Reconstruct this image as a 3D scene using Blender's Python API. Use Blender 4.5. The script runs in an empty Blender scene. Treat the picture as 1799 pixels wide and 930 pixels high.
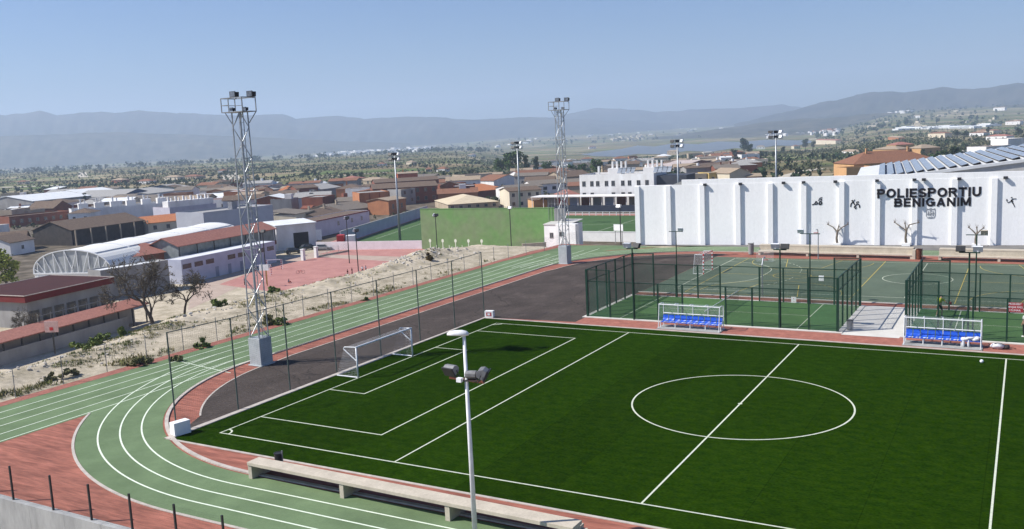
import bpy, math, random
import numpy as np
from mathutils import Vector, Matrix, noise as mnoise
random.seed(7)
C = bpy.context.scene
COL = C.collection
R = math.radians

# ------------------------------------------------------------------ camera, sky, sun, exposure
CAM = np.array([37.22, -32.68, 14.99]); YAW, PITCH, ROLL, FPX = 2.0915, -0.1409, -0.0477, 1591.7
W0, H0 = 1799.0, 930.0
fwd = np.array([math.cos(YAW)*math.cos(PITCH), math.sin(YAW)*math.cos(PITCH), math.sin(PITCH)])
rt0 = np.array([math.sin(YAW), -math.cos(YAW), 0.0]); up0 = np.cross(rt0, fwd)
RT = math.cos(ROLL)*rt0 + math.sin(ROLL)*up0
UP = -math.sin(ROLL)*rt0 + math.cos(ROLL)*up0
cam = bpy.data.cameras.new('camera'); camo = bpy.data.objects.new('camera', cam); COL.objects.link(camo)
camo.matrix_world = Matrix(((RT[0], UP[0], -fwd[0], CAM[0]), (RT[1], UP[1], -fwd[1], CAM[1]), (RT[2], UP[2], -fwd[2], CAM[2]), (0, 0, 0, 1)))
cam.sensor_width = 36; cam.lens = 36*FPX/W0; cam.clip_start = 0.3; cam.clip_end = 60000
C.camera = camo

SUN_EL, SUN_AZ = 44.5, 33.0          # light travels towards +x, turned 33 degrees to +y
LDIR = Vector((math.cos(R(SUN_AZ))*math.cos(R(SUN_EL)), math.sin(R(SUN_AZ))*math.cos(R(SUN_EL)), -math.sin(R(SUN_EL))))
sl = bpy.data.lights.new('sun', 'SUN'); sl.energy = 5.0; sl.angle = R(0.5); sl.color = (1.0, 0.955, 0.88)
so = bpy.data.objects.new('sun', sl); COL.objects.link(so); so.rotation_euler = LDIR.to_track_quat('-Z', 'Y').to_euler(); so.location = (-60, -40, 80)
wd = bpy.data.worlds.new('World'); C.world = wd; wd.use_nodes = True
nt = wd.node_tree; nt.nodes.clear()
sky = nt.nodes.new('ShaderNodeTexSky'); sky.sky_type = 'NISHITA'; sky.sun_disc = False
sky.sun_elevation = R(SUN_EL); sky.sun_rotation = math.atan2(-LDIR.x, -LDIR.y)
sky.altitude = 200; sky.air_density = 1.25; sky.dust_density = 0.55; sky.ozone_density = 5.0
bg = nt.nodes.new('ShaderNodeBackground'); bg.inputs[1].default_value = 0.074
wo = nt.nodes.new('ShaderNodeOutputWorld')
tint = nt.nodes.new('ShaderNodeMix'); tint.data_type = 'RGBA'; tint.blend_type = 'MULTIPLY'; tint.inputs[0].default_value = 1.0; tint.inputs[7].default_value = (.58, .715, 1.0, 1)
nt.links.new(sky.outputs[0], tint.inputs[6]); nt.links.new(tint.outputs[2], bg.inputs[0]); nt.links.new(bg.outputs[0], wo.inputs[0])
C.view_settings.view_transform = 'Standard'; C.view_settings.look = 'None'; C.view_settings.gamma = 1.0
C.view_settings.use_curve_mapping = False; C.view_settings.exposure = 0.53
C.render.engine = 'CYCLES'; C.cycles.max_bounces = 6; C.cycles.transparent_max_bounces = 24
C.cycles.volume_bounces = 1; C.cycles.use_denoising = True; C.cycles.caustics_reflective = False; C.cycles.caustics_refractive = False

# ------------------------------------------------------------------ measuring helpers
def ray(px, py): return fwd + RT*(px-899.5)/FPX - UP*(py-465.0)/FPX
def at(px, py, z=0.0):
    d = ray(px, py); p = CAM + d*(z-CAM[2])/d[2]; return (float(p[0]), float(p[1]), z)
def proj(p):
    d = np.asarray(p, float)-CAM; z = d@fwd
    return 899.5+FPX*(d@RT)/z, 465.0-FPX*(d@UP)/z
def rise(p, ytop):
    """height of an upright edge standing on p whose top was measured on row ytop"""
    lo, hi = 0.0, 90.0
    for _ in range(40):
        m = (lo+hi)/2
        if proj((p[0], p[1], p[2]+m))[1] > ytop: lo = m
        else: hi = m
    return lo
def sstep(a, b, x):
    t = np.clip((x-a)/(b-a), 0, 1); return t*t*(3-2*t)
def vnoise(x, y, s=0):
    x = np.asarray(x, float); y = np.asarray(y, float)
    return (np.sin(x*1.0+s)*np.cos(y*1.3+s*2.1)+np.sin(x*2.3-y*1.7+s*1.3)*.5+np.cos(x*4.1+y*3.7+s*.7)*.25+np.sin(y*5.3-x*3.1+s)*.2)/1.95

# ------------------------------------------------------------------ terrain height
def terr(x, y):
    x = np.asarray(x, float); y = np.asarray(y, float)
    xl = -25.0-4.8*sstep(5, 26, y)
    d1 = xl-x
    yb = 74.5+sstep(-9.0, -6.0, x)*2.0+sstep(-7.5, 0, x)*70.0
    d2 = y-yb
    d = np.maximum(d1, d2)
    low = -10.0*sstep(0.3, 9.0, d)
    # camera side of the retaining wall lies lower
    low = np.minimum(low, -3.4*sstep(0.0, 0.08, -10.47-y))
    dx = x-CAM[0]; dy = y-CAM[1]; D = np.hypot(dx, dy)
    ang = np.degrees(np.arctan2(dy, dx)); rel = ang-np.degrees(YAW)      # + is left of the view axis
    right = sstep(-18.0, -24.0, rel)
    mid = sstep(4.0, -1.0, rel)*(1-right*.0)
    base = -2.5*sstep(380, 1000, D)-2*sstep(1000, 2200, D)-15*sstep(2000, 3600, D)+13*sstep(4300, 6600, D)
    basm = -6*sstep(380, 900, D)-16*sstep(800, 1650, D)+20*sstep(3500, 5200, D)+20*sstep(5200, 7000, D)
    basr = -3*sstep(380, 1000, D)-5*sstep(1000, 2000, D)+16*sstep(1700, 3000, D)+45*sstep(2600, 4800, D)
    basm = basm*(1-right)+(basr*right)
    far = base*(1-mid)+basm*mid
    roll = vnoise(x/600., y/600., 3)*5*sstep(2000, 4200, D)+vnoise(x/210., y/260., 9)*1.0*sstep(500, 1200, D)
    roll = roll*(1-.97*np.exp(-((rel+11.5)/8.5)**6)*sstep(1300, 1600, D)*(1-sstep(3500, 3800, D)))
    return low+far+roll

def onground(px, py, d0=60.0):
    """the point of the land seen along a measured direction"""
    d = ray(px, py); d = d/np.hypot(d[0], d[1])
    t = np.concatenate([np.arange(d0, 400, 1.0), np.geomspace(400, 11500, 900)])
    P = CAM[None, :]+d[None, :]*t[:, None]
    g = P[:, 2]-terr(P[:, 0], P[:, 1])
    i = int(np.argmax(g < 0)) if (g < 0).any() else len(t)-1
    if i > 0 and g[i] < 0:
        a = g[i-1]/(g[i-1]-g[i]); p = P[i-1]*(1-a)+P[i]*a
    else: p = P[i]
    return (float(p[0]), float(p[1]), float(terr(p[0], p[1])))

# ------------------------------------------------------------------ materials
MATS = {}
def nd(nt, t, **k):
    n = nt.nodes.new(t)
    for a, b in k.items(): setattr(n, a, b)
    return n
def pmat(name, col, col2=None, scale=3.0, rough=0.8, bump=0.0, metal=0.0, spec=0.3, detail=4.0, stretch=None, contrast=(0.35, 0.65), fine=0.0, finescale=40.0, alpha=None):
    if name in MATS: return MATS[name]
    m = bpy.data.materials.new(name); m.use_nodes = True; t = m.node_tree; b = t.nodes['Principled BSDF']
    b.inputs['Roughness'].default_value = rough; b.inputs['Metallic'].default_value = metal
    b.inputs['Specular IOR Level'].default_value = spec
    if col2 is None: col2 = tuple(c*0.8 for c in col)
    g = nd(t, 'ShaderNodeNewGeometry'); src = g.outputs['Position']
    if stretch:
        mp = nd(t, 'ShaderNodeMapping'); mp.inputs['Scale'].default_value = stretch; t.links.new(src, mp.inputs[0]); src = mp.outputs[0]
    n = nd(t, 'ShaderNodeTexNoise'); n.inputs['Scale'].default_value = scale; n.inputs['Detail'].default_value = detail; n.inputs['Roughness'].default_value = .62
    t.links.new(src, n.inputs['Vector'])
    mr = nd(t, 'ShaderNodeMapRange'); mr.inputs[1].default_value = contrast[0]; mr.inputs[2].default_value = contrast[1]
    t.links.new(n.outputs[0], mr.inputs[0])
    mx = nd(t, 'ShaderNodeMix', data_type='RGBA'); mx.inputs[6].default_value = (*col, 1); mx.inputs[7].default_value = (*col2, 1)
    t.links.new(mr.outputs[0], mx.inputs[0]); out = mx.outputs[2]
    if fine:
        n2 = nd(t, 'ShaderNodeTexNoise'); n2.inputs['Scale'].default_value = finescale; n2.inputs['Detail'].default_value = 2
        t.links.new(src, n2.inputs['Vector'])
        m2 = nd(t, 'ShaderNodeMapRange'); m2.inputs[1].default_value = .3; m2.inputs[2].default_value = .7; m2.inputs[3].default_value = 1-fine; m2.inputs[4].default_value = 1+fine
        t.links.new(n2.outputs[0], m2.inputs[0])
        mm = nd(t, 'ShaderNodeMix', data_type='RGBA', blend_type='MULTIPLY'); mm.inputs[0].default_value = 1
        t.links.new(out, mm.inputs[6]); t.links.new(m2.outputs[0], mm.inputs[7]); out = mm.outputs[2]
    t.links.new(out, b.inputs['Base Color'])
    if bump:
        bp = nd(t, 'ShaderNodeBump'); bp.inputs['Strength'].default_value = bump; bp.inputs['Distance'].default_value = .05
        t.links.new(n.outputs[0], bp.inputs['Height']); t.links.new(bp.outputs[0], b.inputs['Normal'])
    if alpha is not None: b.inputs['Alpha'].default_value = alpha
    MATS[name] = m; return m
def meshmat(name, col, cell=0.05, wire=0.12, floor=0.0, rough=.6, axes='xyz'):
    """woven wire: a real grid of thin wires laid in the sheet's own coordinates"""
    if name in MATS: return MATS[name]
    m = bpy.data.materials.new(name); m.use_nodes = True; t = m.node_tree; b = t.nodes['Principled BSDF']
    b.inputs['Base Color'].default_value = (*col, 1); b.inputs['Roughness'].default_value = rough
    uv = nd(t, 'ShaderNodeTexCoord'); sp = nd(t, 'ShaderNodeSeparateXYZ'); t.links.new(uv.outputs['UV'], sp.inputs[0])
    prev = None
    for ax in (0, 1):
        d = nd(t, 'ShaderNodeMath', operation='DIVIDE'); d.inputs[1].default_value = cell; t.links.new(sp.outputs[ax], d.inputs[0])
        f = nd(t, 'ShaderNodeMath', operation='FRACT'); t.links.new(d.outputs[0], f.inputs[0])
        l = nd(t, 'ShaderNodeMath', operation='LESS_THAN'); l.inputs[1].default_value = wire; t.links.new(f.outputs[0], l.inputs[0])
        if prev:
            x = nd(t, 'ShaderNodeMath', operation='MAXIMUM'); t.links.new(prev.outputs[0], x.inputs[0]); t.links.new(l.outputs[0], x.inputs[1]); prev = x
        else: prev = l
    t.links.new(prev.outputs[0], b.inputs['Alpha']); MATS[name] = m; return m

# ------------------------------------------------------------------ mesh builder
class MB:
    def __init__(s): s.v = []; s.f = []; s.uv = None
    def quad(s, a, b, c, d):
        i = len(s.v); s.v += [a, b, c, d]; s.f.append((i, i+1, i+2, i+3)); return s
    def tri(s, a, b, c):
        i = len(s.v); s.v += [a, b, c]; s.f.append((i, i+1, i+2)); return s
    def poly(s, pts):
        i = len(s.v); s.v += list(pts); s.f.append(tuple(range(i, i+len(pts)))); return s
    def box(s, x0, x1, y0, y1, z0, z1):
        i = len(s.v)
        s.v += [(x0, y0, z0), (x1, y0, z0), (x1, y1, z0), (x0, y1, z0), (x0, y0, z1), (x1, y0, z1), (x1, y1, z1), (x0, y1, z1)]
        s.f += [tuple(i+k for k in q) for q in ((0, 3, 2, 1), (4, 5, 6, 7), (0, 1, 5, 4), (1, 2, 6, 5), (2, 3, 7, 6), (3, 0, 4, 7))]; return s
    def beam(s, p, q, w, h=None, up=(0, 0, 1)):
        h = h or w; p = Vector(p); q = Vector(q); d = (q-p)
        if d.length < 1e-6: return s
        d.normalize(); u = Vector(up)
        if abs(d.dot(u)) > .98: u = Vector((1, 0, 0))
        a = d.cross(u).normalized()*w/2; b = a.cross(d).normalized()*h/2
        i = len(s.v)
        for o in (p, q): s.v += [tuple(o-a-b), tuple(o+a-b), tuple(o+a+b), tuple(o-a+b)]
        s.f += [tuple(i+k for k in f) for f in ((0, 3, 2, 1), (4, 5, 6, 7), (0, 1, 5, 4), (1, 2, 6, 5), (2, 3, 7, 6), (3, 0, 4, 7))]; return s
    def tube(s, p, q, r0, r1=None, n=8, cap=True):
        r1 = r0 if r1 is None else r1
        p = Vector(p); q = Vector(q); d = (q-p)
        if d.length < 1e-6: return s
        d.normalize(); u = Vector((0, 0, 1)) if abs(d.z) < .95 else Vector((1, 0, 0))
        a = d.cross(u).normalized(); b = d.cross(a)
        i = len(s.v)
        for o, r in ((p, r0), (q, r1)):
            for k in range(n):
                t = 2*math.pi*k/n; s.v.append(tuple(o+a*(r*math.cos(t))+b*(r*math.sin(t))))
        for k in range(n):
            k2 = (k+1) % n; s.f.append((i+k, i+k2, i+n+k2, i+n+k))
        if cap: s.f.append(tuple(i+k for k in range(n-1, -1, -1))); s.f.append(tuple(i+n+k for k in range(n)))
        return s
    def path(s, pts, r, n=6):
        for a, b in zip(pts[:-1], pts[1:]): s.tube(a, b, r, r, n)
        return s
    def prism(s, pts, z0, z1):
        """upright solid on a plan outline (counter-clockwise)"""
        i = len(s.v); n = len(pts)
        s.v += [(x, y, z0) for x, y in pts]+[(x, y, z1) for x, y in pts]
        s.f.append(tuple(i+k for k in range(n-1, -1, -1))); s.f.append(tuple(i+n+k for k in range(n)))
        for k in range(n): s.f.append((i+k, i+(k+1) % n, i+n+(k+1) % n, i+n+k))
        return s
    def extr(s, pts, d):
        """solid from a planar 3-D outline pushed along d"""
        i = len(s.v); n = len(pts); d = Vector(d)
        s.v += [tuple(p) for p in pts]+[tuple(Vector(p)+d) for p in pts]
        s.f.append(tuple(i+k for k in range(n-1, -1, -1))); s.f.append(tuple(i+n+k for k in range(n)))
        for k in range(n): s.f.append((i+k, i+(k+1) % n, i+n+(k+1) % n, i+n+k))
        return s
    def blob(s, c, rx, ry, rz, seg=8, rings=5, jit=0.0, seed=0):
        i = len(s.v); rr = random.Random(seed)
        s.v.append((c[0], c[1], c[2]-rz))
        for a in range(1, rings):
            t = math.pi*a/rings
            for k in range(seg):
                u = 2*math.pi*k/seg; j = 1+jit*(rr.random()*2-1)
                s.v.append((c[0]+rx*math.sin(t)*math.cos(u)*j, c[1]+ry*math.sin(t)*math.sin(u)*j, c[2]-rz*math.cos(t)*j))
        s.v.append((c[0], c[1], c[2]+rz)); L = len(s.v)-1
        for k in range(seg): s.f.append((i, i+1+(k+1) % seg, i+1+k))
        for a in range(rings-2):
            for k in range(seg):
                p = i+1+a*seg; s.f.append((p+k, p+(k+1) % seg, p+seg+(k+1) % seg, p+seg+k))
        p = i+1+(rings-2)*seg
        for k in range(seg): s.f.append((p+k, p+(k+1) % seg, L))
        return s
    def build(s, name, mat, parent=None, world=False, smooth=False, bevel=0.0, uv=None):
        me = bpy.data.meshes.new(name)
        v = s.v
        if parent is not None and world:
            o = parent.location; c, n = math.cos(-parent.rotation_euler[2]), math.sin(-parent.rotation_euler[2])
            v = [((p[0]-o.x)*c-(p[1]-o.y)*n, (p[0]-o.x)*n+(p[1]-o.y)*c, p[2]-o.z) for p in v]
        me.from_pydata([tuple(map(float, p)) for p in v], [], s.f); me.validate(); me.update()
        if uv is not None:
            l = me.uv_layers.new(name='UVMap')
            for lp in me.loops: l.data[lp.index].uv = uv[lp.vertex_index]
        if mat: me.materials.append(mat)
        if smooth:
            for p in me.polygons: p.use_smooth = True
        ob = bpy.data.objects.new(name, me); COL.objects.link(ob)
        if parent is not None: ob.parent = parent
        if bevel:
            md = ob.modifiers.new('bevel', 'BEVEL'); md.width = bevel; md.segments = 2; md.limit_method = 'ANGLE'
        return ob
def sheetmesh(name, pts_uv, mat, parent=None, world=True):
    """flat woven panel(s): list of (4 corners), uv in metres along first edge / height"""
    b = MB(); uv = []
    for q in pts_uv:
        a, bb, c, d = [Vector(p) for p in q]
        L = (bb-a).length; Ht = (d-a).length; H2 = (c-bb).length
        b.quad(*[tuple(p) for p in (a, bb, c, d)]); uv += [(0, 0), (L, 0), (L, H2), (0, Ht)]
    return b.build(name, mat, parent, world=world, uv=uv)

LABELS = {}
def tag(o, label, cat, group=None, kind=None):
    o['label'] = label; o['category'] = cat
    if group: o['group'] = group
    if kind: o['kind'] = kind
    if group is None and label in LABELS: print('DUP LABEL', label)
    LABELS[label] = 1
    return o
def thing(name, label, cat, loc=(0, 0, 0), rotz=0.0, group=None):
    o = bpy.data.objects.new(name, None); COL.objects.link(o); o.empty_display_size = .3
    o.location = loc; o.rotation_euler = (0, 0, rotz); return tag(o, label, cat, group)
def struct(name, b, mat, smooth=False):
    o = b.build(name, mat, smooth=smooth); o['kind'] = 'structure'; return o
def stuff(name, b, mat, label, cat, smooth=False):
    o = b.build(name, mat, smooth=smooth); return tag(o, label, cat, None, 'stuff')
def dup(root, loc, rotz=0.0, label=None, group=None, scale=None):
    r = root.copy(); COL.objects.link(r); r.location = loc; r.rotation_euler = (0, 0, rotz)
    if scale: r.scale = scale
    if label: r['label'] = label
    if group: r['group'] = group
    for ch in list(root.children):
        c = ch.copy(); COL.objects.link(c); c.parent = r
        for g in list(ch.children):
            d = g.copy(); COL.objects.link(d); d.parent = c
    return r
def sheet(name, pts, z, mat):
    b = MB(); b.poly([(p[0], p[1], z) for p in pts]); return struct(name, b, mat)
def lines(segs, w, z):
    b = MB()
    for k_, (p, q) in enumerate(segs):
        z += .0004 if k_ % 8 else -.0028*(k_ > 0)
        d = Vector((q[0]-p[0], q[1]-p[1])); d.normalize(); n = Vector((-d.y, d.x))*w/2; e = d*w/2
        b.quad((p[0]-n.x-e.x, p[1]-n.y-e.y, z), (p[0]+n.x-e.x, p[1]+n.y-e.y, z), (q[0]+n.x+e.x, q[1]+n.y+e.y, z), (q[0]-n.x+e.x, q[1]-n.y+e.y, z))
        b.f[-1] = b.f[-1][::-1]
    return b
def pline(pts, w, z, b=None):
    """one continuous painted band along a bent line"""
    b = b or MB(); i = len(b.v); n = len(pts)
    for k, p in enumerate(pts):
        a, c = pts[max(k-1, 0)], pts[min(k+1, n-1)]; d = Vector((c[0]-a[0], c[1]-a[1])).normalized(); m = Vector((-d.y, d.x))*w/2
        b.v += [(p[0]+m.x, p[1]+m.y, z), (p[0]-m.x, p[1]-m.y, z)]
        if k: j = i+2*k; b.f.append((j-2, j-1, j+1, j))
    return b
def ring(b, c, r, w, z, a0=0.0, a1=2*math.pi, n=96, dash=False):
    for k in range(n):
        if dash and k % 2: continue
        t, u = a0+(a1-a0)*k/n, a0+(a1-a0)*(k+1)/n
        f = lambda rr, s: (c[0]+rr*math.cos(s), c[1]+rr*math.sin(s), z)
        b.quad(f(r-w/2, t), f(r+w/2, t), f(r+w/2, u), f(r-w/2, u))
    return b
# ------------------------------------------------------------------ land
def landmat():
    m = bpy.data.materials.new('land'); m.use_nodes = True; t = m.node_tree; b = t.nodes['Principled BSDF']
    b.inputs['Roughness'].default_value = .95; b.inputs['Specular IOR Level'].default_value = .1
    g = nd(t, 'ShaderNodeNewGeometry')
    def ramp(src, stops, interp='CONSTANT'):
        r = nd(t, 'ShaderNodeValToRGB'); r.color_ramp.interpolation = interp
        e = r.color_ramp.elements
        while len(e) < len(stops): e.new(.5)
        for k, (p, c) in enumerate(stops): e[k].position = p; e[k].color = (*c, 1)
        t.links.new(src, r.inputs[0]); return r.outputs[0]
    def mix(f, a, c, bl='MIX'):
        x = nd(t, 'ShaderNodeMix', data_type='RGBA', blend_type=bl)
        if isinstance(f, float): x.inputs[0].default_value = f
        else: t.links.new(f, x.inputs[0])
        t.links.new(a, x.inputs[6]); t.links.new(c, x.inputs[7]); return x.outputs[2]
    nz = nd(t, 'ShaderNodeTexNoise'); nz.inputs['Scale'].default_value = .01; nz.inputs['Detail'].default_value = 3; t.links.new(g.outputs[0], nz.inputs['Vector'])
    ad = nd(t, 'ShaderNodeVectorMath', operation='MULTIPLY_ADD'); ad.inputs[1].default_value = (60, 60, 0); t.links.new(nz.outputs[1], ad.inputs[0]); t.links.new(g.outputs[0], ad.inputs[2])
    cols = [(0, (.070, .092, .028)), (.14, (.115, .130, .045)), (.26, (.195, .150, .088)), (.40, (.075, .080, .034)), (.52, (.27, .215, .135)), (.64, (.100, .160, .036)), (.72, (.165, .128, .074)), (.84, (.062, .068, .032)), (.93, (.40, .335, .235))]
    outs = []
    for sc, rot in ((.0150, .5), (.0062, 1.1)):
        mp = nd(t, 'ShaderNodeMapping'); mp.inputs['Scale'].default_value = (sc, sc*2.1, 0); mp.inputs['Rotation'].default_value = (0, 0, rot)
        t.links.new(ad.outputs[0], mp.inputs[0])
        v = nd(t, 'ShaderNodeTexVoronoi', voronoi_dimensions='2D'); v.inputs['Scale'].default_value = 1.0; t.links.new(mp.outputs[0], v.inputs['Vector'])
        s = nd(t, 'ShaderNodeSeparateColor'); t.links.new(v.outputs['Color'], s.inputs[0]); outs.append(ramp(s.outputs[0], cols))
    field = mix(.45, outs[0], outs[1])
    # orchard rows and scrub
    mp = nd(t, 'ShaderNodeMapping'); mp.inputs['Rotation'].default_value = (0, 0, .35); t.links.new(g.outputs[0], mp.inputs[0])
    n2 = nd(t, 'ShaderNodeTexNoise'); n2.inputs['Scale'].default_value = .085; n2.inputs['Detail'].default_value = 6; n2.inputs['Roughness'].default_value = .75; t.links.new(mp.outputs[0], n2.inputs['Vector'])
    field = mix(.85, field, ramp(n2.outputs[0], [(.34, (.45, .50, .38)), (.52, (1.0, 1.0, .94)), (.68, (1.45, 1.38, 1.22))], 'LINEAR'), 'MULTIPLY')
    n3 = nd(t, 'ShaderNodeTexNoise'); n3.inputs['Scale'].default_value = .3; n3.inputs['Detail'].default_value = 6; t.links.new(g.outputs[0], n3.inputs['Vector'])
    town = ramp(n3.outputs[0], [(.3, (.055, .045, .032)), (.5, (.115, .095, .07)), (.7, (.19, .16, .125))], 'LINEAR')
    at_ = nd(t, 'ShaderNodeAttribute'); at_.attribute_name = 'town'
    out = mix(at_.outputs['Fac'], field, town)
    t.links.new(out, b.inputs['Base Color']); return m
LAND = landmat()
def town_mask(x, y):
    dx = x-CAM[0]; dy = y-CAM[1]; D = np.hypot(dx, dy); rel = np.degrees(np.arctan2(dy, dx))-np.degrees(YAW)
    lim = 520+60*vnoise(x/60., y/60., 1)-sstep(-2.5, -9, rel)*210+sstep(-4, -2, rel)*0
    return 1-sstep(lim-25, lim+25, D)
def gridobj(name, X, Y, Z, mat, town=None):
    n, m = X.shape
    me = bpy.data.meshes.new(name)
    v = np.stack([X, Y, Z], -1).reshape(-1, 3)
    i = np.arange(n*m).reshape(n, m)
    f = np.stack([i[:-1, :-1], i[1:, :-1], i[1:, 1:], i[:-1, 1:]], -1).reshape(-1, 4)
    me.from_pydata(v.tolist(), [], f.tolist()); me.update()
    if town is not None:
        a = me.attributes.new('town', 'FLOAT', 'POINT'); a.data.foreach_set('value', town.reshape(-1).astype('f'))
    me.materials.append(mat)
    for p in me.polygons: p.use_smooth = True
    o = bpy.data.objects.new(name, me); COL.objects.link(o); o['kind'] = 'structure'; return o
# wide land: polar sheet round the viewpoint, reaching the horizon hills
NX0, NX1, NY0, NY1 = -140.0, 75.0, -40.0, 140.0      # near block is a finer sheet of its own
az = np.radians(np.concatenate([np.arange(-180, -48, 6.0), np.arange(-48, 48, .28), np.arange(48, 180.1, 6.0)]))+YAW
rad = np.concatenate([np.array([0.01, 20, 40, 60]), np.arange(70, 520, 5.0), np.geomspace(520, 9500, 230)])
A, RR = np.meshgrid(az, rad, indexing='ij')
X = CAM[0]+RR*np.cos(A); Y = CAM[1]+RR*np.sin(A); Z = terr(X, Y)
inn = np.minimum(np.minimum(X-NX0, NX1-X), np.minimum(Y-NY0, NY1-Y))
Z = Z-2.5*sstep(2, 14, inn)
LANDO = gridobj('terrain', X, Y, Z, LAND, town_mask(X, Y))
# near block: plateau, dirt track, rubble crest, slope and lower terrace
def near_extra(x, y):
    xl = -25.0-4.8*sstep(5, 26, y); e = xl-x
    k = np.exp(-((e+1.5)/1.8)**2)*sstep(-40, -4, y)*(1-sstep(66, 73, y))
    hum = k*(0.30+.25*vnoise(x*1.1, y*.5, 2)+.09*vnoise(x*2.9, y*2.3, 5))
    k2 = sstep(-6.5, -3.5, e)*(1-sstep(4, 8, e))
    rough = k2*.10*vnoise(x*3.1, y*2.7, 8)
    mound = .8*np.exp(-((x+29.5)/2.6)**2-((y-61)/7.5)**2)*(1+.35*vnoise(x*2, y*1.6, 4))
    flat = 1-sstep(-18.6, -19.6, x)
    return hum+rough+mound-.12*flat+.05*vnoise(x*.8, y*.9, 6)*(1-flat)*sstep(-2.0, -.5, terr(x, y))
gx = np.concatenate([np.arange(NX0, -45, 2.5), np.arange(-45, -16, .35), np.arange(-16, NX1+.1, 2.0)]); gy = np.concatenate([np.arange(NY0, -10.9, 2.0), np.array([-10.56, -10.46]), np.arange(-10.3, 90, .45), np.arange(90, NY1+.1, 2.5)])
X, Y = np.meshgrid(gx, gy, indexing='ij'); Z = terr(X, Y)+near_extra(X, Y)
EARTH = pmat('pale earth', (.50, .435, .335), (.30, .26, .185), scale=.45, rough=.95, bump=.35, detail=8, contrast=(.38, .68), fine=.16, finescale=2.6, spec=.1)
NEAR = gridobj('ground', X, Y, Z, EARTH)
# distant ridges, each with its own distance, height and back slope
def ridge(name, prof, D, depth, mat, zb=-40, seed=0, rough=1.0):
    xs = np.array([p[0] for p in prof], float); ys = np.array([p[1] for p in prof], float)
    px = np.arange(xs[0], xs[-1]+1, 6.0); py = np.interp(px, xs, ys)
    rr = np.random.RandomState(seed); n = len(px)
    j = sum(np.interp(np.arange(n), np.arange(0, n+s, s), rr.randn(len(np.arange(0, n+s, s))))*a for s, a in ((14, 1.9), (6, 1.3), (2.5, .6), (1.2, .25)))*rough
    py = py+j
    rows = 26; V = []
    for a, b in zip(px, py):
        d = ray(a, b); d = d/np.hypot(d[0], d[1]); top = CAM+d*D
        col = []
        for k in range(rows):
            u = k/(rows-1)                      # 0 front foot .. 1 back foot
            s = 1-abs(u-.6)/(.6 if u < .6 else .4)
            dist = D+(u-.6)*depth
            sp = 1.0+.13*math.sin(a*.021+u*5+seed)+.09*math.sin(a*.057-u*9+seed*2)+.06*math.sin(a*.13+u*13)+.05*math.sin(a*.29-u*21)
            hh = s**(1.15) if s >= .999 else min(.985, (s**1.15)*(1+(sp-1)*(1-s)*1.6))
            z = zb+(top[2]-zb)*hh
            col.append((CAM[0]+d[0]*dist, CAM[1]+d[1]*dist, z))
        V.append(col)
    V = np.array(V); return gridobj(name, V[:, :, 0], V[:, :, 1], V[:, :, 2], mat)
MTN = pmat('scrub mountain', (.030, .036, .030), (.075, .07, .055), scale=.0042, rough=1, detail=9, contrast=(.38, .66), spec=.05)
MTN2 = pmat('scrub hills', (.034, .040, .028), (.10, .09, .066), scale=.011, rough=1, detail=9, contrast=(.36, .66), spec=.05)
ridge('mountain', [(-260, 214), (-60, 208), (0, 205), (40, 202), (72, 196), (100, 203), (130, 200), (177, 195), (205, 201), (245, 195), (310, 202), (400, 203), (455, 202), (500, 204), (520, 210), (560, 207), (640, 209), (680, 206), (740, 204), (800, 208), (860, 206), (960, 205), (1060, 213), (1180, 222)], 7400, 2600, MTN, seed=3)
ridge('mountain', [(820, 216), (880, 210), (960, 206), (1010, 200), (1050, 194), (1110, 196), (1160, 195), (1230, 192), (1330, 189), (1376, 185), (1410, 190), (1500, 195), (1620, 196), (1800, 194)], 8300, 2200, MTN, seed=11)
ridge('mountain', [(1290, 216), (1340, 206), (1400, 194), (1440, 181), (1500, 170), (1540, 161), (1590, 160), (1655, 152), (1690, 156), (1735, 157), (1770, 150), (1790, 147), (1840, 146), (1960, 150), (2200, 160)], 5900, 2200, MTN, seed=23)
ridge('hill', [(-300, 250), (-100, 246), (0, 240), (110, 234), (200, 233), (300, 236), (420, 240), (560, 247), (720, 252)], 5600, 1500, MTN2, zb=-40, seed=5, rough=.5)
ridge('hill', [(1120, 246), (1240, 231), (1320, 219), (1420, 209), (1500, 203), (1560, 200), (1640, 196), (1700, 191), (1760, 186), (1840, 181), (2000, 176)], 4300, 1500, MTN2, zb=-40, seed=31, rough=.6)
# reservoir
WATER = pmat('still water', (.10, .105, .10), (.135, .135, .12), scale=.006, rough=.3, spec=.22, bump=.0)
pts = [onground(*p) for p in ((1020, 272), (1058, 266), (1092, 262), (1120, 256), (1150, 258), (1185, 252), (1226, 254), (1262, 249), (1300, 250), (1345, 246), (1398, 247), (1440, 243), (1478, 245), (1452, 250), (1420, 252), (1398, 257), (1362, 256), (1330, 262), (1290, 261), (1252, 267), (1205, 266), (1168, 272), (1120, 271), (1082, 276), (1046, 275))]
sheet('water', [(p[0], p[1]) for p in pts][::-1], -31.6, WATER)
# air
HZ = bpy.data.materials.new('valley haze'); HZ.use_nodes = True; t = HZ.node_tree; t.nodes.clear()
pv = nd(t, 'ShaderNodeVolumePrincipled'); pv.inputs['Color'].default_value = (.64, .785, 1.0, 1); pv.inputs['Density'].default_value = 1.6e-4; pv.inputs['Anisotropy'].default_value = .15
mo = nd(t, 'ShaderNodeOutputMaterial'); t.links.new(pv.outputs[0], mo.inputs['Volume'])
b = MB(); b.box(CAM[0]-9800, CAM[0]+9800, CAM[1]-9800, CAM[1]+9800, -120, 520)
hz = b.build('haze', HZ); tag(hz, 'pale blue haze filling the whole valley up to the mountains', 'haze', None, 'stuff')

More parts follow.
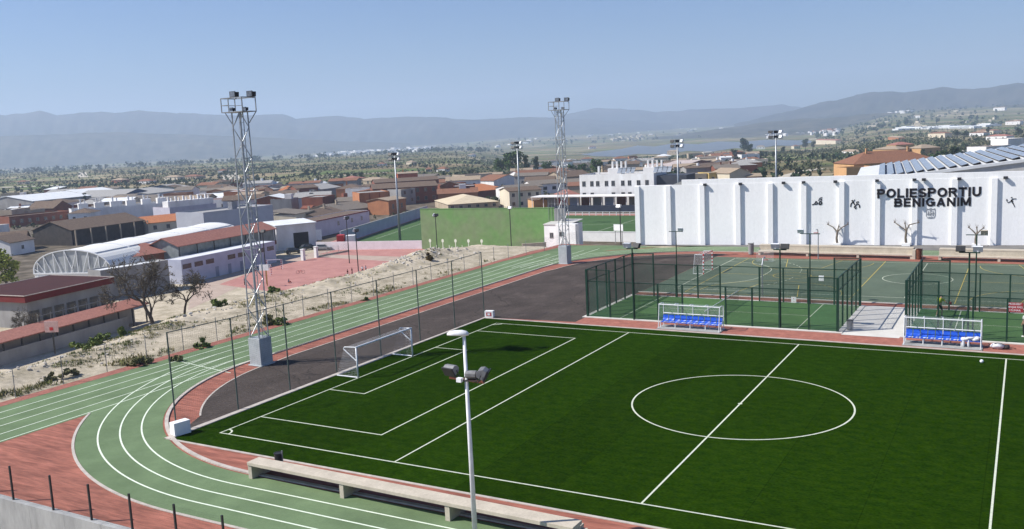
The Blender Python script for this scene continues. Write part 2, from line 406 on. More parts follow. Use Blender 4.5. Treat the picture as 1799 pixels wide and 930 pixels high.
def ribbon(b, pix, w, lift=.25, d0=150):
    P = [Vector(onground(*p, d0)) for p in pix]
    Q = []
    for a, c in zip(P[:-1], P[1:]):
        n = max(2, int((c-a).length/25)); Q += [a+(c-a)*k/n for k in range(n)]
    Q.append(P[-1]); prev = None
    for k, p in enumerate(Q):
        d = (Q[min(k+1, len(Q)-1)]-Q[max(k-1, 0)]); d.z = 0; d.normalize(); n = Vector((-d.y, d.x, 0))*w/2
        z = max(float(terr(p.x+n.x, p.y+n.y)), float(terr(p.x-n.x, p.y-n.y)), float(terr(p.x, p.y)))+lift
        cur = ((p.x-n.x, p.y-n.y, z), (p.x+n.x, p.y+n.y, z))
        if prev: b.quad(prev[0], prev[1], cur[1], cur[0])
        prev = cur
PATHM = pmat('pale farm track', (.52, .47, .38), (.40, .36, .29), scale=.05, rough=.95)
b = MB()
for pix, w in ((((404, 303), (405, 310), (407, 318)), 16), (((330, 338), (370, 330), (405, 319), (445, 317)), 7), (((1336, 318), (1380, 311), (1420, 300), (1446, 297)), 7), (((145, 303), (146, 312)), 12), (((300, 322), (400, 320)), 10), (((0, 330), (118, 326)), 16), (((560, 313), (640, 306), (680, 303)), 9), (((1370, 320), (1430, 313)), 5), (((930, 273), (1040, 270)), 12)): ribbon(b, pix, w)
struct('path', b, PATHM)
# ------------------------------------------------------------------ sports ground surfaces (z = 0 is the turf)
WHITE_P = pmat('white line paint', (.60, .63, .50), (.46, .50, .38), scale=6, rough=.7)
CREAM_P = pmat('pale track line paint', (.74, .80, .66), (.62, .70, .56), scale=5, rough=.7)
YELLOW_P = pmat('yellow line paint', (.55, .42, .08), (.42, .33, .08), scale=5, rough=.7)
TURF = pmat('artificial turf', (.0078, .0245, .0010), (.0170, .0410, .0020), scale=1.5, rough=.95, bump=.3, detail=9, contrast=(.36, .66), fine=.32, finescale=7.0, spec=.0, stretch=(1, 1.6, 1))
TRACK = pmat('green track', (.148, .212, .110), (.124, .182, .092), scale=.6, rough=.9, detail=7, fine=.05, finescale=8, spec=.15)
REDPAVE = pmat('red stamped concrete', (.37, .138, .095), (.225, .078, .053), scale=1.1, rough=.85, bump=.25, detail=8, contrast=(.36, .64), stretch=(.35, 2.6, 1), fine=.2, finescale=3.0)
REDPAVE2 = pmat('red stamped strip', (.38, .15, .108), (.29, .108, .08), scale=1.6, rough=.85, bump=.2, detail=8, fine=.12, finescale=4.0)
ASPH = pmat('asphalt', (.080, .064, .056), (.056, .045, .039), scale=.25, rough=.95, detail=9, contrast=(.33, .67), fine=.22, finescale=6, spec=.15)
COURT = pmat('green sports court', (.10, .132, .090), (.080, .11, .074), scale=.4, rough=.85, detail=8, fine=.06, finescale=6)
PADEL = pmat('padel turf', (.052, .118, .034), (.064, .138, .042), scale=.5, rough=.95, detail=8, fine=.1, finescale=8)
CONC = pmat('pale concrete', (.52, .46, .37), (.42, .37, .295), scale=1.2, rough=.9, detail=8, bump=.12, fine=.06, finescale=9)
CONCG = pmat('grey concrete', (.36, .36, .35), (.24, .24, .235), scale=.9, rough=.9, detail=9, bump=.1, stretch=(1, 1, .3), fine=.06, finescale=8)
PLAZA = pmat('white paving', (.60, .58, .54), (.52, .50, .46), scale=.8, rough=.9, detail=7)
def overlay(m, build):
    t = m.node_tree; b = t.nodes['Principled BSDF']; src = b.inputs['Base Color'].links[0].from_socket
    mm = nd(t, 'ShaderNodeMix', data_type='RGBA', blend_type='MULTIPLY'); mm.inputs[0].default_value = 1; t.links.new(src, mm.inputs[6]); t.links.new(build(t), mm.inputs[7]); t.links.new(mm.outputs[2], b.inputs['Base Color'])
def rolls(t):
    g = nd(t, 'ShaderNodeNewGeometry'); s = nd(t, 'ShaderNodeSeparateXYZ'); t.links.new(g.outputs[0], s.inputs[0])
    d = nd(t, 'ShaderNodeMath', operation='DIVIDE'); d.inputs[1].default_value = 4.0; t.links.new(s.outputs[0], d.inputs[0])
    f = nd(t, 'ShaderNodeMath', operation='FLOOR'); t.links.new(d.outputs[0], f.inputs[0]); w = nd(t, 'ShaderNodeTexWhiteNoise', noise_dimensions='1D'); t.links.new(f.outputs[0], w.inputs['W'])
    r = nd(t, 'ShaderNodeMapRange'); r.inputs[3].default_value = .90; r.inputs[4].default_value = 1.10; t.links.new(w.outputs[0], r.inputs[0])
    fr = nd(t, 'ShaderNodeMath', operation='FRACT'); t.links.new(d.outputs[0], fr.inputs[0]); l = nd(t, 'ShaderNodeMath', operation='LESS_THAN'); l.inputs[1].default_value = .012; t.links.new(fr.outputs[0], l.inputs[0])
    k = nd(t, 'ShaderNodeMath', operation='MULTIPLY_ADD'); k.inputs[1].default_value = -.25; t.links.new(l.outputs[0], k.inputs[0]); t.links.new(r.outputs[0], k.inputs[2])
    n = nd(t, 'ShaderNodeTexNoise'); n.inputs['Scale'].default_value = .11; n.inputs['Detail'].default_value = 5; t.links.new(g.outputs[0], n.inputs['Vector'])
    q = nd(t, 'ShaderNodeMapRange'); q.inputs[1].default_value = .3; q.inputs[2].default_value = .7; q.inputs[3].default_value = .90; q.inputs[4].default_value = 1.10; t.links.new(n.outputs[0], q.inputs[0])
    m = nd(t, 'ShaderNodeMath', operation='MULTIPLY'); t.links.new(k.outputs[0], m.inputs[0]); t.links.new(q.outputs[0], m.inputs[1]); return m.outputs[0]
def stains(scale, lo, stretch=(1, 1, 1), a=.35, c=.62):
    def f(t):
        g = nd(t, 'ShaderNodeNewGeometry'); mp = nd(t, 'ShaderNodeMapping'); mp.inputs['Scale'].default_value = stretch; t.links.new(g.outputs[0], mp.inputs[0])
        n = nd(t, 'ShaderNodeTexNoise'); n.inputs['Scale'].default_value = scale; n.inputs['Detail'].default_value = 7; n.inputs['Roughness'].default_value = .7; t.links.new(mp.outputs[0], n.inputs['Vector'])
        q = nd(t, 'ShaderNodeMapRange'); q.inputs[1].default_value = a; q.inputs[2].default_value = c; q.inputs[3].default_value = lo; q.inputs[4].default_value = 1.04; t.links.new(n.outputs[0], q.inputs[0]); return q.outputs[0]
    return f
def cracks(t):
    g = nd(t, 'ShaderNodeNewGeometry'); n = nd(t, 'ShaderNodeTexNoise'); n.inputs['Scale'].default_value = .8; n.inputs['Detail'].default_value = 5; t.links.new(g.outputs[0], n.inputs['Vector'])
    a = nd(t, 'ShaderNodeVectorMath', operation='MULTIPLY_ADD'); a.inputs[1].default_value = (1.6, 1.6, 0); t.links.new(n.outputs[1], a.inputs[0]); t.links.new(g.outputs[0], a.inputs[2])
    v = nd(t, 'ShaderNodeTexVoronoi', feature='DISTANCE_TO_EDGE'); v.inputs['Scale'].default_value = .13; t.links.new(a.outputs[0], v.inputs['Vector'])
    q = nd(t, 'ShaderNodeMapRange'); q.inputs[1].default_value = .002; q.inputs[2].default_value = .008; q.inputs[3].default_value = .62; q.inputs[4].default_value = 1.0; t.links.new(v.outputs[0], q.inputs[0]); return q.outputs[0]
def sandy(t):
    g = nd(t, 'ShaderNodeNewGeometry'); n = nd(t, 'ShaderNodeTexNoise'); n.inputs['Scale'].default_value = .33; n.inputs['Detail'].default_value = 9; n.inputs['Roughness'].default_value = .72; t.links.new(g.outputs[0], n.inputs['Vector'])
    q = nd(t, 'ShaderNodeMapRange'); q.inputs[1].default_value = .54; q.inputs[2].default_value = .72; q.inputs[3].default_value = 1.0; q.inputs[4].default_value = 1.75; t.links.new(n.outputs[0], q.inputs[0]); return q.outputs[0]
overlay(ASPH, cracks); overlay(ASPH, sandy); overlay(TURF, rolls); overlay(TRACK, stains(.22, .80)); overlay(ASPH, stains(.5, .74, (1, .25, 1))); overlay(REDPAVE, stains(.6, .72, (.4, 1.6, 1))); overlay(REDPAVE2, stains(1.2, .8)); overlay(PADEL, stains(.3, .85)); overlay(COURT, stains(.3, .84))
KERB = pmat('kerb concrete', (.50, .45, .40), (.38, .34, .30), scale=2, rough=.9)
L1, L2, L3, L4 = .004, .008, .012, .016
CN = (6.5, 13.2); CF = (6.5, 56.7); RI, RO = 17.2, 21.6
def arc(c, r, a0, a1, n=48): return [(c[0]+r*math.cos(a0+(a1-a0)*k/n), c[1]+r*math.sin(a0+(a1-a0)*k/n)) for k in range(n+1)]
PI = math.pi
# broad red paving over the whole plateau inside the retaining wall
sheet('paving', [(-18.3, -10.3), (75, -10.3), (75, 74.5), (6, 74.5), (-17.4, 78.0), (-18.9, 70), (-18.5, 40)], -.004, REDPAVE)
# running track: straight with six lanes, plus the oval's inside four lanes
b = MB()
outer = [(-17.4, -10.2), (-17.25, 10), (-17.45, 40), (-18.1, 62), (-17.3, 76.5), (-9.5, 77.6)]
def strip(b, P, Q, z):
    for k in range(len(P)-1): b.quad((P[k][0], P[k][1], z), (Q[k][0], Q[k][1], z), (Q[k+1][0], Q[k+1][1], z), (P[k+1][0], P[k+1][1], z))
def rows(n, x0f, x1f, y0, y1):
    ys = [y0+(y1-y0)*k/n for k in range(n+1)]; return [(x0f(y), y) for y in ys], [(x1f(y), y) for y in ys]
def xout(y): return float(np.interp(y, [-10.2, 10, 40, 62, 78], [-17.4, -17.25, -17.45, -17.9, -17.2]))
def xin(y): return -10.6
P, Q = rows(20, xout, lambda y: -10.35, -10.2, 1.2); strip(b, P, Q, L1)
P, Q = rows(40, xout, xin, 1.2, 60.0); strip(b, P, Q, L1)
struct('running_track', b, TRACK)
b = MB(); strip(b, arc(CN, RO, PI, PI*1.5), arc(CN, RI, PI, PI*1.5), L2)
sx = [6.5+k*2.0 for k in range(36)]
strip(b, [(x, CN[1]-RO) for x in sx], [(x, CN[1]-RI) for x in sx], L2)
struct('running_track', b, TRACK)
b = MB(); strip(b, arc(CF, RI, PI, PI*.5), arc(CF, RO+.1, PI, PI*.5), L2)
strip(b, [(x, CF[1]+RI) for x in sx], [(x, CF[1]+RO) for x in sx], L2)
b.poly([(-17.9, 60, L1), (-10.6, 60, L1), (-11, 66, L1), (-9, 72.5, L1), (-3.5, 77.0, L1), (-9.5, 77.4, L1), (-16.6, 76.8, L1)])
struct('running_track', b, TRACK)
# track lines
xs = [-16.05, -14.7, -13.35, -12.0, -10.75]
S = []
for k, x in enumerate(xs):
    top = 66+k*2.0
    ys = [-10.1, 10, 40, 62, top]
    xx = [x+(.25 if k > 2 else 0), x, x-.1, x-.3*(1-k*.2), x-.3*(1-k*.2)]
    S += list(zip(zip(xx[:-1], ys[:-1]), zip(xx[1:], ys[1:])))
S.append(((-16.05, 10.8), (-9.4, 9.6)))
b = lines(S, .075, L3)
lane_r = [20.5, 19.4, 18.3]
def lanepts(rn, xs_, near=True):
    pts = []
    for k in range(60):
        a = PI+(PI/2)*k/59; w = max(0.0, 1-(k/59)/.5); w = w*w
        r = rn*(1-w)+(CN[0]-xs_)*w
        pts.append((CN[0]+r*math.cos(a), CN[1]+r*math.sin(a)))
    return pts
for r, x in zip(lane_r, (-14.7, -13.35, -12.0)):
    p = lanepts(r, x); p.append((74, CN[1]-r))
    lz_ = globals().get('lz_', 0)+.0005; pline(p, .085, L3+.0032+lz_, b)
p = [(CN[0]+(RI+.1)*math.cos(a), CN[1]+(RI+.1)*math.sin(a)) for a in np.linspace(PI*1.02, PI*1.5, 50)]+[(74, CN[1]-RI-.1)]
for r in (20.6, 19.5, 18.4):
    p = arc(CF, r, PI*1.0, PI*.5, 40)+[(74, CF[1]+r)]
    lz_ = globals().get('lz_', 0)+.0005; pline(p, .085, L3+.0032+lz_, b)
struct('track_line_marking', b, CREAM_P)
# red strip outside the straight
b = MB()
P, Q = rows(40, lambda y: xout(y)-.95, xout, -10.2, 78.0); strip(b, P, Q, L2); struct('paving', b, REDPAVE2)
# kerb round the inside of the oval
b = MB()
kp = [(-10.6, y) for y in np.linspace(60, 13.2, 30)]+arc(CN, RI-.1, PI, PI*1.5, 60)[1:]+[(x, CN[1]-RI+.1) for x in np.linspace(8, 74, 20)]
kp2 = [(-10.4, y) for y in np.linspace(60, 13.2, 30)]+arc(CN, RI-.3, PI, PI*1.5, 60)[1:]+[(x, CN[1]-RI+.3) for x in np.linspace(8, 74, 20)]
def solid_strip(b, P, Q, z0, z1):
    for k in range(len(P)-1):
        a, c, d, e = P[k], Q[k], Q[k+1], P[k+1]
        b.quad((*a, z1), (*c, z1), (*d, z1), (*e, z1)); b.quad((*a, z0), (*a, z1), (*e, z1), (*e, z0)); b.quad((*c, z1), (*c, z0), (*d, z0), (*d, z1))
solid_strip(b, kp, kp2, 0, .07); struct('kerb', b, KERB)
b = MB(); kp = arc(CF, RI-.1, PI, PI*.5, 50)+[(x, CF[1]+RI-.1) for x in np.linspace(8, 74, 20)]
kp2 = arc(CF, RI-.3, PI, PI*.5, 50)+[(x, CF[1]+RI-.3) for x in np.linspace(8, 74, 20)]
solid_strip(b, kp, kp2, 0, .07); struct('kerb', b, KERB)
# oval's outer kerb on the near bend
b = MB(); solid_strip(b, arc(CN, RO+.02, PI*1.215, PI*1.5, 50)+[(74, CN[1]-RO-.02)], arc(CN, RO+.16, PI*1.215, PI*1.5, 50)+[(74, CN[1]-RO-.16)], 0, .03); struct('kerb', b, KERB)
# asphalt in the D behind the goal
AP = [(-2.1, -1.0), (-1.6, 31.0), (6.0, 31.5), (6.0, 45.4), (6.0, 70.2)]
ap = arc(CF, RI-2.2, PI*.5, PI, 40)+[(-8.9, y) for y in np.linspace(55, 15, 10)]+arc(CN, RI-2.0, PI, PI*1.27, 30)
b = MB(); b.poly([(p[0], p[1], L1) for p in (AP+[(6.4, CF[1]+RI-2.2)]+ap[1:])]); struct('asphalt_ground', b, ASPH)
dl = lines([((-10.5, 58), (-10.5, 15))]+[], .13, .078); pline(arc(CF, RI-.2, PI*.995, PI*.55, 40), .13, .0795, dl); struct('drain_channel', dl, pmat('dark drain channel', (.035, .03, .028), (.06, .05, .045), scale=2))
dl = pline(ap, .11, L3+.002); struct('kerb', dl, KERB)
# football turf
sheet('pitch', [(-1.75, -1.75), (50, -1.95), (50, 30.3), (-1.95, 30.65)], L2, TURF)
b = MB(); solid_strip(b, [(-2.0, -1.9), (70, -2.1)], [(-2.0, -1.75), (70, -1.95)], 0, .03); solid_strip(b, [(70, 30.3), (-2.0, 30.65)], [(70, 30.5), (-2.0, 30.85)], 0, .03)
solid_strip(b, [(-2.15, -1.9), (-2.15, 30.8)], [(-1.75, -1.9), (-1.95, 30.8)], 0, .05); struct('kerb', b, KERB)
PW, PH = 29.18, 23.97; M = PW/2
S = [((0, 0), (2*PH, 0)), ((2*PH, 0), (2*PH, PW)), ((2*PH, PW), (0, PW)), ((0, PW), (0, 0)), ((PH, 0), (PH, PW)), ((11.56, 0), (11.56, PW)), ((2*PH-11.56, 0), (2*PH-11.56, PW))]
for a, sg in ((0, 1), (2*PH, -1)):
    S += [((a, M-11.62), (a+sg*8.51, M-11.62)), ((a+sg*8.51, M-11.62), (a+sg*8.51, M+11.62)), ((a+sg*8.51, M+11.62), (a, M+11.62)),
          ((a, M-5.8), (a+sg*2.74, M-5.8)), ((a+sg*2.74, M-5.8), (a+sg*2.74, M+5.8)), ((a+sg*2.74, M+5.8), (a, M+5.8))]
b = lines(S, .085, L3); ring(b, (PH, M), 5.83, .09, L3)
ring(b, (PH, M), .06, .12, L4, n=12); ring(b, (0, 0), .6, .10, L4, 0, PI/2, 12); ring(b, (0, PW), .6, .10, L4, -PI/2, 0, 12)
struct('pitch_line_marking', b, WHITE_P)
# paving band between turf and padel, padel carpets, plaza
sheet('paving', [(-1.6, 30.86), (70, 30.5), (70, 33.3), (6.0, 33.3), (5.0, 31.7)], 0.0, REDPAVE2)
PX = [(6.1, 25.7), (30.2, 49.8)]; PY = (33.7, 43.65)
for x0, x1 in PX:
    sheet('padel_turf', [(x0, PY[0]), (x1, PY[0]), (x1, PY[1]), (x0, PY[1])], .05, PADEL)
    b = MB(); b.box(x0-.35, x1+.35, PY[0]-.35, PY[0], 0, .055); b.box(x0-.35, x1+.35, PY[1], PY[1]+.35, 0, .055); b.box(x0-.35, x0, PY[0], PY[1], 0, .055); b.box(x1, x1+.35, PY[0], PY[1], 0, .055)
    struct('kerb', b, PLAZA)
    xm = (x0+x1)/2; ym = sum(PY)/2
    struct('padel_line_marking', lines([((xm-6.95, PY[0]), (xm-6.95, PY[1])), ((xm+6.95, PY[0]), (xm+6.95, PY[1])), ((xm-6.95, ym), (xm+6.95, ym))], .06, .056), WHITE_P)
sheet('plaza', [(26.05, 33.0), (29.85, 33.0), (29.85, 44.1), (26.05, 44.1)], .01, PLAZA)
# multi-sport court
sheet('sports_court', [(6.05, 45.8), (52, 45.8), (52, 69.4), (6.05, 69.4)], L1, COURT)
hx0, hx1, hy0, hy1 = 8.5, 48.5, 48.3, 68.3; hm = (hx0+hx1)/2; hc = 58.35
b = lines([((hx0, hy0), (hx1, hy0)), ((hx1, hy0), (hx1, hy1)), ((hx1, hy1), (hx0, hy1)), ((hx0, hy1), (hx0, hy0)), ((hm, hy0), (hm, hy1))], .07, L2)
ring(b, (hm, hc), 3, .07, L2)
ring(b, (hx0, hc-1.5), 6, .07, L2, -PI/2, 0, 24); ring(b, (hx0, hc+1.5), 6, .07, L2, 0, PI/2, 24)
ring(b, (hx0, hc-1.5), 9, .07, L2, -PI/2, 0, 31, True); ring(b, (hx0, hc+1.5), 9, .07, L2, 0, PI/2, 31, True)
i = lines([((hx0+6, hc-1.5), (hx0+6, hc+1.5))], .07, L2); k = len(b.v); b.v += i.v; b.f += [tuple(k+q for q in f) for f in i.f]
struct('court_line_marking', b, WHITE_P)
S = []; b = MB()
for xc in (17.2, 39.6):
    S += [((xc-7.2, 46.6), (xc+7.2, 46.6)), ((xc+7.2, 46.6), (xc+7.2, 68.9)), ((xc+7.2, 68.9), (xc-7.2, 68.9)), ((xc-7.2, 68.9), (xc-7.2, 46.6)), ((xc-7.2, 57.7), (xc+7.2, 57.7))]
    S += [((xc-2.9, 46.6), (xc-1.8, 52.4)), ((xc-1.8, 52.4), (xc+1.8, 52.4)), ((xc+1.8, 52.4), (xc+2.9, 46.6)), ((xc-2.9, 68.9), (xc-1.8, 63.1)), ((xc-1.8, 63.1), (xc+1.8, 63.1)), ((xc+1.8, 63.1), (xc+2.9, 68.9))]
b = lines(S, .06, L3)
for xc in (17.2, 39.6):
    ring(b, (xc, 48.1), 6.25, .06, L3, 0, PI, 40); ring(b, (xc, 67.4), 6.25, .06, L3, PI, 2*PI, 40); ring(b, (xc, 57.75), 1.8, .06, L3)
struct('court_line_marking', b, YELLOW_P)
b = MB(); b.box(5.85, 60, 45.45, 45.62, 0, .06); struct('kerb', b, PLAZA)
# grey strip at the foot of the white wall
b = MB(); b.poly([(-6.5, 78.3, 0.004), (75, 78.3, .004), (75, 92, .004), (-7.3, 78.62, .004)]); struct('asphalt_ground', b, pmat('grey asphalt', (.19, .18, .17), (.13, .125, .12), scale=.8, rough=.95, detail=8))
# surfaces of the lower terrace
LZ = -10.0
def low(px, py, z=LZ): return at(px, py, z)[:2]
RED2 = pmat('worn red court', (.42, .205, .175), (.34, .155, .135), scale=.35, rough=.9, detail=8, fine=.08, finescale=2)
DUST = pmat('pinkish dust', (.42, .33, .27), (.34, .26, .21), scale=.4, rough=.95, detail=8)
sheet('court_ground', [low(*p) for p in ((330, 545), (430, 500), (640, 495), (980, 460), (985, 437), (590, 434), (440, 470), (340, 500))], LZ+.012, DUST)
sheet('court_ground', [low(*p) for p in ((560, 447), (790, 454), (985, 452), (985, 438), (600, 437))], LZ+.02, RED2)
sheet('court_ground', [low(*p) for p in ((385, 500), (470, 512), (560, 507), (700, 480), (745, 463), (560, 452), (455, 474))], LZ+.02, RED2)
FT = pmat('football turf', (.040, .090, .022), (.05, .105, .028), scale=.08, rough=.95, detail=7, contrast=(.4, .6), fine=.1, finescale=1.5)
sheet('football_field', [low(*p) for p in ((598, 431), (745, 424), (985, 418), (1180, 417), (1180, 379.5), (990, 378.5), (752, 379))], LZ+.02, FT)
sheet('path', [low(*p) for p in ((545, 436), (598, 431), (752, 379), (1180, 379), (1180, 376), (740, 374), (640, 407))], LZ+.016, RED2)
b = MB(); fl = [low(*p) for p in ((640, 424), (1105, 409), (745, 386), (1100, 384))]
for p, q in ((low(660, 420), low(750, 390)), (low(990, 397), low(1120, 392)), (low(1040, 410), low(1120, 385))):
    i = lines([(p, q)], .14, LZ+.03); k = len(b.v); b.v += i.v; b.f += [tuple(k+q2 for q2 in f) for f in i.f]
struct('field_line_marking', b, WHITE_P)
# ------------------------------------------------------------------ shared finishes
GALV = pmat('galvanised steel', (.40, .42, .44), (.29, .31, .33), scale=3, rough=.45, metal=.55)
GALVD = pmat('dull steel', (.30, .31, .32), (.22, .23, .24), scale=3, rough=.55, metal=.5)
WSTEEL = pmat('white painted steel', (.78, .79, .80), (.66, .67, .68), scale=3, rough=.4)
BLACK = pmat('black housing', (.018, .018, .02), (.03, .03, .032), scale=4, rough=.5)
DGREEN = pmat('dark green steel', (.008, .032, .020), (.012, .045, .028), scale=3, rough=.5)
GLASSD = pmat('lamp glass', (.10, .12, .15), (.18, .20, .24), scale=6, rough=.1, spec=.6)
WPLAST = pmat('white plaster', (.80, .80, .79), (.72, .72, .71), scale=.7, rough=.9, detail=8, bump=.05)
REDSTEEL = pmat('red signal paint', (.50, .03, .03), (.40, .02, .02), scale=4, rough=.5)
BLUEP = pmat('blue plastic seat', (.012, .085, .52), (.02, .11, .6), scale=5, rough=.35, spec=.5)
RUST = pmat('rusty steel', (.16, .055, .03), (.10, .035, .02), scale=5, rough=.8)
WIRE = meshmat('chain link wire', (.16, .17, .16), cell=.06, wire=.06)
WIREG = meshmat('green welded mesh', (.006, .035, .020), cell=.05, wire=.14)
NETM = meshmat('white net cord', (.75, .76, .78), cell=.12, wire=.045)
NETB = meshmat('ball stop net cord', (.06, .07, .07), cell=.12, wire=.035)

FENCEG = pmat('grey green steel', (.085, .115, .10), (.06, .085, .075), scale=3, rough=.5)
# ------------------------------------------------------------------ lattice floodlight towers
def lattice_tower(loc, rz, label, h=18.6, hb=1.95):
    t = thing('floodlight_tower', label, 'tower', (loc[0], loc[1], 0), rz, 'lattice floodlight towers')
    b = MB(); b.box(-.55, .55, -.55, .55, 0, hb); b.box(-.66, .66, -.66, .66, 0, .07); b.build('base_block', pmat('plain galvanised sheet', (.42, .45, .46), (.34, .37, .38), scale=1.5, rough=.6), t, bevel=.015)
    w0, w1 = .43, .36; hz = h-1.55
    def corner(k, z):
        w = w0+(w1-w0)*(z-hb)/(hz-hb); s = [(-1, -1), (1, -1), (1, 1), (-1, 1)][k]; return (s[0]*w, s[1]*w, z)
    for k in range(4):
        b = MB(); b.beam(corner(k, hb-.05), corner(k, hz), .065); b.build('leg', GALV, t)
    b = MB(); n = 15; dz = (hz-hb)/n
    for k in range(4):
        for i in range(n):
            z = hb+i*dz; a, c = corner(k, z), corner((k+1) % 4, z+dz)
            if (i+k) % 2: a, c = corner((k+1) % 4, z), corner(k, z+dz)
            b.beam(a, c, .034)
            if i % 3 == 0: b.beam(corner(k, z), corner((k+1) % 4, z), .034)
    b.build('bracing', GALV, t)
    b = MB()                                     # ladder inside the mast
    for s in (-.2, .2): b.beam((s, .1, hb), (s, .1, hz), .04)
    for i in range(int((hz-hb)/.5)): b.beam((-.2, .1, hb+.3+i*.5), (.2, .1, hb+.3+i*.5), .03)
    b.build('ladder', GALV, t)
    X0, X1, Y0, Y1 = -1.05, .95, -.6, .6
    b = MB()
    for z in (hz, h-.62):
        for p, q in (((X0, Y0), (X1, Y0)), ((X1, Y0), (X1, Y1)), ((X1, Y1), (X0, Y1)), ((X0, Y1), (X0, Y0))): b.beam((*p, z), (*q, z), .06)
    for x in (X0, -.35, X1):
        for y in (Y0, Y1): b.beam((x, y, hz), (x, y, h-.62), .05)
    b.beam((X0, Y0, (hz+h-.62)/2), (-.35, Y0, (hz+h-.62)/2), .04); b.beam((X0, Y1, (hz+h-.62)/2), (-.35, Y1, (hz+h-.62)/2), .04); b.beam((X0, Y0, (hz+h-.62)/2), (X0, Y1, (hz+h-.62)/2), .04)
    for x, y in ((X0+.3, Y0), (X1, Y0), (X0+.3, Y1), (X1, Y1)): b.beam((x, y, hz), (math.copysign(.4, x), math.copysign(.4, y), hz-.75), .045)
    b.box(-.9, .9, -.6, .6, hz-.03, hz+.03)
    b.build('platform', GALVD, t)
    for x, y0, s, z in ((.10, -.30, .82, h-.38), (.85, .50, .82, h-.38), (-.30, -.25, .5, hz+.2), (.40, .25, .5, hz+.2)):
        y1 = y0-.3*s; f = MB(); f.extr([(x-.28*s, y1, z+.16*s), (x+.28*s, y1, z+.16*s), (x+.24*s, y1, z-.24*s), (x-.24*s, y1, z-.24*s)], (0, .42*s, 0)); f.box(x-.34*s, x+.34*s, y1-.05*s, y1, z-.26*s, z+.22*s)
        f.beam((x, y0, z-.2*s), (x, y0, z-.36*s), .06)
        o = f.build('floodlight', BLACK, t); g = MB(); g.box(x-.28*s, x+.28*s, y1-.07*s, y1-.055*s, z-.22*s, z+.18*s); g.build('glass', GLASSD, o)
    return t
pL = at(460, 640); pM = at(993, 463)
lattice_tower(pL, R(-2), 'tall grey lattice floodlight tower nearer the ball-stop fence', 19.0)
lattice_tower(pM, R(-2), 'tall grey lattice floodlight tower at the bend of the track', 19.2, 2.1)

# ------------------------------------------------------------------ ball-stop fence, white blocks, goal
FB = [(-2.75, -.55), (-2.3, 3.5), (-2.3, 7.8), (-2.3, 12.2), (-2.3, 17.0), (-2.3, 21.8), (-2.3, 26.6), (-2.6, 31.6)]
t = thing('ball_stop_fence', 'tall thin ball-stop net on green posts behind the goal', 'fence', (-2.3, 15, 0))
for x, y in FB:
    b = MB(); b.tube((x, y, 0), (x, y, 5.45), .042, .042, 8); b.build('post', FENCEG, t, world=True)
b = MB()
for p, q in zip(FB[:-1], FB[1:]): b.tube((*p, 5.42), (*q, 5.42), .026, .026, 6)
b.build('top_rail', FENCEG, t, world=True)
sheetmesh('net', [((*p, .05), (*q, .05), (*q, 5.4), (*p, 5.4)) for p, q in zip(FB[:-1], FB[1:])], NETB, t)
def blockplinth(x, y, rz, label, sign):
    t = thing('concrete_block', label, 'block', (x, y, 0), rz, 'white concrete blocks at the fence ends')
    b = MB(); k = .62 if not sign else .5; b.box(-.42*k, .42*k, -.75*k, .75*k, 0, 1.02*k*1.15); b.build('block', WPLAST, t, bevel=.02)
    if sign:
        b = MB(); b.box(.212, .222, -.22, .22, .16, .46); o = b.build('sign', REDSTEEL, t); b = MB(); b.box(.223, .226, -.12, .12, .22, .40); b.build('sign_emblem', WSTEEL, o)
blockplinth(-1.95, -.95, R(-12), 'white concrete block at the near foot of the ball-stop fence', False)
blockplinth(-1.75, 31.1, R(-78), 'small white concrete block with a red sign at the far fence end', True)

t = thing('football_goal', 'white tubular football goal with a net on the dark green turf', 'goal', (0, M, 0), 0)
for s, n in ((-1, 0), (1, 0)):
    b = MB(); b.tube((0, s*3.0, 0), (0, s*3.0, 2.03), .06, .06, 10); b.build('post', WSTEEL, t, smooth=True)
    b = MB(); b.path([(0, s*3.0, 2.03), (-.95, s*3.0, 1.98), (-1.05, s*3.0, 1.85), (0, s*3.0, 1.1)], .035, 8); b.build('net_arm', WSTEEL, t)
    b = MB(); b.tube((0, s*3.0, .04), (-1.75, s*3.0, .04), .045, .045, 8); b.build('ground_bar', WSTEEL, t)
b = MB(); b.tube((0, -3.06, 2.03), (0, 3.06, 2.03), .06, .06, 10); b.build('crossbar', WSTEEL, t)
b = MB(); b.tube((-1.75, -3, .04), (-1.75, 3, .04), .03, .03, 8); b.build('ground_bar', GALV, t)
P3 = lambda x, s, z: (x, M+s*3.0, z)
sheetmesh('net', [(P3(-1.75, -1, .05), P3(-1.75, 1, .05), P3(-.98, 1, 1.95), P3(-.98, -1, 1.95)), (P3(-.98, -1, 1.95), P3(-.98, 1, 1.95), P3(0, 1, 2.03), P3(0, -1, 2.03)),
   (P3(-1.75, -1, .05), P3(0, -1, .05), P3(0, -1, 2.0), P3(-.98, -1, 1.95)), (P3(-1.75, 1, .05), P3(0, 1, .05), P3(0, 1, 2.0), P3(-.98, 1, 1.95))], NETM, t)

# ------------------------------------------------------------------ wire fence along the outside of the track
FW = [(-18.75, y) for y in np.arange(-6.4, 61, 3.35)]+[(-18.4, 63.5), (-17.8, 67), (-17.0, 70.5), (-16.2, 74.0), (-15.6, 77.4)]
t = thing('wire_fence', 'low wire mesh fence on thin posts beside the dirt track', 'fence', (-18.75, 20, -.1))
for x, y in FW:
    b = MB(); b.tube((x, y, -.15), (x, y, 1.85), .028, .028, 6); b.build('post', GALVD, t, world=True)
sheetmesh('wire_mesh', [((*p, -.1), (*q, -.1), (*q, 1.8), (*p, 1.8)) for p, q in zip(FW[:-1], FW[1:])], WIRE, t)

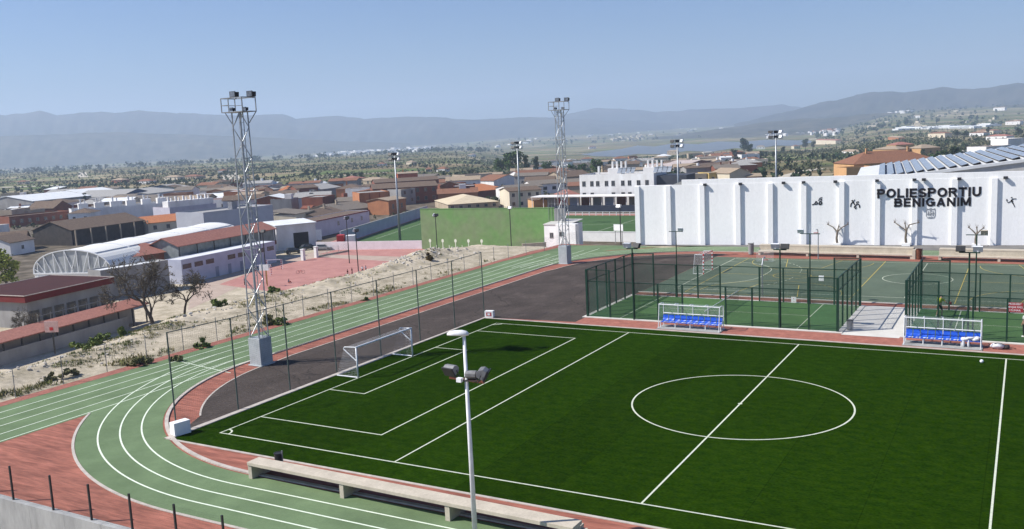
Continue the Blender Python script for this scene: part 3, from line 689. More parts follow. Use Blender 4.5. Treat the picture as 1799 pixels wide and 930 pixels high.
# ------------------------------------------------------------------ retaining wall with its fence, near left corner
t = thing('retaining_wall', 'grey cast concrete retaining wall in the near left corner', 'wall', (-5, -10.55, 0))
for k in range(14):
    x = -21.9+k*2.42; b = MB(); b.box(x, x+2.405, -10.72, -10.42, -3.6, .10); b.build('wall_panel', CONCG, t, world=True)
t = thing('wire_fence', 'black post wire fence standing on the grey retaining wall', 'fence', (-5, -10.55, .1))
FP = [(x, -10.57) for x in (-12.0, -9.4, -6.7, -4.1, -1.45, 1.4, 3.95, 6.5, 9.1, 11.7)]
for x, y in FP:
    b = MB(); b.beam((x, y, .09), (x, y, 1.65), .07); b.build('post', BLACK, t, world=True)
sheetmesh('wire_mesh', [((*p, .12), (*q, .12), (*q, 1.6), (*p, 1.6)) for p, q in zip(FP[:-1], FP[1:])], meshmat('thin black wire', (.03, .03, .03), cell=.08, wire=.03), t)

# ------------------------------------------------------------------ concrete benches
def bench(name, p, q, bays, label, depth=.75, h=.80, low=.42, side=1, group=None):
    d = Vector((q[0]-p[0], q[1]-p[1])); L = d.length; rz = math.atan2(d.y, d.x)
    t = thing(name, label, 'bench', (p[0], p[1], 0), rz, group)
    b = MB(); b.box(0, L, 0, depth, h-.16, h); b.build('seat', CONC, t, bevel=.012)
    b = MB(); b.box(0, L-.2, depth, depth+.55, low-.14, low); b.build('footrest', CONC, t, bevel=.012)
    b = MB(); b.box(.1, L-.3, depth-.16, depth, low, h-.16); b.build('riser', CONC, t)
    for k in range(bays+1):
        x = k*(L-.22)/bays; b = MB(); b.box(x, x+.22, .04, depth-.16, 0, h-.16); b.box(x, x+.22, depth-.159, depth+.48, 0, low-.14); b.build('support', CONC, t)
    return t
bench('concrete_bench', (6.5, -4.35), (23.2, -4.72), 3, 'long pale concrete bench between track and football turf')
for i, (xa, xb, nb) in enumerate(((10.3, 26.8, 3), (29.3, 46.0, 3))):
    L = xb-xa
    t = thing('concrete_grandstand', ['long two-step concrete bench left of the green gap below the white wall', 'long two-step concrete bench right of the green gap below the white wall'][i], 'bench', (xa, 71.6-.04*(xa-10), 0), R(-2), 'two-step benches below the white wall')
    b = MB(); b.box(0, L, .0, .7, .34, .5); b.build('seat', CONC, t, bevel=.01)
    b = MB(); b.box(0, L, .62, .78, .5, 1.0); b.box(0, L, .6, 1.5, 1.0, 1.14); b.build('upper_step', CONC, t, bevel=.01)
    for k in range(nb+1):
        x = k*(L-.25)/nb; b = MB(); b.box(x, x+.25, .05, .6, 0, .34); b.box(x, x+.25, .65, 1.4, 0, 1.0); b.build('support', CONC, t)
    b = MB(); b.box(L-.02, L+.28, -.02, 1.52, 0, 1.0); b.build('end_wall', CONC, t)

# ------------------------------------------------------------------ litter bins, ball, bag
def bin_(x, y, mat, label, r=.2, h=.75, tilt=0):
    t = thing('litter_bin', label, 'bin', (x, y, 0), 0)
    b = MB(); b.tube((0, 0, .06), (0, 0, h), r*.9, r, 14); b.tube((0, 0, 0), (0, 0, .06), r*.6, r*.6, 10); b.build('bucket', mat, t, smooth=False)
    b = MB()
    for k in range(14):
        a, c = 2*PI*k/14, 2*PI*(k+1)/14; b.beam((r*math.cos(a), r*math.sin(a), h), (r*math.cos(c), r*math.sin(c), h), .04)
    b.build('rim', BLACK, t)
    b = MB(); b.tube((r+.04, 0, 0), (r+.04, 0, h+.15), .03, .03, 8); b.build('post', GALVD, t)
bin_(6.9, -2.75, BLACK, 'black litter bin behind the near end of the long concrete bench')
bin_(9.4, 71.8, CONCG, 'grey litter bin beside the left end of the far bench', .3, 1.3)
bin_(27.4, 71.2, RUST, 'brown litter bin in the gap between the two far benches', .3, 1.1)
bin_(26.35, 34.6, GALVD, 'small grey litter bin in the padel corner beside the white paving', .2, .75)
b = MB(); b.blob((0, 0, .11), .11, .11, .11, 14, 9); o = b.build('ball', WSTEEL, smooth=True); o.location = (35.1, 27.7, L2); tag(o, 'small white ball lying alone on the turf', 'ball')
WCLOTH = pmat('white cloth', (.70, .70, .72), (.50, .51, .55), scale=6, rough=.9, bump=.3)
DCLOTH = pmat('dark cloth', (.035, .03, .035), (.07, .06, .06), scale=6, rough=.9, bump=.3)
t = thing('sports_bag', 'white and black sports bag lying on the red paving beside the dugout', 'bag', (35.85, 31.75, 0), R(10))
b = MB(); b.blob((0, 0, .2), .42, .24, .2, 14, 8, .12, 3); b.build('body', WCLOTH, t, smooth=True)
b = MB(); b.blob((.42, .02, .14), .3, .2, .14, 12, 7, .15, 5); b.build('end_pocket', DCLOTH, t, smooth=True)
b = MB(); b.path([(-.2, -.1, .36), (-.05, -.2, .44), (.15, -.2, .42), (.28, -.1, .33), (.6, -.1, .15), (.95, .0, .08), (1.05, .2, .03)], .022, 6); b.build('strap', DCLOTH, t)

# ------------------------------------------------------------------ dugouts with ten seats each
CLEAR = bpy.data.materials.new('clear plastic panel'); CLEAR.use_nodes = True
q = CLEAR.node_tree.nodes['Principled BSDF']; q.inputs['Base Color'].default_value = (.75, .8, .82, 1); q.inputs['Alpha'].default_value = .06; q.inputs['Roughness'].default_value = .15
def dugout(x0, x1, y, rz, label):
    L = x1-x0; t = thing('dugout_bench', label, 'dugout', (x0, y, 0), rz, 'team dugouts beside the turf')
    b = MB(); b.box(-.1, L+.1, -.35, 1.15, 0, .05); b.build('plinth', CONCG, t)
    for k in range(5):
        x = k*L/4
        b = MB(); b.tube((x, .95, .05), (x, .95, 1.8), .028, .028, 8); b.build('post', WSTEEL, t)
        b = MB(); b.path([(x, .95, 1.78), (x, .55, 1.85), (x, .05, 1.83)], .03, 6); b.build('roof_arm', WSTEEL, t)
        b = MB(); b.tube((x, .25, .05), (x, .25, .42), .035, .035, 8); b.build('leg', WSTEEL, t)
    for x in (0, L):
        b = MB(); b.path([(x, .05, 1.83), (x, -.2, .05)], .03, 6); b.build('front_post', WSTEEL, t)
    b = MB(); b.tube((-.04, .05, 1.83), (L+.04, .05, 1.83), .035, .035, 8); b.build('front_rail', WSTEEL, t)
    b = MB(); b.tube((0, .95, 1.0), (L, .95, 1.0), .04, .04, 8); b.build('back_rail', WSTEEL, t)
    b = MB(); b.beam((0, .45, .42), (L, .45, .42), .30, .06); b.build('seat_beam', WSTEEL, t)
    b = MB(); b.extr([(0, .05, 1.85), (0, .55, 1.87), (0, .95, 1.80), (0, .95, 1.79), (0, .55, 1.86), (0, .05, 1.84)], (L, 0, 0)); b.build('roof_panel', CLEAR, t)
    b = MB(); b.box(.03, L-.03, .985, .995, .45, 1.75); b.build('back_panel', CLEAR, t)
    b = MB(); b.box(-.006, .006, 0.0, .95, .2, 1.75); b.build('side_panel', CLEAR, t)
    b = MB(); b.box(L-.006, L+.006, 0.0, .95, .2, 1.75); b.build('side_panel', CLEAR, t)
    n = 10; w = L/n
    for k in range(n):
        c = (k+.5)*w; g = w*.44
        b = MB()
        prof = [(.20, .455), (.30, .445), (.55, .45), (.68, .50), (.76, .66), (.80, .86), (.78, .93)]
        for (ya, za), (yb, zb) in zip(prof[:-1], prof[1:]):
            b.quad((c-g, ya, za+.03), (c, ya, za), (c, yb, zb), (c-g, yb, zb+.0)); b.quad((c, ya, za), (c+g, ya, za+.03), (c+g, yb, zb), (c, yb, zb))
            b.quad((c-g, ya, za-.02), (c-g, yb, zb-.02), (c+g, yb, zb-.02), (c+g, ya, za-.02))
        b.box(c-g, c+g, .17, .21, .43, .47)
        b.build('seat', BLUEP, t, smooth=False)
    return t
dugout(13.15, 17.85, 31.35, R(-1.0), 'white framed dugout with blue seats in front of the first padel cage')
dugout(30.35, 34.9, 31.3, R(-.5), 'white framed dugout with clothes on its last blue seats')
t = thing('clothing', 'crumpled white clothes heaped on the last blue dugout seats', 'clothes', (34.3, 31.75, .5))
rr = random.Random(4); b = MB()
for k in range(9): b.blob((rr.uniform(-.45, .42), rr.uniform(-.22, .12), rr.uniform(.02, .16)), rr.uniform(.14, .26), rr.uniform(.12, .2), rr.uniform(.06, .12), 10, 6, .25, k)
b.blob((-.42, -.28, -.2), .09, .06, .3, 8, 6, .15, 20); b.blob((-.12, -.3, -.22), .07, .05, .26, 8, 6, .15, 21)
b.build('cloth', WCLOTH, t, smooth=True)

# ------------------------------------------------------------------ padel cages
GLASS = bpy.data.materials.new('padel glass'); GLASS.use_nodes = True
q = GLASS.node_tree.nodes['Principled BSDF']; q.inputs['Base Color'].default_value = (.03, .10, .07, 1); q.inputs['Alpha'].default_value = .20; q.inputs['Roughness'].default_value = .06; q.inputs['Specular IOR Level'].default_value = .4
def padel(x0, x1, y0, y1, label):
    t = thing('padel_cage', label, 'padel court', ((x0+x1)/2, (y0+y1)/2, .05), 0, 'padel court cages')
    z0 = .05
    def post(x, y, h, w=.10): b = MB(); b.beam((x, y, z0), (x, y, h), w); b.build('post', DGREEN, t, world=True)
    H, Lh = 3.95, 3.0
    rails = MB(); pan = []
    for x in (x0, x1):
        for k in range(6):
            y = y0+(y1-y0)*k/5; post(x, y, H, .17 if k in (0, 5) else .11)
        for z in (Lh, H): rails.beam((x, y0, z-.03), (x, y1, z-.03), .06)
        pan.append(((x, y0, Lh), (x, y1, Lh), (x, y1, H), (x, y0, H)))
        for k in range(5): gl = MB(); gl.box(x-.006, x+.006, y0+(y1-y0)*k/5+.06, y0+(y1-y0)*(k+1)/5-.06, z0+.02, Lh-.05); gl.build('glass_wall', GLASS, t, world=True)
    for y in (y0, y1):
        xs = [x0+2, x0+4.1, x0+6.1, x0+8.1, x0+11.5, x0+13.5, x0+15.5, x1-2]
        for k, x in enumerate(xs): post(x, y, H if k in (0, 7) else Lh, .11)
        for xa, xb in ((x0, x0+2), (x1-2, x1)):
            for z in (Lh, H): rails.beam((xa, y, z-.03), (xb, y, z-.03), .06)
            pan.append(((xa, y, Lh), (xb, y, Lh), (xb, y, H), (xa, y, H)))
            gl = MB(); gl.box(xa+.06, xb-.06, y-.006, y+.006, z0+.02, Lh-.05); gl.build('glass_wall', GLASS, t, world=True)
        for xa, xb in ((x0+2, x0+8.1), (x0+11.5, x1-2)):
            rails.beam((xa, y, Lh-.03), (xb, y, Lh-.03), .06); rails.beam((xa, y, 1.6), (xb, y, 1.6), .03)
            pan.append(((xa, y, z0), (xb, y, z0), (xb, y, Lh), (xa, y, Lh)))
        rails.beam((x0+8.1, y, Lh-.03), (x0+11.5, y, Lh-.03), .06)
    rails.build('rails', DGREEN, t, world=True)
    for q in pan: sheetmesh('wire_mesh', [q], WIREG, t)
    xm = (x0+x1)/2
    b = MB(); b.beam((xm, y0+.2, z0+.9), (xm, y1-.2, z0+.9), .02, .06); o = b.build('net_tape', WSTEEL, t, world=True)
    sheetmesh('net', [((xm, y0+.2, z0), (xm, y1-.2, z0), (xm, y1-.2, z0+.9), (xm, y0+.2, z0+.9))], meshmat('black net cord', (.02, .02, .02), cell=.05, wire=.16), t)
    return t
pc1 = padel(*PX[0], *PY, 'first dark green padel cage right of the asphalt')
pc2 = padel(*PX[1], *PY, 'second dark green padel cage beyond the white paving')
def letters(name, text, size, depth, mat, parent, loc, maxw=None, width=None, bold=0.0, rotz=0.0):
    cu = bpy.data.curves.new('tmp', 'FONT'); cu.body = text; cu.size = size; cu.align_x = 'CENTER'; cu.align_y = 'CENTER'; cu.extrude = depth; cu.offset = bold
    o = bpy.data.objects.new('tmp', cu); COL.objects.link(o)
    dg = bpy.context.evaluated_depsgraph_get(); dg.update()
    me = bpy.data.meshes.new_from_object(o.evaluated_get(dg)); bpy.data.objects.remove(o)
    co = np.array([v.co[:] for v in me.vertices]); wx = co[:, 0].max()-co[:, 0].min()
    k = 1.0
    if maxw and wx > maxw: k = maxw/wx
    if width: k = width/wx
    for v in me.vertices: v.co.x *= k
    me.name = name; me.materials.clear(); me.materials.append(mat)
    ob = bpy.data.objects.new(name, me); COL.objects.link(ob); ob.parent = parent; ob.rotation_euler = (PI/2, 0, rotz); ob.location = loc
    return ob
def sign(px_, py_, y, w, h, rows_, mat, label, txtmat):
    d = ray(px_, py_); k = (y-CAM[1])/d[1]; p = CAM+d*k
    t = thing('sign', label, 'sign', (float(p[0]), y-.03, float(p[2])))
    b = MB(); b.box(-w/2, w/2, -.012, .012, -h/2, h/2); b.build('sign_plate', mat, t)
    for i, s in enumerate(rows_):
        letters('lettering', s, h*.9/len(rows_)*.95, .004, txtmat, t, (0, -.018, h/2-(i+.5)*h/len(rows_)), maxw=w*.92)
REDSIGN = pmat('red sign board', (.33, .035, .04), (.28, .03, .035), scale=3, rough=.5)
sign(1783, 540, PY[0], .95, .62, ['PROHIBIT', 'MENJAR PIPES', 'I FUMAR'], REDSIGN, 'dark red prohibition sign with white lettering on the second padel cage', WSTEEL)
sign(1394.5, 527, PY[1], .42, .50, ['x', '--'], WSTEEL, 'small white notice low on the far side of the first padel cage', REDSTEEL)
b = MB(); d = ray(1443, 489); k = (PY[1]-CAM[1])/d[1]; p = CAM+d*k; b.box(-.2, .2, -.012, .012, -.22, .22); o = b.build('sign', WSTEEL); o.location = (float(p[0]), PY[1]-.04, float(p[2])); tag(o, 'small blank white plate high on the first padel cage', 'sign')

# ------------------------------------------------------------------ lamp posts of the courts
def flood_head(b, x, y, z, s, ang, tilt=.5):
    """housing pointing along ang, bowed downwards"""
    c, n = math.cos(ang), math.sin(ang)
    def P(u, v, w): return (x+u*c-v*n, y+u*n+v*c, z+w)
    pts = [P(-.18*s, -.3*s, .16*s), P(.10*s, -.3*s, .20*s), P(.26*s, -.3*s, -.14*s), P(.02*s, -.3*s, -.22*s)]
    d = Vector(P(0, .6*s, 0))-Vector(P(0, 0, 0)); b.extr(pts, d)
def court_lamp(px_, py_, ytop, label, heads, y=None, armlen=.95, group='court lamp posts', mat=DGREEN, z=0.0, s=1.0, headmat=None, arm_ang=0.0):
    p = at(px_, py_, z); x, yy = p[0], p[1]
    h = rise((x, yy, z), ytop)
    t = thing('court_lamp', label, 'lamp post', (x, yy, z), 0, group)
    b = MB(); b.tube((0, 0, 0), (0, 0, h), .065*s, .05*s, 8); b.build('pole', mat, t)
    b = MB(); ca, sa = math.cos(arm_ang), math.sin(arm_ang); b.beam((-armlen/2*ca, -armlen/2*sa, h), (armlen/2*ca, armlen/2*sa, h), .07*s); b.build('arm', mat, t)
    for off, ang, m in heads:
        b = MB(); flood_head(b, off*ca, off*sa, h+.24*s, .9*s, ang); b.beam((off*ca, off*sa, h), (off*ca, off*sa, h+.2*s), .05*s); o = b.build('floodlight', m, t)
    return t
court_lamp(1114, 563, 437, 'green lamp post with white and black floodlights at the near side of first padel cage', [(-.42, PI*.5, WSTEEL), (.42, PI*1.4, BLACK)], s=1.1)
court_lamp(1190, 523, 407, 'thin green lamp post at the far left of the first padel cage', [(.42, PI*.5, WSTEEL)], armlen=1.3, s=.8)
court_lamp(1371, 577, 439, 'green lamp post with two floodlights at the near right of first padel cage', [(-.34, PI*.5, WSTEEL), (.36, PI*1.5, BLACK)], s=1.1)
court_lamp(1423, 535, 411, 'green lamp post with a wide arm at the far right of first padel cage', [(-.75, PI*.5, WSTEEL)], armlen=1.6, s=.9)
court_lamp(1700, 588, 444, 'green lamp post with a black floodlight at the second padel cage', [(-.55, PI*1.5, BLACK), (.5, PI*.5, WSTEEL)], s=1.1, armlen=1.3)
court_lamp(1713, 545, 413, 'green lamp post with one floodlight at the far side of second padel cage', [(.5, PI*.5, CONC)], armlen=1.5, s=.9)

# ------------------------------------------------------------------ goals and hoops on the sports court
t = thing('handball_goal', 'red and white striped handball goal at the far left of the court', 'goal', (8.5, hc, 0))
def striped(b1, b2, p, q, w, n):
    p, q = Vector(p), Vector(q)
    for k in range(n): (b1 if k % 2 else b2).beam(p+(q-p)*k/n, p+(q-p)*(k+1)/n, w)
for s in (-1.5, 1.5):
    a, b = MB(), MB(); striped(a, b, (0, s, 0), (0, s, 2.05), .09, 11); o = a.build('post', WSTEEL, t); b.build('stripes', REDSTEEL, o)
    b = MB(); b.path([(0, s, 2.0), (-.9, s, 2.0), (-1.1, s, 0.0), (0, s, .03)], .025, 6); b.build('net_frame', WSTEEL, t)
a, b = MB(), MB(); striped(a, b, (0, -1.5, 2.05), (0, 1.5, 2.05), .09, 15); o = a.build('crossbar', WSTEEL, t); b.build('stripes', REDSTEEL, o)
Q = lambda x, s, z: (8.5+x, hc+s*1.5, z)
sheetmesh('net', [(Q(-1.1, -1, .03), Q(-1.1, 1, .03), Q(-.9, 1, 2), Q(-.9, -1, 2)), (Q(-.9, -1, 2), Q(-.9, 1, 2), Q(0, 1, 2.05), Q(0, -1, 2.05)), (Q(-1.1, -1, .03), Q(0, -1, .03), Q(0, -1, 2), Q(-.9, -1, 2)), (Q(-1.1, 1, .03), Q(0, 1, .03), Q(0, 1, 2), Q(-.9, 1, 2))], NETM, t)
def hoop(x, y, dirn, label, h=3.05, z=0.0, board=GALV, scale=1.0, poleh=None):
    t = thing('basketball_hoop', label, 'basketball hoop', (x, y, z), 0 if dirn > 0 else PI, 'basketball hoops')
    b = MB(); b.path([(0, 0, 0), (0, 0, h-.3), (0, .35, h+.25), (0, .95, h+.3)], .055, 8); b.build('pole', GALV, t)
    b = MB(); b.box(-.75, .75, .97, 1.0, h-.1, h+.95) if board else None
    for z0_ in (h-.1, h+.92): b.box(-.75, .75, .94, 1.02, z0_, z0_+.04)
    for x0_ in (-.75, .71): b.box(x0_, x0_+.04, .94, 1.02, h-.1, h+.95)
    o = b.build('backboard', board or GALV, t)
    b = MB()
    for k in range(16):
        a, c = 2*PI*k/16, 2*PI*(k+1)/16; b.tube((.23*math.cos(a), 1.28+.23*math.sin(a), h), (.23*math.cos(c), 1.28+.23*math.sin(c), h), .018, .018, 5)
    b.build('rim', REDSTEEL, t)
hoop(17.2, 46.2, 1, 'basketball hoop with a clear board behind the first padel cage', board=CLEAR)
hoop(17.4, 69.6, -1, 'thin basketball hoop at the far side below the white wall', board=CLEAR)

# ------------------------------------------------------------------ foreground lamp column with floodlights
lp = at(836, 962); LH = rise((lp[0], lp[1], 0), 588)
t = thing('street_lamp', 'white lamp column rising in front of the near pitch corner', 'lamp post', (lp[0], lp[1], 0), 0)
b = MB(); b.tube((0, 0, 0), (0, 0, LH), .10, .058, 18); b.tube((0, 0, 0), (0, 0, .5), .16, .16, 18); b.build('pole', WSTEEL, t, smooth=True)
b = MB()                                       # cobra head: rounded shell, tapering to the nose
nose = Vector((-.76, -.24, 0))
hd = []
for k, (s, w, hh) in enumerate(((-.20, .07, .05), (-.12, .13, .11), (.1, .17, .15), (.42, .18, .14), (.66, .14, .10), (.78, .05, .04))):
    c = nose*s; n = Vector((-nose.y, nose.x, 0)).normalized()
    hd.append([tuple(c+n*(w*math.cos(a))+Vector((0, 0, LH+.02+(hh*math.sin(a) if math.sin(a) > 0 else (.06*math.sin(a)))))) for a in np.linspace(0, 2*PI, 13)[:-1]])
i0 = len(b.v)
for r_ in hd: b.v += r_
for k in range(len(hd)-1):
    for j in range(12): b.f.append((i0+k*12+j, i0+k*12+(j+1) % 12, i0+(k+1)*12+(j+1) % 12, i0+(k+1)*12+j))
b.f.append(tuple(i0+j for j in range(11, -1, -1))); b.f.append(tuple(i0+(len(hd)-1)*12+j for j in range(12)))
b.build('lamp_head', WSTEEL, t, smooth=True)
zb = LH*.0+rise((lp[0], lp[1], 0), 668)
b = MB(); b.beam((-.78, .10, zb), (.78, -.06, zb), .08, .08); b.build('crossarm', RUST, t)
b = MB(); b.box(-.30, -.10, -.22, -.06, zb-.05, zb+.10); b.build('junction_box', WSTEEL, t)
b = MB(); b.tube((0, 0, zb-.03), (0, 0, zb+.03), .11, .11, 14); b.build('clamp', BLACK, t)
def bigflood(x, y, z, s, ang, tl):
    c, n = math.cos(ang), math.sin(ang)
    def Pp(u, v, w):
        uu, ww = u*math.cos(tl)-w*math.sin(tl), u*math.sin(tl)+w*math.cos(tl); return (x+uu*c-v*n, y+uu*n+v*c, z+ww)
    prof = [(.14, -.17), (.14, .17), (-.02, .20), (-.16, .12), (-.20, -.02), (-.12, -.14)]
    b = MB(); b.extr([Pp(u*s, -.26*s, w*s) for u, w in prof], Vector(Pp(0, .52*s, 0))-Vector(Pp(0, 0, 0)))
    o = b.build('floodlight', pmat('weathered lamp casing', (.22, .22, .225), (.14, .14, .145), scale=5, rough=.6), t, bevel=.01)
    b = MB(); b.extr([Pp(.145*s, -.28*s, -.19*s), Pp(.145*s, -.28*s, .21*s), Pp(.20*s, -.28*s, .21*s), Pp(.20*s, -.28*s, -.19*s)], Vector(Pp(0, .56*s, 0))-Vector(Pp(0, 0, 0))); b.build('visor', BLACK, o)
    b = MB(); b.path([Pp(0, -.29*s, 0), Pp(0, -.30*s, -.30*s), Pp(0, .30*s, -.30*s), Pp(0, .29*s, 0)], .018, 6); b.build('bracket', BLACK, o)
bigflood(-.72, .12, zb+.30, .92, R(-100), R(-28)); bigflood(.22, .0, zb+.22, .78, R(100), R(-30)); bigflood(.72, -.05, zb+.32, 1.0, R(20), R(-25))
# ------------------------------------------------------------------ the white sports-hall wall
WALLW = pmat('white painted render', (.88, .875, .87), (.83, .825, .82), scale=.35, rough=.85, detail=9, bump=.04, contrast=(.3, .7), fine=.03, finescale=5, stretch=(1, 1, .5))
overlay(WALLW, stains(.9, .98, (1.2, 1.2, .06), .3, .5))
BLK = pmat('black lettering', (.012, .010, .012), (.02, .016, .02), scale=3, rough=.5)
w0 = Vector((-7.55, 78.55)); wdir = Vector((math.cos(R(7.3)), math.sin(R(7.3)))); RZW = R(7.3)
hall = thing('sports_hall', 'long white sports hall wall with buttresses and black lettering', 'building', (w0.x, w0.y, 0), RZW)
WL = 66.0; WH = 7.75
b = MB(); b.box(0, WL, 0, .5, -.3, WH); b.box(6.2, WL, .02, .5, WH, WH+.62); b.build('wall', WALLW, hall)
b = MB(); b.extr([(4.9, .06, WH), (6.2, .06, WH+.45), (6.2, .06, WH)], (0, .4, 0)); b.build('stepped_end', CONCG, hall)
PIL = [.05]+[4.15, 8.5, 12.95, 16.9, 20.85, 25.2, 29.2, 33.25, 37.45, 41.5, 45.7, 50, 54.2, 58.4]
for x in PIL:
    b = MB(); b.box(x, x+.62, -.27, -.001, -.3, WH-.06); b.build('buttress', WALLW, hall)
for x, col in ((9.0, 0), (13.4, 0), (18.6, 0), (20.95, 0), (24.6, 0), (29.25, 0), (33.3, 0), (34.3, 0), (38.0, 0), (42.7, 0)):
    b = MB(); b.extr([(x, -.05, WH+.06), (x, -.36, WH+.12), (x, -.42, WH-.12), (x, -.12, WH-.22)], (.42, 0, 0)); b.beam((x+.2, .02, WH+.05), (x+.2, -.1, WH-.02), .06); b.build('wall_floodlight', BLACK, hall)
def wallpt(px_, py_):
    """point of the wall face, in the hall's own coordinates (along, up)"""
    d = ray(px_, py_); n = Vector((-wdir.y, wdir.x)); o = Vector((CAM[0], CAM[1])); dd = Vector((d[0], d[1]))
    k = (w0-o).dot(n)/dd.dot(n); p = CAM+d*k; return (Vector((p[0], p[1]))-w0).dot(wdir), float(p[2])
def arcp(cx, cz, rx, rz, a0, a1, n=10): return [(cx+rx*math.cos(R(a0+(a1-a0)*k/n)), cz+rz*math.sin(R(a0+(a1-a0)*k/n))) for k in range(n+1)]
S_ = .115                                         # half stroke of the heavy sans letters, cap height 1
GL = {'P': (.72, [[(S_, 0), (S_, 1)], [(0, 1-S_), (.42, 1-S_)]+arcp(.42, .69, .19, .195, 90, -90)+[(0, .495)]]),
 'O': (.88, [arcp(.44, .5, .325, .39, 0, 360, 28)]), 'L': (.66, [[(S_, 0), (S_, 1)], [(0, S_), (.64, S_)]]), 'I': (.24, [[(.12, 0), (.12, 1)]]),
 'E': (.68, [[(S_, 0), (S_, 1)], [(0, S_), (.66, S_)], [(0, .5), (.62, .5)], [(0, 1-S_), (.66, 1-S_)]]),
 'S': (.74, [arcp(.37, .70, .25, .185, 15, 270, 14)+arcp(.37, .30, .26, .185, 90, -165, 14)]),
 'R': (.78, [[(S_, 0), (S_, 1)], [(0, 1-S_), (.42, 1-S_)]+arcp(.42, .705, .19, .18, 90, -90)+[(0, .525)], [(.40, .50), (.68, 0)]]),
 'T': (.70, [[(.35, 0), (.35, 1)], [(0, 1-S_), (.70, 1-S_)]]), 'U': (.78, [[(S_, 1), (S_, .38)]+arcp(.39, .38, .275, .265, 180, 360, 14)+[(.665, 1)]]),
 'B': (.76, [[(S_, 0), (S_, 1)], [(0, 1-S_), (.42, 1-S_)]+arcp(.42, .715, .17, .17, 90, -90)+[(0, .53)], [(0, S_), (.44, S_)]+arcp(.44, .31, .20, .195, -90, 90)+[(0, .51)]]),
 'N': (.78, [[(S_, 0), (S_, 1)], [(.665, 0), (.665, 1)], [(.11, .95), (.67, .05)]]), 'G': (.84, [arcp(.43, .5, .32, .39, 38, 350, 22)+[(.725, .42)], [(.46, .44), (.84, .44)], [(.725, .08), (.725, .5)]]),
 'A': (.82, [[(.11, 0), (.41, .95)], [(.71, 0), (.41, .95)], [(.2, .27), (.62, .27)]]), 'M': (.92, [[(S_, 0), (S_, 1)], [(.805, 0), (.805, 1)], [(.14, .97), (.46, .12)], [(.78, .97), (.46, .12)]])}
def blockword(text, xc, zc, width, hgt, y):
    gap = .10; tot = sum(GL[c][0] for c in text)+gap*(len(text)-1); sx = width/tot; x = xc-width/2
    for c in text:
        w, st = GL[c]; b = MB(); y = -.32 if any(x < pb+.7 and x+w*sx > pb-.05 for pb in PIL) else -.045
        for pts in st:
            P = [(x+px_*sx, zc+(pz-.5)*hgt) for px_, pz in pts]
            hw = S_*hgt
            for k, ((ax, az_), (bx, bz)) in enumerate(zip(P[:-1], P[1:])):
                d = Vector((bx-ax, bz-az_)); 
                if d.length < 1e-5: continue
                d.normalize(); n = Vector((-d.y, d.x))*hw
                e = d*(hw*.18 if len(pts) > 4 else 0)
                yy = y-.0015*(k % 2)
                b.extr([(ax-e.x+n.x, yy, az_-e.y+n.y), (ax-e.x-n.x, yy, az_-e.y-n.y), (bx+e.x-n.x, yy, bz+e.y-n.y), (bx+e.x+n.x, yy, bz+e.y+n.y)], (0, .06, 0))
        o = b.build('letter', BLK, hall); x += (w+gap)*sx
for text, (xa, ya), (xb, yb), hh in (('POLIESPORTIU', (1541, 340), (1724, 337), 16.0), ('BENIGANIM', (1571, 356.5), (1706, 354), 15)):
    a, c = wallpt(xa, ya), wallpt(xb, yb); hz_ = wallpt(xa, ya-hh/2)[1]-wallpt(xa, ya+hh/2)[1]
    blockword(text, (a[0]+c[0])/2, (a[1]+c[1])/2, c[0]-a[0], hz_, -.47)
def emblem(name, px_, py_, k, strokes, dots, y=-.02):
    a = wallpt(px_, py_); b = MB()
    for pts, w in strokes:
        for p, q in zip(pts[:-1], pts[1:]):
            b.beam((a[0]+p[0]*k, y, a[1]+p[1]*k), (a[0]+q[0]*k, y, a[1]+q[1]*k), w*k, .03, up=(0, 1, 0))
    for cx, cz, r in dots:
        b.extr([(a[0]+cx*k+r*k*math.cos(t), y-.015, a[1]+cz*k+r*k*math.sin(t)) for t in np.linspace(2*PI, 0, 15)[:-1]], (0, .03, 0))
    return b
# swimmer, two players at a ball, racket player
e = emblem('swimmer', 1437, 355, .62, [([(-1.1, -.55), (-.65, -.42), (-.35, .15), (-.02, -.35), (-.55, -.5)], .2), ([(.2, -.45), (.3, 0), (.55, .12), (.75, -.3), (.45, -.55), (.2, -.45)], .24), ([(.1, .2), (.35, .75), (.8, .85)], .15)], [(.62, .42, .17)]); e.build('wall_emblem', BLK, hall)
e = emblem('players', 1502, 359, .62, [([(-.8, -.5), (-.7, .1), (-.35, .45), (-.05, -.1)], .2), ([(-.3, .4), (-.05, .9)], .14), ([(.85, -.7), (.8, -.2), (.45, .1), (.1, -.3)], .22), ([(.35, .1), (.2, .5)], .13), ([(.0, -.3), (-.15, -.6), (.2, -.95)], .16), ([(.3, -.6), (.05, -.95)], .13)], [(-.5, .68, .15), (.55, .42, .16), (.05, -.45, .13)]); e.build('wall_emblem', BLK, hall)
e = emblem('racket', 1777, 355, .62, [([(-.6, -.15), (-.1, .1), (.05, .45), (.35, .55), (.75, .55)], .13), ([(-.05, .4), (.15, .0)], .28), ([(.1, -.1), (.3, -.45)], .12), ([(.2, -.1), (.55, -.95)], .12), ([(-.6, -.15), (-.85, .3), (-.8, .55), (-.65, .4), (-.75, .15)], .05)], [(0, .78, .12)]); e.build('wall_emblem', BLK, hall)
GREYP = pmat('grey paint', (.33, .34, .36), (.24, .25, .27), scale=4, rough=.7)
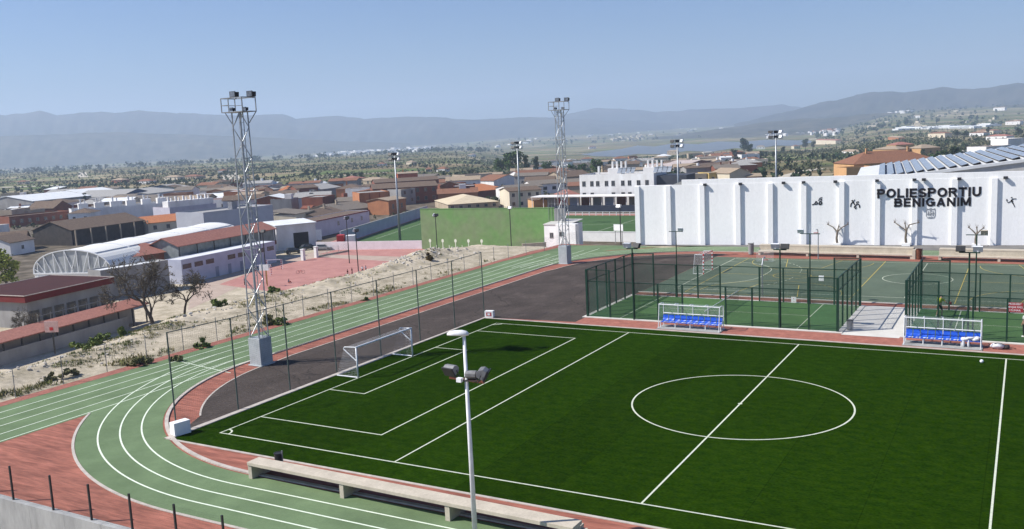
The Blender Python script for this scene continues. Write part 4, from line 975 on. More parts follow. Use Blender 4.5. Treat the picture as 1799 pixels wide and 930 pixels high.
e = emblem('arms', 1635, 376, .62, [([(-.75, .8), (.75, .8), (.75, -.35), (.55, -.75), (0, -.85), (-.55, -.75), (-.75, -.35), (-.75, .8)], .09), ([(-.75, 1.0), (-.35, .86), (0, 1.05), (.35, .86), (.75, 1.0)], .14), ([(-.4, .5), (-.4, -.3)], .2), ([(.4, .5), (.4, -.4)], .18), ([(-.7, .0), (.7, .05)], .07), ([(-.4, -.62), (.4, -.62)], .12), ([(-.1, .3), (.15, .1), (-.15, -.2), (.12, -.35)], .16)], [(0, .55, .16)]); e.build('wall_crest', GREYP, hall)
# hall roof behind the wall: concrete gable rising to the right with rows of solar collectors
ROOFC = pmat('pale roof concrete', (.50, .49, .46), (.42, .41, .385), scale=.6, rough=.9, detail=8)
roof = thing('pavilion', 'pale concrete pavilion with a roof rising to the right behind the white wall', 'building', (w0.x, w0.y, 0), RZW)
def wplane(px_, py_, dist):
    """point at depth dist behind the wall face (hall coordinates)"""
    d = ray(px_, py_); n = Vector((-wdir.y, wdir.x)); o = Vector((CAM[0], CAM[1])); dd = Vector((d[0], d[1]))
    k = ((w0-o).dot(n)+dist)/dd.dot(n); p = CAM+d*k; return (Vector((p[0], p[1]))-w0).dot(wdir), float(p[2])
GD = 9.0
ga = wplane(1530, 320, GD); gb = wplane(1799, 285, GD); gs = (gb[1]-ga[1])/(gb[0]-ga[0])
xe = gb[0]+14
b = MB(); b.extr([(ga[0]-2, GD, -1), (xe, GD, -1), (xe, GD, ga[1]+gs*(xe-ga[0])), (ga[0]-2, GD, ga[1]-2*gs)], (0, 36, 0)); b.build('gable', ROOFC, roof)
b = MB(); b.extr([(ga[0]-2, GD-.25, ga[1]-2*gs+.003), (xe, GD-.25, ga[1]+gs*(xe-ga[0])+.003), (xe, GD-.25, ga[1]+gs*(xe-ga[0])+.36), (ga[0]-2, GD-.25, ga[1]-2*gs+.36)], (0, 36.5, 0)); b.build('roof', pmat('white roof sheet', (.62, .63, .63), (.52, .53, .53), scale=.8, rough=.7), roof)
SOLF = pmat('solar collector glass', (.30, .33, .37), (.22, .245, .28), scale=.6, rough=.22, spec=.6)
SOLB = pmat('dark collector backing', (.022, .024, .03), (.04, .042, .05), scale=1, rough=.6)  # panel backs, and the shade coloured in between collector rows
proto = None; n = 16; RL = 33.0
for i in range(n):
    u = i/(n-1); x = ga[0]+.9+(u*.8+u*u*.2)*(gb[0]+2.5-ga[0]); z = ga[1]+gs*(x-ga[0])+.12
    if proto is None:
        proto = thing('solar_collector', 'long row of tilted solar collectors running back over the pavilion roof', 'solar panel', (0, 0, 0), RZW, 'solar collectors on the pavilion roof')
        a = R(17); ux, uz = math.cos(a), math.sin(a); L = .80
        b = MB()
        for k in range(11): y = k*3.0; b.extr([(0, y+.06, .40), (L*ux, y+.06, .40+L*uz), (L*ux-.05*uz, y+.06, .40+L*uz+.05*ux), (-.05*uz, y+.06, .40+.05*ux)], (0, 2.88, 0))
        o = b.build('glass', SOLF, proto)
        b = MB(); b.extr([(-.01, .02, .33), (L*ux, .02, .33+L*uz), (L*ux, .02, .395+L*uz), (-.01, .02, .395)], (0, RL, 0)); b.box(L*ux+.002, L*ux+.06, .02, RL, .0, .36+L*uz); b.box(L*ux+.062, L*ux+.62, .02, RL, .17, .21); b.build('backing_and_gap_shade', SOLB, proto)  # panel backs plus added dark sheets standing for shade between the rows
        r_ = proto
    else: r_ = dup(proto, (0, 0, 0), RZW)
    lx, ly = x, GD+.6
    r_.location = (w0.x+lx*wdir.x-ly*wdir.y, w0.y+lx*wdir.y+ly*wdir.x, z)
# pollarded trees in front of the wall
BARK = pmat('pale bark', (.20, .165, .13), (.11, .09, .07), scale=3, rough=.95, bump=.4, stretch=(1, 1, .3))
BARKD = pmat('dark bark', (.075, .058, .045), (.045, .034, .026), scale=3, rough=.95, bump=.4, stretch=(1, 1, .3))
def pollard(px_, ybase, ytop, arms, label):
    d = ray(px_, ybase); k = (77.9+.12*(px_-1120)/620*40*.12-CAM[1])/d[1]; p = at(px_, ybase)
    t = thing('pollarded_tree', label, 'tree', (p[0], p[1], 0), 0, 'pollarded trees below the white wall')
    h = rise((p[0], p[1], 0), ytop)
    b = MB(); b.tube((0, 0, 0), (-.08, 0, h*.35), .17, .13, 9); b.tube((-.08, 0, h*.35), (0, 0, h*.66), .13, .12, 9); b.build('trunk', BARK, t)
    for k_, arm in enumerate(arms):
        b = MB(); pts = [(0, 0, h*.64)]+[(x, y, h*z) for x, y, z in arm]
        for j, (q, r_) in enumerate(zip(pts[:-1], pts[1:])): b.tube(q, r_, .085-.018*j, .07-.018*j, 7)
        e_ = pts[-1]; b.blob(e_, .10, .10, .09, 7, 5, .3, k_)
        for q in range(5): b.tube(e_, (e_[0]+.2*math.cos(q*1.9+k_), e_[1]+.2*math.sin(q*1.9), e_[2]+.22+.06*q), .018, .01, 4)
        b.build('branch', BARK, t)
    b = MB(); b.box(-.45, .45, -.45, .45, 0, .35); b.build('planter', WPLAST, t)
pollard(1471, 432, 394, [((-.5, 0, .86), (-1.1, .1, .98)), ((.5, 0, .84), (1.2, -.1, 1.0)), ((.05, .2, .8), (.1, .3, .88))], 'pollarded bare tree with two level arms, left of the white wall lettering')
pollard(1592, 432, 391, [((-.7, 0, .84), (-1.3, .1, 1.0)), ((.3, 0, .9), (1.3, -.1, 1.0)), ((-.1, .2, .8), (-.2, .3, .95))], 'pollarded bare tree with long forked arms below the white wall lettering')
pollard(1715, 434, 400, [((-.4, 0, .84), (-.8, .1, 1.0)), ((.35, 0, .85), (.7, -.1, .98)), ((.05, .2, .8), (.0, .3, .98))], 'pollarded bare tree behind a floodlight at the right of the wall')

# ------------------------------------------------------------------ lower terrace
def frame(p, q):
    """base edge p->q in plan: origin, rotation, length"""
    d = Vector((q[0]-p[0], q[1]-p[1])); return math.atan2(d.y, d.x), d.length
FRONT = pmat('green fronton paint', (.135, .275, .085), (.185, .255, .125), scale=.12, rough=.8, detail=6, contrast=(.4, .62), fine=.08, finescale=.9)
p, q = at(742, 438, LZ), at(976, 441, LZ); rz, L = frame(p, q); H = rise(p, 368)
t = thing('fronton_wall', 'tall plain green pelota wall above the red court', 'wall', (p[0], p[1], LZ), rz)
b = MB(); b.box(0, L, 0, .5, -.2, H); b.build('wall', FRONT, t)
b = MB(); b.box(0, L, -.06, .56, H, H+.10); b.build('coping', FRONT, t)
for k in range(5):
    x = 2.2+k*3.35; b = MB(); b.box(x-.09, x+.09, -.02, -.001, 0.0, 1.6); b.extr([(x+.32*math.cos(a), -.02, 2.0+.42*math.sin(a)) for a in np.linspace(2*PI, 0, 15)[:-1]], (0, .019, 0)); b.build('painted_mark', CREAM_P, t)
    b = MB(); b.box(x+1.58, x+1.72, -.02, -.001, 0.0, 1.0); b.build('painted_mark', CREAM_P, t)
b = MB(); b.box(L, L+2.6, .02, .4, -.2, H*.99); b.build('return_wall', CONCG, t)
b = MB()
for k in range(7): b.beam((L-1.2+k*.75, -.1, H*.5), (L-1.2+k*.75, -.1, H+1.6-.1*k), .05)
b.beam((L-1.2, -.1, H+1.0), (L+3.4, -.1, H+.8), .05); b.build('fence_frame', GALVD, t)
p, q = at(556, 440, LZ), at(741.5, 437.5, LZ); rz, L = frame(p, q)
t = thing('low_wall', 'low white wall left of the green pelota wall', 'wall', (p[0], p[1], LZ), rz)
b = MB(); b.box(0, L, 0, .3, 0, 1.95); b.build('wall', pmat('pinkish white wash', (.80, .74, .76), (.72, .66, .67), scale=.7, rough=.9), t)
def longwall(pa, pb, h, mat, label, thick=.3, cop=None, z=LZ, name='low_wall'):
    p, q = at(*pa, z), at(*pb, z); rz, L = frame(p, q); t = thing(name, label, 'wall', (p[0], p[1], z), rz)
    b = MB(); b.box(0, L, 0, thick, -.2, h); b.build('wall', mat, t)
    b = MB(); b.box(-.05, L+.05, -.05, thick+.05, h, h+.12); b.build('coping', cop or mat, t)
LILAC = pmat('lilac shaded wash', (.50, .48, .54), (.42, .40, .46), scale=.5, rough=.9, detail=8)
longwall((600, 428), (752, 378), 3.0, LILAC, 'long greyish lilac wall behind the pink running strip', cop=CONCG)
longwall((1020, 424), (1135, 426), 2.2, WPLAST, 'white wall closing the football field beside the sports hall')
longwall((918, 441), (960, 438), 1.3, CONC, 'short pale concrete wall below the green pelota wall', z=-8)
# white hut
p = at(957, 430, -8.2); q = at(1000, 431, -8.2); rz, L = frame(p, q)
def gablehouse(t, L, Dp, H, roofmat, wallmat, ridge=1.2, over=.3, kind='gable'):
    b = MB(); b.box(0, L, 0, Dp, -1.0, H)
    if kind == 'gable': b.extr([(0, .002, H), (0, Dp/2, H+ridge), (0, Dp-.002, H)], (L, 0, 0))
    elif kind == 'gablex': b.extr([(.002, 0, H), (L/2, 0, H+ridge), (L-.002, 0, H)], (0, Dp, 0))
    b.build('wall', wallmat, t)
    b = MB(); o = over; th = .16
    if kind == 'gable':
        s = ridge/(Dp/2)
        b.extr([(-o, -o, H-o*s+.01), (-o, Dp/2, H+ridge+.01), (-o, Dp/2, H+ridge+th), (-o, -o, H-o*s+th)], (L+2*o, 0, 0))
        b.extr([(-o, Dp+o, H-o*s+.01), (-o, Dp+o, H-o*s+th), (-o, Dp/2, H+ridge+th+.002), (-o, Dp/2, H+ridge+.012)], (L+2*o, 0, 0))
    elif kind == 'gablex':
        s = ridge/(L/2)
        b.extr([(-o, -o, H-o*s+.01), (-o, -o, H-o*s+th), (L/2, -o, H+ridge+th), (L/2, -o, H+ridge+.01)], (0, Dp+2*o, 0))
        b.extr([(L+o, -o, H-o*s+.01), (L/2, -o, H+ridge+.012), (L/2, -o, H+ridge+th+.002), (L+o, -o, H-o*s+th)], (0, Dp+2*o, 0))
    elif kind == 'hip':
        a = min(L, Dp)/2
        z0, z1 = H+.01, H+ridge+th
        v = [(-o, -o, z0), (L+o, -o, z0), (L+o, Dp+o, z0), (-o, Dp+o, z0)]
        if L >= Dp: r1, r2 = (a, Dp/2, z1), (L-a, Dp/2, z1)
        else: r1, r2 = (L/2, a, z1), (L/2, Dp-a, z1)
        if L >= Dp: b.quad(v[0], v[1], r2, r1); b.tri(v[1], v[2], r2); b.quad(v[2], v[3], r1, r2); b.tri(v[3], v[0], r1)
        else: b.tri(v[0], v[1], r1); b.quad(v[1], v[2], r2, r1); b.tri(v[2], v[3], r2); b.quad(v[3], v[0], r1, r2)
        b.poly(v[::-1])
    elif kind == 'shed':
        b.extr([(-o, -o, H+.01), (-o, Dp+o, H+ridge), (-o, Dp+o, H+ridge+th), (-o, -o, H+.01+th)], (L+2*o, 0, 0))
    elif kind == 'flat':
        b.box(.15, L-.15, .15, Dp-.15, H-.001, H+.04)
        w = MB()
        for x0, x1, y0, y1 in ((0, L, 0, .15), (0, L, Dp-.15, Dp), (0, .15, .15, Dp-.15), (L-.15, L, .15, Dp-.15)): w.box(x0, x1, y0, y1, H+.002, H+ridge)
        w.build('parapet', wallmat, t)
    return b.build('roof', roofmat, t)
PANE = pmat('dark window', (.020, .023, .03), (.05, .055, .065), scale=2, rough=.12, spec=.6)
PANEF = pmat('window frame', (.30, .29, .27), (.22, .21, .2), scale=3, rough=.6)
def window(t, x, z, w, h, y=0.0, pane=None, sill=True):
    b = MB()
    b.box(x-w/2-.08, x-w/2, y-.05, y-.001, z-.08, z+h+.08); b.box(x+w/2, x+w/2+.08, y-.05, y-.001, z-.08, z+h+.08); b.box(x-w/2, x+w/2, y-.05, y-.001, z+h, z+h+.08); b.box(x-w/2-.12, x+w/2+.12, y-.10, y-.001, z-.16, z-.08) if sill else None
    b.box(x-.03, x+.03, y-.04, y-.001, z, z+h)
    o = b.build('window', PANEF, t); b = MB(); b.box(x-w/2, x-.031, y-.02, y-.001, z-.079, z+h-.001); b.box(x+.031, x+w/2, y-.02, y-.001, z-.079, z+h-.001); b.build('pane', pane or PANE, o)
def roofmat(name, c, c2): return pmat(name, c, c2, scale=.9, rough=.9, detail=9, bump=.3, contrast=(.33, .67), stretch=(2.2, 2.2, 1), fine=.18, finescale=2.0)
TER = roofmat('terracotta tile', (.245, .115, .066), (.16, .076, .046))
ORT = roofmat('orange tile', (.50, .19, .08), (.38, .14, .06))
BRT = roofmat('old brown tile', (.165, .115, .08), (.095, .066, .048))
GRT = roofmat('weathered grey tile', (.20, .17, .14), (.125, .105, .085))
TNT = roofmat('tan tile', (.36, .28, .20), (.26, .20, .14))
RFG = roofmat('fibre cement', (.36, .35, .33), (.25, .24, .23))
RFW = pmat('white sheet roof', (.72, .73, .73), (.60, .61, .61), scale=.5, rough=.6, detail=7)
CLAY = roofmat('rose clay tile', (.34, .15, .115), (.26, .11, .085))
WW = pmat('white wash', (.76, .75, .74), (.62, .60, .58), scale=.35, rough=.9, detail=8, stretch=(1, 1, .4))
WC = pmat('cream wash', (.64, .57, .44), (.53, .46, .35), scale=.35, rough=.9, detail=8, stretch=(1, 1, .4))
WB = pmat('orange brick', (.42, .185, .09), (.33, .14, .07), scale=.5, rough=.9, detail=8)
WR = pmat('red brick', (.24, .085, .05), (.17, .06, .038), scale=.5, rough=.9, detail=8)
WG = pmat('grey render', (.33, .32, .31), (.23, .22, .215), scale=.35, rough=.9, detail=8, stretch=(1, 1, .4))
WT = pmat('tan render', (.42, .345, .26), (.32, .26, .19), scale=.35, rough=.9, detail=8)
WO = pmat('ochre orange render', (.56, .33, .16), (.48, .28, .13), scale=.35, rough=.9, detail=8)
t = thing('hut', 'small white block hut behind the tower at the track bend', 'building', (p[0], p[1], -8.2), rz)
gablehouse(t, L, 6.5, 4.2, ROOFC, WPLAST, .5, .15, 'shed'); window(t, L*.30, 1.6, .7, .9)
b = MB(); b.box(L*.55, L*.55+.9, -.03, -.001, 0, 2.1); b.build('door', CONCG, t)
# side wing with the dark slit window, seen obliquely
b = MB(); b.box(L*.62, L+2.4, -1.6, -.002, -.5, 4.6); b.build('wing', WPLAST, t); window(t, L*.86, 2.2, .9, .7, -1.6)
# ------------------------------------------------------------------ buildings of the lower terrace and the town
FOOT = []
WALLS = {'white': WW, 'cream': WC, 'orange brick': WB, 'red brick': WR, 'grey': WG, 'tan': WT, 'ochre': WO, 'lilac': LILAC}
ROOFS = {'terracotta': TER, 'orange': ORT, 'brown': BRT, 'weathered': GRT, 'tan': TNT, 'fibre cement': RFG, 'white sheet': RFW, 'rose': CLAY}
def gpt(px_, py_, z=None): return at(px_, py_, z) if z is not None else onground(px_, py_, 150)
def house(name, label, pl, pr, ytop, depth, kind, wall, roof, ridge=1.4, z=None, wins=None, cat='house', group=None, chim=0, over=.3, tank=0, hmin=2.4):
    p = gpt(*pl, z); q = gpt(*pr, z); zz = min(p[2], q[2]); rz, L = frame(p, q)
    t = thing(name, label, cat, (p[0], p[1], zz), rz, group)
    H = max(hmin, rise((p[0], p[1], zz), ytop))
    W_ = WALLS.get(wall, wall); R_ = ROOFS.get(roof, roof)
    gablehouse(t, L, depth, H, R_, W_, ridge, over, kind)
    if wins:
        rows_, cols, w, h = wins
        for r_ in range(rows_):
            for c in range(cols):
                zc = H*(r_+.42)/rows_ if rows_ > 1 else H*.42
                window(t, L*(c+.5)/cols, zc, w, h)
    for k in range(chim):
        x = L*(.25+.5*k/max(1, chim-1)) if chim > 1 else L*.3
        b = MB(); b.box(x-.3, x+.3, depth*.4, depth*.4+.6, H, H+ridge+1.3); b.box(x-.36, x+.36, depth*.4-.06, depth*.4+.66, H+ridge+1.3, H+ridge+1.42); b.build('chimney', W_, t)
    for k in range(tank):
        b = MB(); b.box(L*.6, L*.6+1.8, depth*.5, depth*.5+1.8, H, H+2.0+ridge*.3); b.build('roof_room', W_, t)
    FOOT.append((p[0]+(q[0]-p[0])/2, p[1]+(q[1]-p[1])/2, max(L, depth)*.6))
    c, s = math.cos(rz), math.sin(rz); FOOT.append((p[0]+c*L/2-s*depth*.6, p[1]+s*L/2+c*depth*.6, max(L*.5, depth*.5)))
    t['_h'] = H; return t, L, H
# barrel-vaulted translucent sports hall
VAULT = bpy.data.materials.new('ribbed translucent sheet'); VAULT.use_nodes = True
q = VAULT.node_tree; bb = q.nodes['Principled BSDF']; bb.inputs['Roughness'].default_value = .65; bb.inputs['Alpha'].default_value = .93
g = nd(q, 'ShaderNodeTexCoord'); wv = nd(q, 'ShaderNodeTexWave'); wv.inputs['Scale'].default_value = .55; wv.inputs['Distortion'].default_value = .3; wv.bands_direction = 'Y'
q.links.new(g.outputs['Object'], wv.inputs['Vector'])
cr = nd(q, 'ShaderNodeValToRGB'); cr.color_ramp.elements[0].color = (.72, .71, .66, 1); cr.color_ramp.elements[1].color = (.84, .83, .78, 1); q.links.new(wv.outputs[0], cr.inputs[0]); q.links.new(cr.outputs[0], bb.inputs['Base Color'])
zf, za = -6.6, -2.2
a1 = at(123, 440, za); a2 = at(372, 392, za); ax = Vector((a2[0]-a1[0], a2[1]-a1[1])); VL = ax.length; vrz = math.atan2(ax.y, ax.x)-PI/2
t = thing('barrel_vault_hall', 'white barrel vaulted hall with a trussed glazed arch at its end', 'building', (a1[0], a1[1], LZ), vrz)
HWD = 8.3; hb = zf-LZ; rs = za-zf
def vp(u, r=1.0, dz=0): a = PI*u; return (-HWD*r*math.cos(a), hb+dz+rs*r*math.sin(a)**.80)
nU = 20
b = MB()
for k in range(nU):
    (xa, z1), (xb, z2) = vp(k/nU), vp((k+1)/nU); nY = 24
    for j in range(nY): b.quad((xa, VL*j/nY, z1), (xb, VL*j/nY, z2), (xb, VL*(j+1)/nY, z2), (xa, VL*(j+1)/nY, z1))
b.build('vault', VAULT, t, smooth=True)
for j in range(6):
    y = VL*j/5; b = MB()
    for k in range(nU):
        (xa, z1), (xb, z2) = vp(k/nU, 1.012), vp((k+1)/nU, 1.012); b.beam((xa, y, z1), (xb, y, z2), .26, .18)
    b.build('rib', WSTEEL, t)
b = MB()
for u in (.3, .7): xa, z1 = vp(u, 1.01); b.beam((xa, 0, z1+.03), (xa, VL, z1+.03), .14)
b.build('purlin', WSTEEL, t)
b = MB(); b.beam((-HWD, -.05, hb+.1), (HWD, -.05, hb+.1), .22)
for k in range(1, nU, 2):
    xa, z1 = vp(k/nU); m = int(round((xa/HWD)*5+5)); b.beam((xa, -.05, hb), (xa, -.05, z1), .12)
    xb = xa+(HWD/5.2 if xa < 0 else -HWD/5.2); b.beam((xa, -.05, z1), (xb, -.05, hb), .11)
b.build('end_truss', WSTEEL, t)
b = MB(); i0 = [vp(k/nU, .995) for k in range(nU+1)]; b.poly([(x, .12, z) for x, z in i0][::-1]); b.build('end_glazing', pmat('cloudy glazing', (.40, .42, .43), (.32, .34, .35), scale=1.5, rough=.2, spec=.5), t)
b = MB(); b.box(-HWD, HWD, 0, VL, 0, hb); b.build('base_wall', WPLAST, t)
b = MB()
for k in range(9): b.box(-HWD+.6+k*.75, -HWD+.85+k*.75, -.12, -.002, 0.6, hb-.3)
b.build('grille', WSTEEL, t)
FOOT.append((a1[0]+ax.x/2, a1[1]+ax.y/2, 30))
# school block with flat dark-red roof, in front
DRED = pmat('dark red roof felt', (.050, .009, .008), (.036, .007, .007), scale=.5, rough=.95, detail=8)
DREDW = pmat('dark red fascia', (.15, .014, .012), (.12, .011, .010), scale=1, rough=.8)
zr = -4.9
c0 = at(43, 521, zr); c1 = at(200, 487, zr); c2 = at(88, 484, zr); c3 = at(-90, 519, zr)
t = thing('school_block', 'low school block under a flat dark red roof at the left edge', 'building', (c0[0], c0[1], LZ), 0)
c3 = (c0[0]+c2[0]-c1[0], c0[1]+c2[1]-c1[1])
b = MB(); b.prism([(c0[0], c0[1]), (c1[0], c1[1]), (c2[0], c2[1]), c3], zr-1.0, zr); b.build('roof_fascia', DREDW, t, world=True)
cx_, cy_ = (c0[0]+c2[0])/2, (c0[1]+c2[1])/2
ins = lambda p, k: (p[0]+(cx_-p[0])*k, p[1]+(cy_-p[1])*k)
b = MB(); b.prism([ins(p, .012) for p in (c0, c1, c2, c3)], zr-.2, zr+.03); b.build('roof', DRED, t, world=True)
b = MB(); q = [ins(p, -.006) for p in (c0, c1, c2, c3)]
for k in range(4): b.beam((*q[k], zr+.04), (*q[(k+1) % 4], zr+.04), .14, .10)
b.build('roof_edge', KERB, t, world=True)
b = MB(); b.prism([ins(p, .08) for p in (c0, c1, c2, c3)], LZ, zr-1.0); b.build('wall', WG, t, world=True)
f0, f1 = ins(c0, .075), ins(c1, .075); fd = Vector((f1[0]-f0[0], f1[1]-f0[1])); n = Vector((fd.y, -fd.x)).normalized()*.03
for k in range(7):
    u0, u1 = (k+.12)/7, (k+.88)/7
    P_ = [(f0[0]+fd.x*u+n.x, f0[1]+fd.y*u+n.y) for u in (u0, u1)]
    b = MB(); b.extr([(*P_[0], -9.3), (*P_[1], -9.3), (*P_[1], -7.4), (*P_[0], -7.4)], (-n.x*.9, -n.y*.9, 0)); b.build('window', PANE, t, world=True)
b = MB()
for k in range(8): u = k/7; b.beam((f0[0]+fd.x*u+n.x*60, f0[1]+fd.y*u+n.y*60, LZ), (f0[0]+fd.x*u+n.x*60, f0[1]+fd.y*u+n.y*60, -7.7), .10)
b.beam((f0[0]+n.x*60, f0[1]+n.y*60, -8.0), (f1[0]+n.x*60, f1[1]+n.y*60, -8.0), .10); b.build('railing', WG, t, world=True)
# covered walkway with a pale red tile roof
w1 = at(-30, 608, -7.0); w2 = at(255, 532, -7.0)
rz, L = frame(w1, w2); t = thing('covered_walkway', 'covered walkway with a long pale red tile roof in front of the school', 'shelter', (w1[0], w1[1], LZ), rz)
b = MB(); b.extr([(-.3, -.4, 2.75), (-.3, 2.6, 3.45), (-.3, 2.6, 3.6), (-.3, -.4, 2.9)], (L+.6, 0, 0)); b.build('roof', CLAY, t)
for k in range(11): b = MB(); b.beam((k*L/10, 0, 0), (k*L/10, 0, 2.78), .16); b.build('post', BLACK, t)
b = MB(); b.box(0, L, 2.2, 2.4, 0, 2.6); b.build('back_wall', WG, t)
b = MB(); b.box(0, L*.86, -.1, .05, 0, 1.7); b.build('front_wall', WG, t)
# pool building with hipped rose roof, behind the bare trees
house('brick_pavilion', 'brick pavilion with a hipped rose tile roof beside the barrel vault', (205, 505), (318, 485), 456, 9, 'hip', 'red brick', 'rose', 1.7, LZ, (1, 5, 1.3, 1.5), 'building', over=.7)
house('wall_block', 'white block with one dark opening behind the bare trees', (182, 530), (300, 508), 478, 4, 'flat', 'grey', RFW, .25, LZ, (1, 2, 1.4, 1.8), 'building')
gal, gL, gH = house('gallery', 'long gallery with a rose tile roof above a glazed side', (318, 490), (484, 452), 432, 7, 'gable', pmat('grey glazing', (.16, .18, .18), (.26, .28, .28), scale=.8, rough=.2), CLAY, 1.4, LZ, None, 'building', over=.6)
for k in range(7): b = MB(); b.beam((gL*k/6, -.3, 3.2), (gL*k/6, -.3, gH), .14); b.build('post', BLACK, gal)
b = MB(); b.box(-.2, gL+.2, -.5, -.05, 3.0, 3.9); b.build('red_band', pmat('dull red band', (.17, .05, .04), (.12, .035, .03), scale=1, rough=.9), gal)
LILW = pmat('blue lilac shade and panels', (.48, .50, .60), (.40, .42, .52), scale=.5, rough=.9, detail=7)  # changing room facade's blue shade put into the colour; also stand panel lilac
wing, wL, wH = house('changing_rooms', 'long pale lilac changing room block with a band of dark windows', (322, 500), (486, 461), 458, 4, 'flat', LILW, RFW, .12, LZ, None, 'building')
for k in range(9):
    if k in (3, 6): continue
    b = MB(); x = wL*(k+.1)/9; b.box(x, x+wL*.08, -.04, -.001, wH*.62, wH*.82); b.build('window', PANE, wing)
for k in range(4): b = MB(); x = wL*(.32+k*.13); b.box(x, x+1.0, -.03, -.001, 0, 2.0); b.build('door', pmat('blue grey door', (.25, .28, .36), (.2, .23, .3), scale=1), wing)
# white garage, board and long lilac house
gar, L, H = house('garage', 'white garage with a big dark doorway behind parked cars', (488, 441), (557, 433.5), 398, 9, 'shed', 'white', RFW, .5, LZ, None, 'building')
b = MB(); b.box(L*.42, L*.80, -.04, -.001, 0, H*.66); b.build('doorway', pmat('dark interior', (.02, .018, .018), (.03, .025, .025), scale=1), gar)
house('white_annexe', 'low white annexe left of the garage', (436, 451), (487, 442), 411, 5, 'flat', 'white', RFW, .3, LZ, None, 'building')
t = thing('notice_board', 'large pale notice board right of the dark garage doorway', 'sign', at(546, 434, LZ), R(35))
b = MB(); b.box(0, 2.9, -.05, .05, 1.6, 4.2); b.build('board', WSTEEL, t); b = MB(); b.beam((.4, 0, 0), (.4, 0, 1.6), .1); b.beam((2.5, 0, 0), (2.5, 0, 1.6), .1); b.build('legs', GALVD, t)
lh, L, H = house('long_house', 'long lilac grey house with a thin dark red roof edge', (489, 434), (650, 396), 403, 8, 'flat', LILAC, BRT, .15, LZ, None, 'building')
for x in (.62, .78, .9): window(lh, L*x, H*.5, .9, 1.0)
b = MB(); b.box(-.2, L+.2, -.25, .0, H-.12, H+.16); b.build('roof_edge', DREDW, lh)
t = thing('play_shelter', 'small bright red shelter beside the low white wall', 'shelter', at(600, 431, LZ), R(30))
b = MB(); b.box(-3.6, 3.8, -1.4, 1.4, 0, .8); b.build('red_wall', REDSTEEL, t); b = MB(); b.box(-.9, .8, -1.2, 1.2, .8, 2.6); b.build('red_box', REDSTEEL, t); b = MB(); b.box(1.4, 3.6, -1.2, 1.2, .8, 2.4); b.build('white_box', WW, t)
# cars
def car(px_, py_, ang, mat, label):
    p = at(px_, py_, LZ); t = thing('parked_car', label, 'car', (p[0], p[1], LZ+.02), R(ang), 'cars parked by the garage')
    b = MB(); b.extr([(-2.05, -.82, .35), (2.05, -.82, .35), (2.1, -.82, .62), (1.95, -.82, .80), (.95, -.82, .92), (-1.85, -.82, .95), (-2.1, -.82, .85)], (0, 1.64, 0)); b.build('body', mat, t, bevel=.08)
    b = MB(); b.extr([(-1.85, -.70, .93), (1.0, -.70, .90), (.35, -.62, 1.40), (-1.35, -.62, 1.42)], (0, 1.34, 0)); b.build('windows', PANE, t, bevel=.05)
    b = MB(); b.extr([(-1.38, -.62, 1.421), (.36, -.62, 1.40), (.25, -.6, 1.46), (-1.25, -.6, 1.48)], (0, 1.24, 0)); b.build('roof', mat, t)
    for x in (-1.3, 1.3):
        for y in (-.82, .82): b = MB(); b.tube((x, y-.1, .32), (x, y+.1, .32), .32, .32, 14); o = b.build('wheel', BLACK, t); b = MB(); b.tube((x, y-.11, .32), (x, y+.11, .32), .17, .17, 10); b.build('hub', GALV, o)
CARD = pmat('dark green car paint', (.015, .028, .026), (.02, .03, .03), scale=3, rough=.25, spec=.6); CARS = pmat('silver car paint', (.38, .39, .40), (.34, .35, .36), scale=3, rough=.3, metal=.4)
car(516, 446, 60, CARD, 'dark car parked nearest the white garage doorway'); car(543, 439, 68, CARD, 'dark car parked behind the white gate pillars')
car(569, 440, 25, CARS, 'silver car parked behind the wire fence'); car(590, 437.5, 25, CARS, 'silver car parked by the left end of the low white wall')
t = thing('gate', 'gate with two white pillars in front of the parked cars', 'gate', at(533, 458, LZ), 0)
for px_ in ((533, 458), (556, 453)): p = at(*px_, LZ); b = MB(); b.box(p[0]-.35, p[0]+.35, p[1]-.35, p[1]+.35, LZ, LZ+2.4); b.box(p[0]-.42, p[0]+.42, p[1]-.42, p[1]+.42, LZ+2.4, LZ+2.55); b.build('pillar', WPLAST, t, world=True)
fp = [at(*q, LZ) for q in ((556, 453), (575, 449), (595, 445.5), (613, 442))]
t2 = thing('wire_fence', 'wire fence on a low kerb in front of the silver cars', 'fence', fp[0], 0)
for p in fp: b = MB(); b.beam((p[0], p[1], LZ), (p[0], p[1], LZ+2), .08); b.build('post', GALV, t2, world=True)
b = MB()
for p, q in zip(fp[:-1], fp[1:]): b.beam((p[0], p[1], LZ+.2), (q[0], q[1], LZ+.2), .25, .4)
b.build('kerb_wall', CONC, t2, world=True)
sheetmesh('wire_mesh', [((p[0], p[1], LZ+.4), (q[0], q[1], LZ+.4), (q[0], q[1], LZ+1.95), (p[0], p[1], LZ+1.95)) for p, q in zip(fp[:-1], fp[1:])], WIRE, t2)

# grandstand canopy on the far side of the football field
NAVY = pmat('navy boards', (.018, .026, .045), (.028, .036, .058), scale=1, rough=.6)
p = at(935, 373.5, LZ); q = at(1190, 373, LZ); rz, L = frame(p, q)
t = thing('grandstand', 'low grandstand with a white canopy and navy boards across the football field', 'grandstand', (p[0], p[1], LZ), rz)
b = MB(); b.box(8, L, 0, .4, 0, 2.2); b.build('front_boards', NAVY, t)
b = MB(); b.box(0, L, -.8, 6.5, 4.9, 5.15); b.build('canopy', WW, t)
for k in range(13): b = MB(); b.beam((k*L/12, .3, 0), (k*L/12, .3, 4.9), .18); b.build('column', WW, t)
for k, m in enumerate((WG, REDSTEEL, LILW, WR, WG, LILW, WR, WT, LILW, WR, LILW)):
    b = MB(); x = 3+k*(L-4)/11; b.box(x, x+(L-4)/11-.8, 5.2, 5.5, .2, 4.6); b.build('back_panel', m, t)
